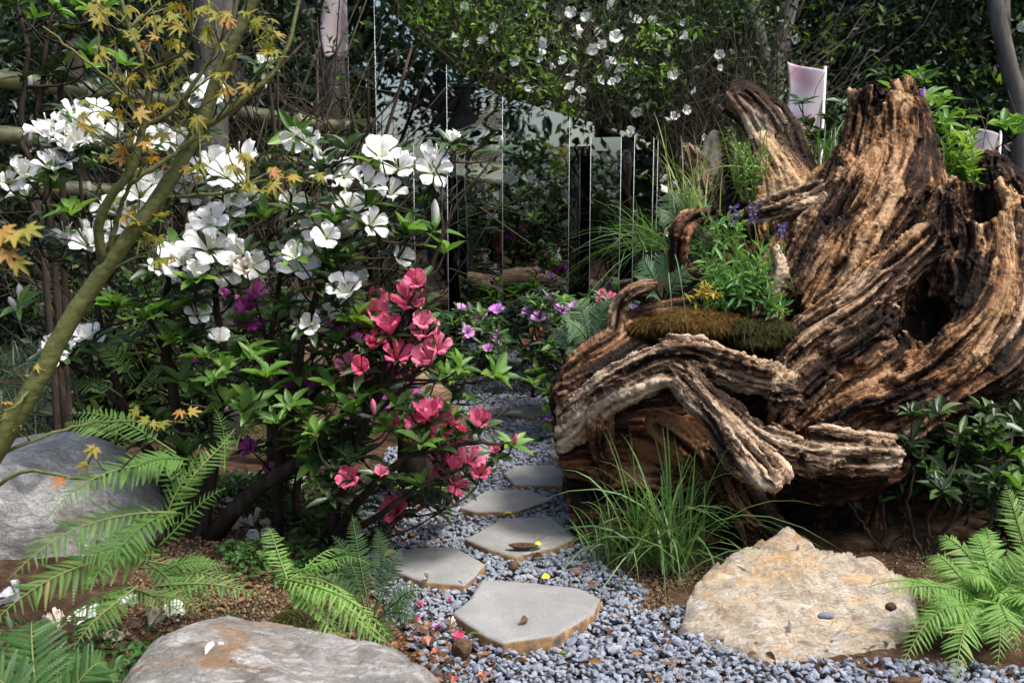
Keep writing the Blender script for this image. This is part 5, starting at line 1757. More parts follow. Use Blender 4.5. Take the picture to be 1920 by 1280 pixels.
fern('low fern lying across the soil between boulder and azalea trunk', G(280, 1100) * [1, 1, 0], [
    ((270, 1050, 2.95), (470, 1115, 2.85), 0.03, 0.085, 16), ((300, 1080, 2.9), (430, 1060, 3.0), 0.04, 0.08, 14), ((280, 1060, 2.95), (360, 1130, 2.8), 0.03, 0.075, 14), ((240, 1110, 2.8), (380, 1150, 2.7), 0.04, 0.07, 14), ((300, 1100, 2.85), (500, 1120, 2.8), 0.04, 0.07, 15)], 'M', fill=1, droop=0.1, nrm=(0, -0.4, 0.9), bare=0.05)
fern('feathery fern at the foot of the white azalea', G(200, 840) * [1, 1, 0], [
    ((330, 850, 3.25), (130, 770, 3.3), 0.05, 0.09, 16), ((250, 830, 3.3), (120, 790, 3.3), 0.05, 0.08, 14), ((230, 745, 3.5), (120, 715, 3.5), 0.05, 0.07, 14), ((255, 720, 3.5), (185, 640, 3.5), 0.04, 0.07, 14), ((240, 740, 3.5), (310, 690, 3.5), 0.03, 0.06, 12), ((420, 890, 3.3), (400, 760, 3.4), 0.03, 0.05, 14), ((440, 850, 3.35), (480, 730, 3.45), 0.03, 0.05, 13)], 'M', droop=0.15, single=False, nrm=(0, -0.5, 0.9))
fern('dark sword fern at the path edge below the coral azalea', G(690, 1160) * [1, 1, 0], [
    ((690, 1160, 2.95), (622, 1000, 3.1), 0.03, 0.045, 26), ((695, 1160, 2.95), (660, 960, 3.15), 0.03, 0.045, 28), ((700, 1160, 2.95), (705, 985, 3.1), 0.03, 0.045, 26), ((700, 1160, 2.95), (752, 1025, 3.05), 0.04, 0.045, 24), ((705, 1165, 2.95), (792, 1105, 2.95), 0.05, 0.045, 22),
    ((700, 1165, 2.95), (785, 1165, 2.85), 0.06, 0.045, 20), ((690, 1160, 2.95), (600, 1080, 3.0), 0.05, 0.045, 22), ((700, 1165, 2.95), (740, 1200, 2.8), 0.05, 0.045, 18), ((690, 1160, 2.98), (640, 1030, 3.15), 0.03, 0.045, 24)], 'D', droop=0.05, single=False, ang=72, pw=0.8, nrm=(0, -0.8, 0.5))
# bright ferns beside the cream boulder
for lab, fr in (('bright lime fern spilling onto the cream boulder and gravel', [
    ((1835, 1140, 3.0), (1655, 1108, 2.85), 0.10, 0.085, 18), ((1835, 1145, 3.0), (1690, 1245, 2.70), 0.14, 0.100, 18), ((1840, 1150, 2.98), (1790, 1290, 2.62), 0.14, 0.105, 18), ((1830, 1140, 3.0), (1715, 1190, 2.75), 0.12, 0.09, 16),
    ((1845, 1140, 3.0), (1870, 1255, 2.68), 0.13, 0.10, 17), ((1840, 1135, 3.02), (1740, 1040, 3.15), 0.08, 0.085, 16)]),
                ('upright lime fern crowding the picture edge beside the cream boulder', [
    ((1865, 1120, 3.05), (1760, 1000, 3.2), 0.08, 0.10, 18), ((1870, 1120, 3.05), (1850, 985, 3.2), 0.07, 0.10, 17), ((1875, 1125, 3.02), (1950, 1010, 3.1), 0.08, 0.11, 17), ((1880, 1130, 3.0), (1960, 1160, 2.8), 0.12, 0.11, 17),
    ((1880, 1130, 3.0), (1915, 1230, 2.7), 0.13, 0.105, 17), ((1870, 1120, 3.05), (1810, 1090, 2.95), 0.10, 0.10, 16)])):
    fern(lab, (P(1850, 1140, 3.0)[0], 3.0, 0), fr, 'L', fill=3, droop=0.30, bare=0.06, nrm=(0, -0.35, 0.9))
fern('tall fern frond rising at the picture edge above the lime ferns', (P(1930, 1120, 3.2)[0], 3.2, 0), [((1935, 1080, 3.25), (1885, 905, 3.3), 0.03, 0.085, 18), ((1940, 1090, 3.25), (1925, 900, 3.35), 0.03, 0.085, 18)], 'L', droop=0.15, nrm=(0, -0.7, 0.6))
fern('grey green fern behind the arching root of the stump', (P(1110, 700, 5.2)[0], 5.2, 0), [
    ((1110, 660, 5.2), (1085, 560, 5.2), 0.05, 0.12, 14), ((1110, 660, 5.2), (1050, 650, 5.1), 0.08, 0.13, 14), ((1110, 660, 5.2), (1140, 560, 5.2), 0.05, 0.11, 14), ((1110, 660, 5.2), (1060, 600, 5.1), 0.08, 0.12, 14), ((1115, 660, 5.2), (1150, 620, 5.1), 0.08, 0.12, 14)], 'G', single=False, nrm=(0, -0.6, 0.8))
fern('grey green fern tucked into the planted shoulder of the stump', P(1240, 560, 4.1) , [
    ((1240, 560, 4.1), (1205, 480, 4.05), 0.03, 0.08, 13), ((1240, 560, 4.1), (1250, 470, 4.1), 0.03, 0.08, 13), ((1235, 560, 4.1), (1195, 520, 4.0), 0.04, 0.08, 13), ((1245, 565, 4.1), (1285, 500, 4.05), 0.03, 0.07, 12), ((1240, 570, 4.05), (1225, 555, 3.95), 0.03, 0.07, 12)], 'G', single=False, nrm=(0, -0.7, 0.7))
fern('feathery grey fern above the planted shoulder beside the grass', P(1280, 420, 4.4), [
    ((1285, 430, 4.4), (1250, 360, 4.4), 0.04, 0.08, 13), ((1285, 430, 4.4), (1300, 350, 4.4), 0.03, 0.08, 13), ((1285, 430, 4.4), (1230, 400, 4.35), 0.05, 0.08, 13), ((1285, 430, 4.4), (1330, 390, 4.35), 0.04, 0.08, 12)], 'G', single=False, nrm=(0, -0.7, 0.7))
print('ferns', round(time.time() - T0, 1))
# ------------------------------------------------------------------ grasses
def blades(root_pts, dirs, length, width, bend, seg=7, flat=0.0):
    """curved tapering ribbons, two faces wide"""
    K = len(root_pts)
    dirs = unit(dirs)
    s = np.linspace(0, 1, seg + 1)
    hor = dirs * [1, 1, 0]
    hor = np.where(np.linalg.norm(hor, axis=1, keepdims=True) < 0.05, rng.normal(size=(K, 3)) * [1, 1, 0], hor)
    hor = unit(hor)
    pts = (root_pts[:, None] + dirs[:, None] * (s[None, :, None] * length[:, None, None])
           + hor[:, None] * (bend[:, None] * s[None] ** 2 * length[:, None] * 0.55)[..., None]
           - np.array([0, 0, 1.0]) * (bend[:, None] * s[None] ** 2.6 * length[:, None] * 0.75)[..., None])
    side = unit(np.cross(hor, [0, 0, 1.0]) + rng.normal(0, 0.35, (K, 3)))
    w = width[:, None] * np.interp(s, [0, 0.15, 0.6, 1], [0.6, 1, 0.8, 0.05])[None]
    A = pts - side[:, None] * w[..., None] * 0.5
    B = pts + side[:, None] * w[..., None] * 0.5
    V = np.stack([A, B], 2).reshape(K, -1, 3)
    n = 2 * (seg + 1)
    q = np.array([[2 * k, 2 * k + 1, 2 * k + 3, 2 * k + 2] for k in range(seg)])
    F = (q[None] + (np.arange(K) * n)[:, None, None]).reshape(-1, 4)
    return V.reshape(-1, 3), F, np.repeat(rng.random(K), n)


MAT_GRASS = leaf_mat('grass_blade', [(0.0, (0.055, 0.13, 0.035)), (0.5, (0.095, 0.19, 0.055)), (0.93, (0.16, 0.26, 0.09)), (1.0, (0.34, 0.30, 0.16))], 0.45, 0.32)
MAT_GRASS_P = leaf_mat('pale_grass_blade', [(0.0, (0.12, 0.20, 0.05)), (0.6, (0.20, 0.29, 0.09)), (1.0, (0.36, 0.34, 0.16))], 0.45, 0.32)
MAT_LIRI = leaf_mat('striped_strap_leaf', [(0.0, (0.03, 0.06, 0.035)), (0.6, (0.07, 0.12, 0.07)), (0.85, (0.22, 0.27, 0.20)), (1.0, (0.40, 0.43, 0.36))], 0.4, 0.2)


def tuft(label, base, n, L, w, spread, bend, mat, rad=0.05, group=None, name='grass_clump', up=1.0, lean=(0, 0), single=0):
    base = np.asarray(base, float)
    root = thing(name, label, 'grass', base, group)
    r0 = base + np.column_stack([rng.normal(0, rad, n), rng.normal(0, rad, n), np.zeros(n)])
    th = rng.uniform(0, 2 * np.pi, n)
    sp = np.abs(rng.normal(0, spread, n))
    d = np.column_stack([np.cos(th) * sp + lean[0], np.sin(th) * sp + lean[1], np.full(n, up)])
    ln = L * rng.uniform(0.45, 1.15, n)
    bd = bend * rng.uniform(0.3, 1.5, n) * (0.4 + sp / spread * 0.5)
    wd = w * rng.uniform(0.6, 1.2, n)
    o = np.argsort(-ln * wd)
    for k in range(min(single, n)):
        i = o[k:k + 1]
        V, F, T = blades(r0[i], d[i], ln[i], wd[i], bd[i])
        mk('blade', V, F, mat, root, {'tone': T})
    i = o[single:]
    if len(i):
        V, F, T = blades(r0[i], d[i], ln[i], wd[i], bd[i])
        q = mk('blades', V, F, mat, root, {'tone': T})
        q['kind'] = 'stuff'
    settle(root)
    return root


gb = P(1245, 1090, 3.52)
tuft('arching green grass clump in front of the stump end', (gb[0], gb[1], 0.03), 190, 0.60, 0.0085, 0.44, 0.85, MAT_GRASS, 0.055, single=150)
tuft('small grass tuft beside the large clump at the stump foot', (gb[0] - 0.2, gb[1] + 0.08, 0.02), 70, 0.34, 0.006, 0.6, 0.8, MAT_GRASS, 0.05, single=30)
tuft('long pale grass fountain on the planted shoulder of the stump', P(1295, 400, 4.35), 55, 0.46, 0.0065, 0.55, 0.7, MAT_GRASS_P, 0.05, single=60)
tuft('grass tuft hanging beside the mirror column', P(1235, 470, 4.3), 120, 0.34, 0.006, 0.9, 1.0, MAT_GRASS, 0.05, up=0.8, lean=(-0.5, -0.1), single=60)
tuft('thin grass under the bleached limb of the stump', P(1405, 330, 4.5), 70, 0.30, 0.005, 0.6, 0.7, MAT_GRASS_P, 0.05, single=40)
tuft('upright grass between the leaning limb and the spire', P(1555, 340, 4.7), 40, 0.36, 0.009, 0.35, 0.4, MAT_GRASS, 0.05, single=30)
tuft('grass blades beside the purple flower spikes', P(1440, 540, 4.05), 50, 0.34, 0.007, 0.5, 0.6, MAT_GRASS, 0.05, lean=(-0.2, 0), single=40)
for k, (px, py) in enumerate([(35, 830), (90, 760), (5, 720), (70, 690), (140, 720), (40, 650), (-20, 780), (105, 820)]):
    g = G(px, py)
    tuft('clump of striped strap leaves beside the maple stem near the lawn', (g[0], g[1], 0.05), 90, 0.34, 0.010, 0.55, 1.0, MAT_LIRI, 0.07, 'striped grass clumps by the lawn', 'strap_grass', single=20 if k < 4 else 0)
# lawn and thin ground cover
n0 = 9000
lx, ly = rng.uniform(-5.5, -1.2, n0), rng.uniform(5.0, 12.0, n0)
V, F, T = blades(np.column_stack([lx, ly, ground_z(lx, ly)]), np.column_stack([rng.normal(0, 0.4, n0), rng.normal(0, 0.4, n0), np.ones(n0)]), rng.uniform(0.05, 0.12, n0), np.full(n0, 0.006), rng.uniform(0.2, 0.8, n0), 3)
tag(mk('lawn_grass', V, F, MAT_GRASS, None, {'tone': T}), 'thin shaded grass growing beyond the azalea bed', 'grass', kind='stuff')
n0 = 2600
gx_, gy_ = rng.uniform(-1.7, -0.45, n0), rng.uniform(2.3, 3.0, n0)
kp = fbm(np.column_stack([gx_ * 4, gy_ * 4, gx_ * 0]), 2) > 0.47
gx_, gy_ = gx_[kp], gy_[kp]
n0 = len(gx_)
V, F, T = blades(np.column_stack([gx_, gy_, ground_z(gx_, gy_)]), np.column_stack([rng.normal(0, 0.6, n0), rng.normal(0, 0.6, n0), np.ones(n0)]), rng.uniform(0.02, 0.05, n0), np.full(n0, 0.004), rng.uniform(0.2, 0.8, n0), 3)
tag(mk('ground_moss', V, F, MAT_FERN_D, None, {'tone': T}), 'short dark mossy grass around the quartz boulder', 'moss', kind='stuff')

# crumbly soil granules under the azaleas and round the grass clump
n0 = 15000
sx_ = np.concatenate([rng.uniform(-1.35, -0.25, n0), rng.uniform(0.35, 0.95, n0 // 3), rng.uniform(0.6, 2.6, n0 // 3)])
sy_ = np.concatenate([rng.uniform(2.75, 4.3, n0), rng.uniform(3.15, 3.75, n0 // 3), rng.uniform(3.0, 3.9, n0 // 3)])
l, r_ = path_x(sy_)
kp = (fbm(np.column_stack([sx_ * 3, sy_ * 3, sx_ * 0 + 5]), 3) > 0.44) & ((sx_ < l + 0.02) | (sx_ > r_ - 0.03))
sx_, sy_ = sx_[kp], sy_[kp]
V, F, T = stones(len(sx_), sx_, sy_, ground_z(sx_, sy_) + 0.003, rng.uniform(0.006, 0.015, len(sx_)), 0.8, 0.6, 6)
m = NT_('soil_granules')
MAT_GRAN = m.set(m.ramp(m.attr('tone'), [(0.0, (0.04, 0.024, 0.014)), (0.5, (0.12, 0.08, 0.046)), (1.0, (0.27, 0.20, 0.12))]), 0.9, 0.15)
tag(mk('soil_crumbs', V, F, MAT_GRAN, None, {'tone': T}, smooth=False), 'crumbly tan clay granules over the planting bed', 'soil', kind='stuff')

# ------------------------------------------------------------------ moss and plants on the stump
def moss(label, spots, mat, n, L=0.022):
    lst = []
    cs = [np.array([*P(x, y, Y)]) for x, y, Y, r in spots]
    rs = [RW(r, s[2]) for s, r in zip(spots, [q[3] for q in spots])]
    root = thing('moss_clump', label, 'moss', np.mean(cs, 0))
    pp, dd = [], []
    for c, r in zip(cs, rs):
        d = unit(rng.normal(size=(n, 3)))
        d[:, 2] = np.abs(d[:, 2]) * 0.9 + 0.02
        d = unit(d)
        pp.append(c + d * r * [1.5, 1.0, 0.75] * rng.uniform(0.8, 1.0, (n, 1)))
        dd.append(unit(d + rng.normal(0, 0.6, (n, 3))))
        V, F = round_rock(c, (r * 1.45, r * 0.95, r * 0.72), 7, 0, 16, 0.3)
        mk('cushion', V, F, mat, root)
    pp, dd = np.vstack(pp), np.vstack(dd)
    K = len(pp)
    V, F, T = blades(pp, dd, rng.uniform(0.5, 1.3, K) * L, np.full(K, 0.0028), rng.uniform(0.2, 1.6, K), 3)
    o = mk('strands', V, F, mat, root, {'tone': T})
    o['kind'] = 'stuff'
    settle(root)


MAT_MOSS_B = leaf_mat('brown_moss', [(0.0, (0.05, 0.028, 0.008)), (0.5, (0.10, 0.058, 0.016)), (1.0, (0.18, 0.11, 0.03))], 0.8, 0.2, 0.1)
MAT_MOSS_G = leaf_mat('olive_moss', [(0.0, (0.022, 0.022, 0.008)), (0.5, (0.045, 0.045, 0.014)), (1.0, (0.095, 0.08, 0.028))], 0.8, 0.2, 0.1)
moss('golden brown moss cushion below the green plants on the stump', [(1225, 618, 3.95, 30), (1275, 612, 3.90, 36), (1325, 618, 3.88, 34), (1300, 600, 3.95, 36), (1355, 608, 3.92, 28)], MAT_MOSS_B, 1500)
moss('olive moss cushion hanging next to the brown moss on the stump', [(1400, 622, 3.88, 32), (1440, 622, 3.88, 32), (1420, 640, 3.85, 26)], MAT_MOSS_G, 1500)
moss('small green moss pad on the pale quartz boulder', [(548, 1162, 2.56, 22), (565, 1168, 2.55, 16)], MAT_MOSS_G, 900, 0.014)

MAT_HERB = leaf_mat('herb_leaf', [(0.0, (0.07, 0.19, 0.05)), (0.5, (0.12, 0.28, 0.07)), (1.0, (0.20, 0.37, 0.11))], 0.45, 0.32)
MAT_YELLOWING = leaf_mat('yellowing_leaf', [(0.0, (0.45, 0.34, 0.04)), (1.0, (0.55, 0.42, 0.08))], 0.5, 0.35)
MAT_FRESH = leaf_mat('bright_shrub_leaf', [(0.0, (0.10, 0.20, 0.03)), (0.5, (0.17, 0.30, 0.05)), (1.0, (0.28, 0.42, 0.09))], 0.45, 0.38)
HERB_ME = [make_mesh('leaf', v, f, MAT_HERB) for v, f in LEAFS]
FRESH_ME = [make_mesh('leaf', v, f, MAT_FRESH) for v, f in LEAFS]


def leafy_plant(name, label, cat, base, stems, L, W, mes, mat, budget=200, nl=9, spread=0.9, r=0.0022, group=None, stem_mat=None, tilt=1.0):
    """upright stems with narrow leaves all along"""
    base = np.asarray(base, float)
    root = thing(name, label, cat, base, group)
    tb = Tubes()
    k, rest = 0, []
    for tip in stems:
        tip = np.asarray(tip, float)
        a = base + rng.normal(0, 0.03, 3) * [1, 1, 0]
        mid = a * 0.5 + tip * 0.5 + rng.normal(0, 0.02, 3) + [0, 0, 0.02]
        p = catmull([a, mid, tip], 8)
        tb.add(p, np.linspace(r * 1.6, r * 0.7, 8), 5)
        for q in range(nl):
            s = 0.25 + 0.75 * (q + 0.5) / nl
            i = min(int(s * 7), 6)
            pp = p[i] + (p[i + 1] - p[i]) * (s * 7 - i)
            th = q * 2.4 + rng.uniform(-0.4, 0.4)
            tg = unit(p[i + 1] - p[i])
            u = unit(np.cross(tg, [0.3, 0.8, 0.1]))
            v = np.cross(tg, u)
            al = tilt * (1.25 - 0.7 * s)
            d = tg * math.cos(al) + (u * math.cos(th) + v * math.sin(th)) * math.sin(al)
            N_ = tg * math.sin(al) - (u * math.cos(th) + v * math.sin(th)) * math.cos(al)
            l = L * rng.uniform(0.6, 1.2) * (1.1 - 0.35 * s)
            if k < budget:
                X, Y, Z = frame_of(d, N_)
                add('leaf', mes[rng.integers(0, 4)], root, mat4(X * l, Y * l * W, Z * l, pp))
                k += 1
            else:
                rest.append((pp, d, N_, l))
    if rest:
        ln = np.array([a[3] for a in rest])
        V, F, T = scatter(*LEAFS[1], [a[0] for a in rest], np.array([a[1] for a in rest]), np.array([a[2] for a in rest]), ln, ln * W)
        o = mk('foliage', V, F, mat, root, {'tone': T})
        o['kind'] = 'stuff'
    tb.build('stems', stem_mat or MAT_RACHIS, root)
    settle(root)
    return root


def tips_px(n, poly, Y0, Y1):
    return poly_sample(poly, n, Y0, Y1)


leafy_plant('leafy_herb', 'bright green narrow leaved plant filling the planted shoulder of the stump', 'plant', P(1385, 580, 4.05), tips_px(64, [(1300, 470), (1380, 440), (1450, 480), (1465, 560), (1300, 575), (1285, 520)], 3.9, 4.2), 0.075, 0.24, HERB_ME, MAT_HERB, 300, 9, tilt=1.15)
leafy_plant('leafy_herb', 'yellow flowered sprig among the bright green plant on the stump', 'plant', P(1325, 580, 3.95), tips_px(6, [(1310, 535), (1345, 535), (1345, 560), (1310, 560)], 3.88, 3.95), 0.05, 0.24, [make_mesh('leaf', v, f, MAT_YELLOWING) for v, f in LEAFS], MAT_YELLOWING, 60, 7)
leafy_plant('leafy_herb', 'leafy sprig drooping from the olive moss on the stump', 'plant', P(1440, 590, 3.92), tips_px(8, [(1420, 555), (1480, 560), (1478, 590), (1430, 590)], 3.8, 3.9), 0.06, 0.28, HERB_ME, MAT_HERB, 70, 6)
leafy_plant('leafy_herb', 'fine leaved herb under the grey cross branch of the stump', 'plant', P(1350, 460, 4.2), tips_px(22, [(1300, 400), (1400, 400), (1390, 470), (1290, 480)], 4.1, 4.25), 0.045, 0.4, HERB_ME, MAT_HERB, 150, 8)
leafy_plant('leafy_herb', 'wiry herb on the crown of the stump below the bleached limb', 'plant', P(1400, 380, 4.45), tips_px(20, [(1370, 270), (1440, 260), (1440, 370), (1370, 370)], 4.35, 4.5), 0.04, 0.3, HERB_ME, MAT_HERB, 120, 8)
leafy_plant('bright_shrub', 'bright leafy shoots growing in the notch between spire and hollow stub', 'shrub', P(1800, 370, 4.45), tips_px(22, [(1755, 260), (1830, 250), (1830, 350), (1760, 340)], 4.35, 4.6), 0.085, 0.27, FRESH_ME, MAT_FRESH, 220, 11, tilt=1.0)


def shrub(name, label, base, stems, regions, L, budget, kind_ratio, mes_mat, flowers=(), W=0.34, group=None, nl=(5, 8)):
    root = thing(name, label, 'shrub', base, group)
    g = Grow()
    for pts, rad in stems:
        g.stem([P(*q) for q in pts], rad)
    tips, kinds, axes = [], [], []
    for reg, n, Y0, Y1, fr in regions:
        for p in poly_sample(reg, n, Y0, Y1):
            ax = g.reach(p)
            tips.append(p)
            kinds.append('fresh' if rng.random() < fr else 'dark')
            axes.append(unit(ax + np.array([0, -0.4, 0.6])))
    for f in flowers:
        p = P(*f[:3])
        g.reach(p - np.array([0, 0, 0.02]))
        put_flower(root, p, unit(np.array([rng.normal(0, 0.3), -0.2, 1.0])) if f[4].startswith('bud') else face_of(p), RW(f[3], f[2]), f[4].replace('bud_', ''), bud=f[4].startswith('bud'))
    leafy(root, tips, kinds, axes, L, budget, nl=nl, W=W)
    g.tb.build('stems', MAT_STEM, root)
    settle(root)
    return root


shrub('young_azalea', 'dark leaved young azalea with lime tips between stump and ferns', (P(1790, 1060, 3.7)[0], 3.7, 0.03), [
    ([(1735, 1060, 3.65), (1740, 980, 3.6), (1765, 920, 3.5)], [0.008, 0.006, 0.004]), ([(1740, 1060, 3.7), (1790, 960, 3.7), (1850, 860, 3.75)], [0.010, 0.007, 0.004]), ([(1735, 1060, 3.65), (1700, 950, 3.75), (1730, 840, 3.8)], [0.008, 0.006, 0.004]), ([(1740, 1060, 3.7), (1860, 980, 3.6), (1920, 900, 3.6)], [0.008, 0.006, 0.004]),
    ([(1650, 1040, 3.75), (1625, 990, 3.7), (1590, 940, 3.65)], [0.005, 0.004, 0.002]), ([(1655, 1040, 3.75), (1660, 960, 3.7), (1645, 920, 3.7)], [0.005, 0.004, 0.002]), ([(1650, 1040, 3.75), (1690, 1000, 3.7), (1700, 960, 3.7)], [0.005, 0.004, 0.002])],
      [([(1700, 770), (1920, 760), (1940, 920), (1820, 930), (1690, 850)], 44, 3.55, 4.0, 0.28), ([(1740, 900), (1790, 900), (1790, 925), (1740, 925)], 3, 3.42, 3.46, 0.34), ([(1820, 900), (1940, 880), (1940, 1000), (1860, 990)], 14, 3.6, 3.9, 0.2), ([(1760, 700), (1930, 700), (1930, 800), (1750, 800)], 22, 4.3, 4.7, 0.3)], 0.085, 300, 0.3, None)
shrub('young_azalea', 'fresh green azalea behind the spire with two pink buds', (P(1760, 420, 5.0)[0], 5.0, 0.0), [
    ([(1750, 900, 5.0), (1755, 500, 5.0), (1745, 350, 5.0), (1740, 220, 5.0)], [0.016, 0.012, 0.008, 0.003]), ([(1755, 500, 5.0), (1800, 350, 5.0), (1830, 240, 5.0)], [0.010, 0.007, 0.003]), ([(1755, 500, 5.0), (1690, 300, 5.0), (1680, 170, 5.0)], [0.010, 0.007, 0.003]), ([(1800, 350, 5.0), (1860, 290, 4.95), (1905, 230, 4.9)], [0.007, 0.004, 0.002])],
      [([(1640, 140), (1720, 130), (1800, 200), (1840, 240), (1820, 330), (1740, 330), (1700, 240)], 46, 4.85, 5.2, 0.85), ([(1880, 210), (1920, 210), (1920, 250), (1880, 250)], 4, 4.85, 4.95, 1.0), ([(1490, 190), (1590, 180), (1590, 290), (1500, 290)], 18, 5.0, 5.3, 0.15)], 0.085, 220, 0.3, None,
      [(1718, 190, 4.9, 20, 'bud_lilac'), (1728, 186, 4.9, 20, 'bud_lilac')])
# purple flower spikes
MAT_VIOLET = petal_mat('violet_petal', [(0.0, (0.10, 0.05, 0.26)), (1.0, (0.20, 0.11, 0.38))], 0.25)
for (px, py, h, lab) in [(1376, 402, 38, 'violet flower spike nearest the arching root of the stump'), (1412, 402, 36, 'violet flower spike in front of the grey cross branch'), (1466, 432, 26, 'short violet flower spike in the dark of the stump')]:
    a, b = P(px, py + 90, 4.1), P(px, py - h * 0.4, 4.05)
    root = thing('violet_spike', lab, 'flower', a, 'violet flower spikes')
    tb = Tubes()
    tb.add(catmull([a, a * 0.5 + b * 0.5 + [0.01, 0, 0], b], 8), 0.002, 5)
    tb.build('stalk', MAT_RACHIS, root)
    for k in range(8):
        s = k / 8
        p = b + (P(px, py + h * 0.6, 4.05) - b) * s
        d = unit(np.array([math.cos(k * 2.4), math.sin(k * 2.4) - 0.4, 0.2]))
        X, Y, Z = frame_of(d, [0, 0, 1])
        l = 0.012
        if k == 0:
            VM = [make_mesh('floret', *flower_arrays(70, 0.8)[:2], MAT_VIOLET)]
        add('floret', VM[0], root, mat4(X * l, Z * l, -Y * l, p + d * 0.014))
    settle(root)
print('small plants', round(time.time() - T0, 1))

# ------------------------------------------------------------------ background: hedges and trees
MAT_HEDGE = leaf_mat('hedge_leaf', [(0.0, (0.012, 0.024, 0.010)), (0.5, (0.026, 0.050, 0.017)), (0.78, (0.055, 0.10, 0.026)), (1.0, (0.12, 0.20, 0.045))], 0.42, 0.24)
MAT_DARKTREE = leaf_mat('evergreen_leaf', [(0.0, (0.009, 0.021, 0.011)), (0.6, (0.024, 0.050, 0.022)), (1.0, (0.055, 0.095, 0.036))], 0.36, 0.18)
MAT_FARWOOD = leaf_mat('far_leaf', [(0.0, (0.012, 0.028, 0.014)), (0.6, (0.03, 0.058, 0.024)), (1.0, (0.075, 0.11, 0.04))], 0.5, 0.2)
MAT_TWIG = bark_mat('dry_twig', [(0.3, (0.03, 0.022, 0.015)), (0.6, (0.085, 0.065, 0.045)), (0.8, (0.17, 0.14, 0.10))], 25)
MAT_TRUNK = bark_mat('grey_bark', [(0.3, (0.035, 0.032, 0.028)), (0.55, (0.12, 0.11, 0.095)), (0.8, (0.24, 0.225, 0.20))], 9)


def leaf_mass(pos, L, W, up=0.6, tpl=LEAF2, toward=None):
    K = len(pos)
    d = unit(rng.normal(size=(K, 3)) + [0, -0.2, 0.25])
    n = unit(rng.normal(size=(K, 3)) * 0.7 + [0, -0.3, up])
    ln = L * rng.uniform(0.6, 1.3, K)
    cl_t = fbm(pos * 1.7, 2)
    t = np.clip(0.5 + (cl_t - 0.5) * 2.2 + rng.normal(0, 0.16, K), 0.01, 0.99)
    return scatter(tpl[0], tpl[1], pos, d, n, ln, ln * W, t)


def clumped(n, lo, hi, clump=0.16, per=14, keep=None):
    c = rng.uniform(lo, hi, (n // per, 3))
    if keep is not None:
        c = c[keep(c)]
    p = np.repeat(c, per, 0)
    return p + rng.normal(0, clump, p.shape) * [1, 1, 0.7]


def twig_thicket(n, lo, hi, r=0.004, length=1.2, updir=1.0):
    tb = Tubes()
    for _ in range(n):
        a = rng.uniform(lo, hi)
        d = unit(np.array([rng.normal(0, 0.6), rng.normal(0, 0.4), updir * rng.uniform(0.2, 1.2)]))
        L = length * rng.uniform(0.4, 1.2)
        pts = [a]
        for k in range(5):
            d = unit(d + rng.normal(0, 0.22, 3))
            pts.append(pts[-1] + d * L / 5)
        tb.add(np.array(pts), np.linspace(r, r * 0.35, 6) * rng.uniform(0.6, 1.6), 4)
    return tb


def hedge(label, lo, hi, n, L, W, mat, ntw, fl=0, flsz=0.045, group=None, clump=0.15, tall=None, name='azalea_hedge', twr=0.005, flb=None, twl=1.5, shoots=0, gap=0.0):
    lo, hi = np.array(lo, float), np.array(hi, float)
    c = (lo + hi) / 2
    root = thing(name, label, 'hedge', (c[0], c[1], 0), group)
    tf = tall or (lambda x: np.full(len(x), hi[2]))
    keep = lambda q: (q[:, 2] < tf(q[:, 0]) - 0.12 * fbm(q * 2, 2)) & (fbm(q * [1.6, 0.8, 1.6] + 3.3, 2) > gap)
    pos = clumped(n, lo, hi, clump, 14, keep)
    V, F, T = leaf_mass(pos, L, W)
    o = mk('foliage', V, F, mat, root, {'tone': T})
    o['kind'] = 'stuff'
    if shoots:
        ps = clumped(shoots, lo + [0, -0.12, 0.3], np.array([hi[0], lo[1] + 0.30, hi[2]]), 0.055, 9, lambda q: fbm(q * [1.6, 0.8, 1.6] + 3.3, 2) > gap + 0.03)
        V, F, T = leaf_mass(ps, L * 1.05, W * 0.9, 0.9)
        o = mk('young_shoots', V, F, MAT_FRESH, root, {'tone': np.repeat(rng.random(len(V) // 4), 4)})
        o['kind'] = 'stuff'
    tb = twig_thicket(ntw, lo * [1, 1, 0] + [0, 0, 0.0], hi * [1, 1, 0.62], twr, twl)
    for k in range(10):
        a = np.array([rng.uniform(lo[0], hi[0]), rng.uniform(lo[1] + 0.2, hi[1]), -0.05])
        tb.add(catmull([a, a + [rng.normal(0, .2), 0, hi[2] * 0.4], a + [rng.normal(0, .4), rng.normal(0, .2), hi[2] * 0.8]], 9), np.linspace(0.035, 0.008, 9), 6)
    tb.build('branches', MAT_TWIG, root)
    for k in range(fl):
        if flb is not None:
            x, y = flb[k] if k < len(flb) else (rng.uniform(720, 1420), rng.uniform(0, 300))
            p = P(x + rng.normal(0, 8), y + rng.normal(0, 8), lo[1] + rng.uniform(-0.16, 0.10))
        else:
            p = np.array([rng.uniform(lo[0], hi[0]), lo[1] - rng.uniform(-0.12, 0.10), rng.uniform(lo[2] + 0.4, hi[2])])
        put_flower(root, p, unit(face_of(p, 0.2) + rng.normal(0, 0.6, 3)), flsz * rng.uniform(0.6, 1.1), 'white', var=int(rng.choice([1, 2, 2, 4])), stamens=False)
    settle(root)
    return root


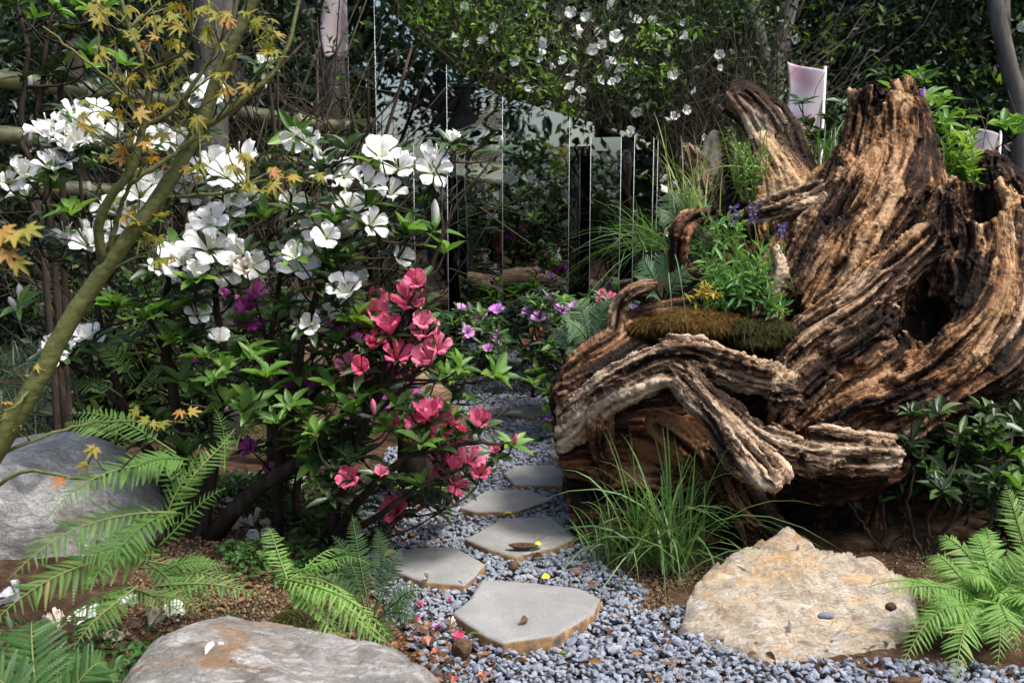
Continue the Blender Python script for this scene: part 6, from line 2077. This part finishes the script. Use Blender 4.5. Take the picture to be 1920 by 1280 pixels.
FB0 = [(865, 88), (1015, 85), (1240, 80), (1205, 215), (1285, 200), (1118, 270), (1300, 170), (960, 120), (1100, 60), (1050, 110), (1130, 130), (1160, 60), (990, 160), (1035, 205), (1090, 190), (1290, 62), (870, 15), (1010, 8), (1130, 0), (1080, 22), (1160, 115), (1205, 35), (1255, 230), (1210, 180), (1320, 250), (1345, 120), (905, 70), (1110, 95), (1140, 160), (930, 45), (1270, 145), (1180, 250), (1050, 150), (1245, 430), (1250, 330), (1225, 290), (1265, 350), (1088, 272)]
FB = []
for (x, y) in FB0:
    for q in range(random.choice([1, 1, 2, 3])):
        FB.append((x + random.uniform(-20, 20) * (q > 0), y + random.uniform(-14, 14) * (q > 0)))
hedge('tall twiggy azalea hedge with scattered white blossoms behind the mirror wall', (-1.15, 7.35, 0.0), (2.2, 8.5, 3.35), 52000, 0.062, 0.42, MAT_HEDGE, 1700, len(FB), 0.054, flb=FB, clump=0.12, shoots=8000, gap=0.44)
hedge('dense dark evergreen hedge with small white blossoms behind the stump', (1.9, 9.2, 0.0), (6.2, 10.8, 4.6), 46000, 0.085, 0.45, MAT_DARKTREE, 160, 22, 0.075, clump=0.16, twr=0.006, name='evergreen_hedge', shoots=2500)
hedge('dark evergreen thicket behind the bamboo fence', (-5.6, 8.0, 0.0), (-0.9, 9.6, 4.2), 42000, 0.085, 0.42, MAT_DARKTREE, 300, 6, 0.06, clump=0.16, twr=0.007, name='evergreen_hedge')
hedge('bare twiggy shrub growing through the bamboo fence', (-2.3, 5.9, 0.4), (-1.0, 6.9, 2.9), 2000, 0.06, 0.36, MAT_HEDGE, 260, 0, clump=0.10, twr=0.006, name='twiggy_shrub')
hedge('low dark undergrowth between the azalea bed and the bamboo fence', (-2.4, 5.2, 0.0), (-1.5, 5.9, 0.95), 7000, 0.07, 0.40, MAT_HEDGE, 120, 0, clump=0.12, name='undergrowth_shrub')
hedge('dim shrub filling the ground behind the stump foot', (1.5, 5.3, 0.0), (3.6, 6.6, 1.2), 12000, 0.08, 0.40, MAT_DARKTREE, 80, 0, clump=0.14, name='undergrowth_shrub')

hedge('shaded twiggy shrub in the dark hollow beside the stump foot', (1.25, 4.0, 0.0), (2.5, 4.9, 0.60), 7000, 0.07, 0.36, MAT_DARKTREE, 260, 0, clump=0.12, name='undergrowth_shrub', twr=0.004, twl=0.4)
MAT_BARK2 = bark_mat('mottled_bark', [(0.3, (0.025, 0.022, 0.02)), (0.5, (0.09, 0.082, 0.075)), (0.62, (0.05, 0.045, 0.04)), (0.8, (0.20, 0.19, 0.175))], 16, stretch=(1, 1, 0.6))


def tree(name, label, trunks, crown, nl, L, mat, bark, limbs=5, group=None):
    """trunks: list of (world points, radii); crown: list of (centre, radii)"""
    b0 = np.asarray(trunks[0][0][0], float)
    root = thing(name, label, 'tree', (b0[0], b0[1], 0), group)
    tb = Tubes()
    for pts, rad in trunks:
        p = catmull(pts, 18)
        tb.add(p, np.interp(np.linspace(0, 1, 18), np.linspace(0, 1, len(rad)), rad), 12)
        e = p[-1]
        for k in range(limbs):
            c, r = crown[rng.integers(0, len(crown))]
            tip = np.asarray(c) + unit(rng.normal(size=3)) * np.asarray(r) * 0.7
            s = p[rng.integers(9, 18)]
            tb.add(catmull([s, s * 0.5 + tip * 0.5 + rng.normal(0, 0.15, 3), tip], 8), np.linspace(rad[-1] * 0.8, 0.012, 8), 6)
    tb.build('trunk', bark, root)
    pos = []
    for c, r in crown:
        k = nl // len(crown) // 16
        d = unit(rng.normal(size=(k, 3))) * rng.uniform(0.35, 1.0, (k, 1)) ** 0.6
        cc = np.asarray(c) + d * np.asarray(r)
        q = np.repeat(cc, 16, 0)
        pos.append(q + rng.normal(0, 0.17, q.shape))
    pos = np.vstack(pos)
    V, F, T = leaf_mass(pos, L, 0.45)
    o = mk('crown', V, F, mat, root, {'tone': T})
    o['kind'] = 'stuff'
    settle(root)
    return root


def PG(px, py, Y, z=-0.05):
    p = P(px, py, Y)
    p[2] = z
    return p


tree('grey_barked_tree', 'forked grey trunked tree rising behind the bleached limb', [
    ([PG(1452, 300, 8.7), P(1448, 190, 8.7), P(1425, 100, 8.7), P(1405, -30, 8.7), P(1395, -300, 8.7)], [0.11, 0.095, 0.085, 0.07, 0.05]),
    ([PG(1452, 300, 8.7), P(1452, 180, 8.65), P(1468, 70, 8.65), P(1492, -40, 8.65), P(1520, -300, 8.6)], [0.10, 0.07, 0.065, 0.055, 0.04])],
     [((2.4, 9.8, 6.0), (1.7, 1.3, 1.0)), ((1.2, 9.8, 6.2), (1.3, 1.2, 0.9))], 9000, 0.10, MAT_DARKTREE, MAT_TRUNK)
tree('grey_barked_tree', 'leaning dark trunked tree at the edge of the wooded background', [
    ([PG(1935, 300, 8.0), P(1915, 250, 8.0), P(1890, 120, 8.0), P(1862, -20, 8.0), P(1840, -250, 8.0)], [0.08, 0.07, 0.065, 0.06, 0.05]),
    ([P(1905, 200, 8.0), P(1930, 90, 8.0), P(1960, -50, 8.0)], [0.045, 0.04, 0.035])], [((4.3, 9.0, 5.4), (1.6, 1.2, 1.0))], 5000, 0.10, MAT_DARKTREE, MAT_TRUNK)
tree('mottled_tree', 'mottled grey tree trunk standing behind the maple stem', [
    ([PG(405, 420, 5.3), P(402, 400, 5.3), P(398, 200, 5.3), P(392, 0, 5.3), P(388, -350, 5.3)], [0.09, 0.085, 0.08, 0.075, 0.06])], [((-1.6, 5.9, 4.3), (1.5, 1.2, 0.8))], 5000, 0.09, MAT_DARKTREE, MAT_BARK2)
tree('brown_tree', 'brown tree trunk in shade beside the first mirror panel', [
    ([PG(628, 300, 7.5), P(628, 200, 7.5), P(622, 60, 7.5), P(628, -200, 7.5)], [0.10, 0.09, 0.08, 0.07])], [((-1.5, 7.9, 4.5), (1.3, 1.0, 0.9))], 5000, 0.09, MAT_DARKTREE, MAT_BARK2)
# thin dark stems at the picture's edge
for k, (pts, lab) in enumerate([
    ([PG(85, 420, 4.6), P(70, 380, 4.6), P(40, 240, 4.6), P(50, 90, 4.6), P(20, -40, 4.6)], 'thin dark sapling crossing the bamboo rails near the picture edge'),
    ([PG(100, 420, 4.7), P(88, 360, 4.7), P(75, 200, 4.7), P(88, 100, 4.7), P(110, -40, 4.7)], 'dark sapling with a forked top behind the upper white blossoms'),
    ([PG(95, 420, 4.8), P(110, 160, 4.8), P(125, 80, 4.8), P(160, -40, 4.8)], 'leaning dark sapling behind the topmost maple leaves')]):
    root = thing('sapling', lab, 'sapling', (*pts[0][:2], 0), 'dark saplings behind the white azalea')
    g = Grow()
    g.stem(pts, [0.018, 0.015, 0.012, 0.008], 22, 8)
    tp, kd, axs = [], [], []
    for p in poly_sample([(10, 0), (260, 0), (240, 160), (10, 180)], 9, 4.5, 4.9):
        axs.append(g.reach(p, 0.006, 0.002))
        tp.append(p)
        kd.append('dark' if rng.random() < 0.7 else 'fresh')
    leafy(root, tp, kd, axs, 0.09, 60)
    g.tb.build('stem', MAT_STEM, root)
    settle(root)

# woods far behind, one mass
def ringwood(label, n, th0, th1, R0, R1, zmax, L, mat, gaps=False):
    k = n // 20
    th = rng.uniform(th0, th1, k)
    R = rng.uniform(R0, R1, k)
    z = rng.uniform(0, 1, k) ** 0.9 * zmax * ((0.7 + 0.45 * fbm(np.column_stack([th * 4, R * 0, R * 0]), 2)) if not gaps else np.where((th > math.pi - 1.1) & (th < math.pi + 1.25), 0.10 + 0.9 * np.clip(fbm(np.column_stack([th * 14, R * 0, R * 0]), 2) - 0.55, 0, 1), 0.9))
    c = np.column_stack([R * np.sin(th), R * np.cos(th), z])
    q = np.repeat(c, 20, 0)
    q = q + rng.normal(0, 0.45, q.shape)
    V, F, T = leaf_mass(q, L, 0.5)
    tag(mk('woodland', V, F, mat, None, {'tone': T}), label, 'woodland', kind='stuff')


ringwood('dim woodland closing the view behind hedges and trees', 100000, -1.0, 1.0, 12.5, 15.5, 7.5, 0.30, MAT_FARWOOD)
ringwood('dim woodland behind the viewer that darkens the mirrors', 60000, 1.15, 2 * math.pi - 1.15, 9.5, 12, 6.0, 0.30, MAT_FARWOOD, True)
# trees behind the viewer, seen only in the mirrors
for k, (x, y, s) in enumerate([(-1.75, -3.0, 0.95), (0.9, -6.4, 1.15), (3.4, -5.0, 1.1), (-5.2, -3.6, 1.1)]):
    tree('mirrored_tree', ['tree reflected in the tall first mirror panel', 'broad tree reflected dark in the middle mirror panel', 'forked tree reflected against the sky in the mirrors', 'tree reflected in the mirror column'][k],
         [([np.array([x, y, -0.05]), np.array([x + 0.1, y, 1.5]), np.array([x - 0.2, y, 3.0]), np.array([x + 0.2, y, 4.5 * s])], [0.22, 0.17, 0.14, 0.09])],
         [((x, y, 4.2 * s), (1.7, 1.5, 1.2)), ((x + 1.2, y + 0.3, 3.6 * s), (1.2, 1.1, 0.9)), ((x - 1.3, y, 3.9 * s), (1.2, 1.1, 1.0)), ((x + 0.2, y - 0.5, 3.0), (1.5, 1.0, 0.9))], 4500, 0.17, MAT_FARWOOD, MAT_TRUNK, 6, 'trees reflected in the mirrors')
print('background', round(time.time() - T0, 1))

# pale driftwood log behind the azaleas, seen mostly in the mirrors
def across(p):
    a, b = P(942, 400, 6.60)[:2], P(1068, 400, 6.48)[:2]
    d = unit(b - a)
    n = np.array([d[1], -d[0]])
    q = np.array(p, float)
    q[:2] = q[:2] - 2 * np.dot(q[:2] - a, n) * n
    return q


lp = catmull([across(P(930, 545, 8.7)), across(P(1000, 535, 8.7)), across(P(1080, 530, 8.7)), across(P(1150, 560, 8.7))], 26)
tb = Tubes()
tb.add(lp, 0.11 * np.interp(np.linspace(0, 1, 26), [0, 0.3, 0.7, 1], [0.75, 1, 1.05, 0.8]) * rng.uniform(0.95, 1.05, 26), 16)
log_ = thing('driftwood_log', 'pale driftwood log mirrored low in the dark panels', 'log', (lp[12][0], lp[12][1], 0))
tb.build('log_wood', bark_mat('pale_driftwood', [(0.3, (0.04, 0.022, 0.013)), (0.5, (0.15, 0.095, 0.058)), (0.7, (0.32, 0.235, 0.16))], 14, stretch=(1, 1, 6)), log_)
for q in (3, 22):
    tb = Tubes()
    tb.add(np.array([lp[q] * [1, 1, 0] - [0, 0, 0.05], lp[q]]), [0.11, 0.09], 10)
    tb.build('root_leg', MAT_STEM, log_)
settle(log_)
# ------------------------------------------------------------------ fallen things
def ground_at(px, py, dz=0.0):
    z = 0.0
    for _ in range(12):
        p = G(px, py, z)
        z = float(ground_z(np.array([p[0]]), np.array([p[1]]))[0]) + dz
    return p


MAT_DEADLEAF = leaf_mat('dead_leaf', [(0.0, (0.06, 0.03, 0.016)), (0.5, (0.14, 0.068, 0.034)), (1.0, (0.26, 0.14, 0.07))], 0.7, 0.15, 0.2)
MAT_YLEAF = NT_('yellow_leaf').set((0.70, 0.50, 0.04), 0.5, 0.3)
DEAD_ME = [make_mesh('fallen_leaf', v * [1, 1, 1.8], f, MAT_DEADLEAF) for v, f in LEAFS]
YEL_ME = make_mesh('fallen_leaf', *LEAFS[3], MAT_YLEAF)
GREEN_ME = LEAF_ME['fresh'][1]


def drop(name, label, cat, me, px, py, z, size, group=None, tilt=0.35, wid=None):
    p = G(px, py, z) if z is not None else ground_at(px, py, 0.012)
    th = rng.uniform(0, 6.28)
    X, Y, Z = frame_of(np.array([math.cos(th), math.sin(th), 0]), np.array([rng.normal(0, tilt), rng.normal(0, tilt) - 0.1, 1.0]))
    w = size if wid is None else wid
    o = add(name, me, None, mat4(X * size, Y * w, Z * size, p))
    tag(o, label, cat, group)
    return o


for (px, py, lab) in [(480, 1003, 'fallen white blossom beside the azalea trunk'), (440, 985, 'wilted white blossom lying next to the azalea trunk'), (422, 942, 'fallen white blossom under the leaning stem'), (566, 942, 'pale wilted blossom on the soil near the coral azalea'),
                      (455, 905, 'fallen white petals beneath the magenta flowers'), (495, 1015, 'fallen white blossom touching the lime fern'), (292, 1160, 'cream blossom lying on soil above the quartz boulder'), (150, 1152, 'fallen blossom behind the drooping fern'),
                      (12, 1118, 'large white fallen blossom at the picture edge'), (100, 1165, 'cream petal on the moss near the blurred fern'), (212, 1195, 'brownish fallen blossom beside the quartz boulder'), (155, 735, 'white petal on the soil by the striped grass'), (210, 690, 'wilted cream blossom hanging low by the feathery fern'), (545, 905, 'fallen white petal under the coral azalea'), (462, 975, 'white blossom leaning on another beside the azalea trunk'), (505, 985, 'cream blossom between azalea trunk and lime fern'), (235, 1130, 'white petals half under the low fern'), (330, 1150, 'small white petal on bare soil above the quartz boulder')]:
    o = drop('fallen_blossom', lab, 'blossom', FLW['faded' if ('wilted' in lab or 'cream' in lab or 'brown' in lab) else 'white'][rng.integers(0, 5)], px, py, None, RW(36 if px > 30 else 52, ground_at(px, py)[1]), 'blossoms fallen on the bed', 0.6)
    o.location.z += 0.012
for (px, py, s, lab) in [(405, 1218, 34, 'white petals on top of the quartz boulder'), (445, 1237, 20, 'single white petal on the quartz boulder')]:
    drop('fallen_blossom', lab, 'blossom', FLW['white'][4], px, py, 0.292, RW(s, 2.5), 'blossoms fallen on the quartz boulder', 0.8)
for (px, py, s, k, lab) in [(845, 1165, 22, 'faded', 'bleached blossom on the gravel beside the nearest step'), (860, 1192, 22, 'pink', 'bright pink blossom on the gravel at the step corner'), (788, 1130, 12, 'pink', 'pink petal on gravel at the dark fern'), (842, 1122, 10, 'pink', 'tiny pink petal between the two near steps'),
                            (782, 1158, 14, 'pink', 'pink petal below the dark fern'), (820, 1170, 16, 'lilac', 'lilac petal among the gravel litter'), (818, 1222, 18, 'salmon', 'dried salmon blossom by the quartz boulder'), (905, 1262, 20, 'salmon', 'dried pink blossom on the near gravel'), (735, 960, 10, 'pink', 'pink petal on the gravel under the coral azalea'),
                            (800, 1198, 18, 'salmon', 'withered blossom heap beside the nut'), (740, 1205, 14, 'salmon', 'withered petals on the quartz boulder edge'), (850, 1268, 20, 'salmon', 'withered blossom at the picture bottom'), (560, 1128, 8, 'magenta', 'magenta petal above the quartz boulder'), (800, 1080, 14, 'faded', 'curled pale petal on the half hidden step')]:
    drop('fallen_petal', lab, 'petal', FLW[k][4], px, py, 0.022 if 'step' not in lab or 'gravel' in lab else 0.045, RW(s, G(px, py)[1]), 'petals on the gravel path', 0.9)
for (px, py, s, kind, lab) in [(1015, 1083, 20, 'y', 'yellow leaf on gravel beyond the nearest step'), (1003, 1022, 18, 'y', 'yellow leaf beside the seed pod'), (962, 963, 18, 'y', 'yellow leaf on gravel before the lens shaped step'), (1012, 852, 14, 'y', 'yellow leaf on the far gravel'), (745, 1034, 22, 'y', 'yellow leaf at the corner of the half hidden step'),
                               (975, 1165, 22, 'd', 'curled brown leaf on the nearest step'), (1018, 1042, 18, 'd', 'orange brown leaf under the seed pod step'), (1058, 925, 18, 'd', 'brown leaf at the stump base on the gravel'), (965, 1236, 26, 'd', 'rusty leaf on gravel below the nearest step'), (1130, 1243, 26, 'd', 'brown leaf on the open gravel'), (1455, 1238, 24, 'd', 'dead leaf against the cream boulder'),
                               (980, 1265, 22, 'd', 'brown leaf on gravel at the picture bottom'), (868, 1097, 22, 'g', 'green leaf on gravel between two steps'), (902, 1188, 24, 'g', 'green leaf leaning on the nearest step'), (1062, 1225, 20, 'g', 'olive leaf standing in the near gravel'), (945, 1082, 16, 'd', 'brown leaf touching the back edge of the nearest step'), (1100, 1100, 20, 'd', 'dark leaf by the grass clump'),
                               (1660, 1255, 26, 'd', 'brown curled leaf on gravel below the lime fern'), (500, 945, 22, 'd', 'brown leaf on soil near the wilted blossom'), (540, 975, 20, 'd', 'dead leaf on soil under the coral azalea'), (170, 1240, 34, 'd', 'rusty leaves beside the quartz boulder base'), (840, 1240, 26, 'd', 'rust coloured leaf beside the nut')]:
    onslab = 'on the nearest step' in lab or 'beside the seed pod' in lab
    drop('fallen_leaf', lab, 'leaf', YEL_ME if kind == 'y' else (GREEN_ME if kind == 'g' else DEAD_ME[rng.integers(0, 4)]), px, py, 0.05 if onslab else (0.022 if px > 700 else None), RW(s * 1.25, G(px, py)[1]), 'leaves fallen along the path', 0.5, RW(s * 0.62, G(px, py)[1]))
# a scatter of tiny litter on soil and gravel edge
n0 = 700
lx = np.concatenate([rng.uniform(-1.3, -0.25, n0), rng.normal(-0.28, 0.10, n0 // 2), rng.uniform(0.3, 1.5, n0 // 4)])
ly = np.concatenate([rng.uniform(2.6, 4.3, n0), rng.uniform(2.45, 3.1, n0 // 2), rng.uniform(2.6, 3.7, n0 // 4)])
K = len(lx)
V, F, T = scatter(*LEAFS[1], np.column_stack([lx, ly, np.maximum(ground_z(lx, ly), 0.0) + 0.016]), np.column_stack([rng.normal(size=K), rng.normal(size=K), rng.normal(0, 0.2, K)]), np.column_stack([rng.normal(0, 0.5, K), rng.normal(0, 0.5, K), np.ones(K)]), rng.uniform(0.015, 0.04, K), rng.uniform(0.008, 0.018, K))
tag(mk('leaf_litter', V, F, MAT_DEADLEAF, None, {'tone': T}), 'tiny dry leaf scraps scattered over the planting beds', 'litter', kind='stuff')

# low ground cover between the stones and stems
n0 = 900
cx_, cy_ = rng.uniform(-1.75, -0.30, n0), rng.uniform(2.55, 4.4, n0)
l, _ = path_x(cy_)
kp = (fbm(np.column_stack([cx_ * 2.6, cy_ * 2.6, cx_ * 0 + 2]), 2) > 0.50) & (cx_ < l - 0.04)
q = np.repeat(np.column_stack([cx_[kp], cy_[kp], ground_z(cx_[kp], cy_[kp])]), 9, 0)
q = q + np.column_stack([rng.normal(0, 0.03, len(q)), rng.normal(0, 0.03, len(q)), rng.uniform(0.015, 0.075, len(q))])
K = len(q)
V, F, T = scatter(*LEAFS[0], q, np.column_stack([rng.normal(size=K), rng.normal(size=K), rng.normal(0.1, 0.4, K)]), np.column_stack([rng.normal(0, 0.5, K), rng.normal(-0.2, 0.5, K), np.ones(K)]), rng.uniform(0.022, 0.045, K), rng.uniform(0.012, 0.022, K))
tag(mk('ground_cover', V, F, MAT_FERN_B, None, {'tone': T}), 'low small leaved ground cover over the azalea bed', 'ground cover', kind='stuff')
MAT_NUT = bark_mat('brown_husk', [(0.3, (0.03, 0.016, 0.01)), (0.7, (0.14, 0.08, 0.045))], 60, stretch=(1, 1, 1))
p = G(866, 1222, 0.02)
V, F = round_rock([p[0], p[1], 0.03], (0.032, 0.028, 0.034), 5, 4, 20)
tag(mk('husk', V, F, MAT_NUT), 'fuzzy brown nut husk on gravel beside the nearest step', 'husk')
p = G(980, 1021, 0.05)
V, F = round_rock([p[0], p[1], 0.046], (0.060, 0.016, 0.013), 8, 2, 18)
tag(mk('seed_pod', V, F, MAT_NUT), 'dark curled seed pod lying on a stepping stone', 'seed pod')
p = G(963, 1063, 0.02)
V, F = round_rock([p[0], p[1], 0.022], (0.020, 0.018, 0.018), 3, 3, 14)
tag(mk('pebble', V, F, MAT_NUT), 'round brown pebble on the gravel behind the nearest step', 'pebble')
zt = zplane(3.15) + 0.02
p = G(1548, 1158, zt)
V, F = round_rock([p[0], p[1], zt + 0.006], (0.026, 0.012, 0.012), 9, 4, 14)
tag(mk('pebble', V, F, MAT_GRAVEL), 'blue grey pebble resting on the cream boulder', 'pebble')
p = G(1670, 1142, zt)
V, F = round_rock([p[0], p[1], zt + 0.008], (0.018, 0.013, 0.015), 10, 4, 14)
tag(mk('pebble', V, F, MAT_NUT), 'brown pebble resting on the cream boulder by the fern', 'pebble')
p = G(1700, 1275, 0.02)
V, F = round_rock([p[0], p[1], 0.02], (0.05, 0.014, 0.012), 11, 5, 14)
tag(mk('bark_chip', V, F, MAT_NUT), 'brown bark chip on gravel below the lime fern', 'bark chip')
print('total', round(time.time() - T0, 1))
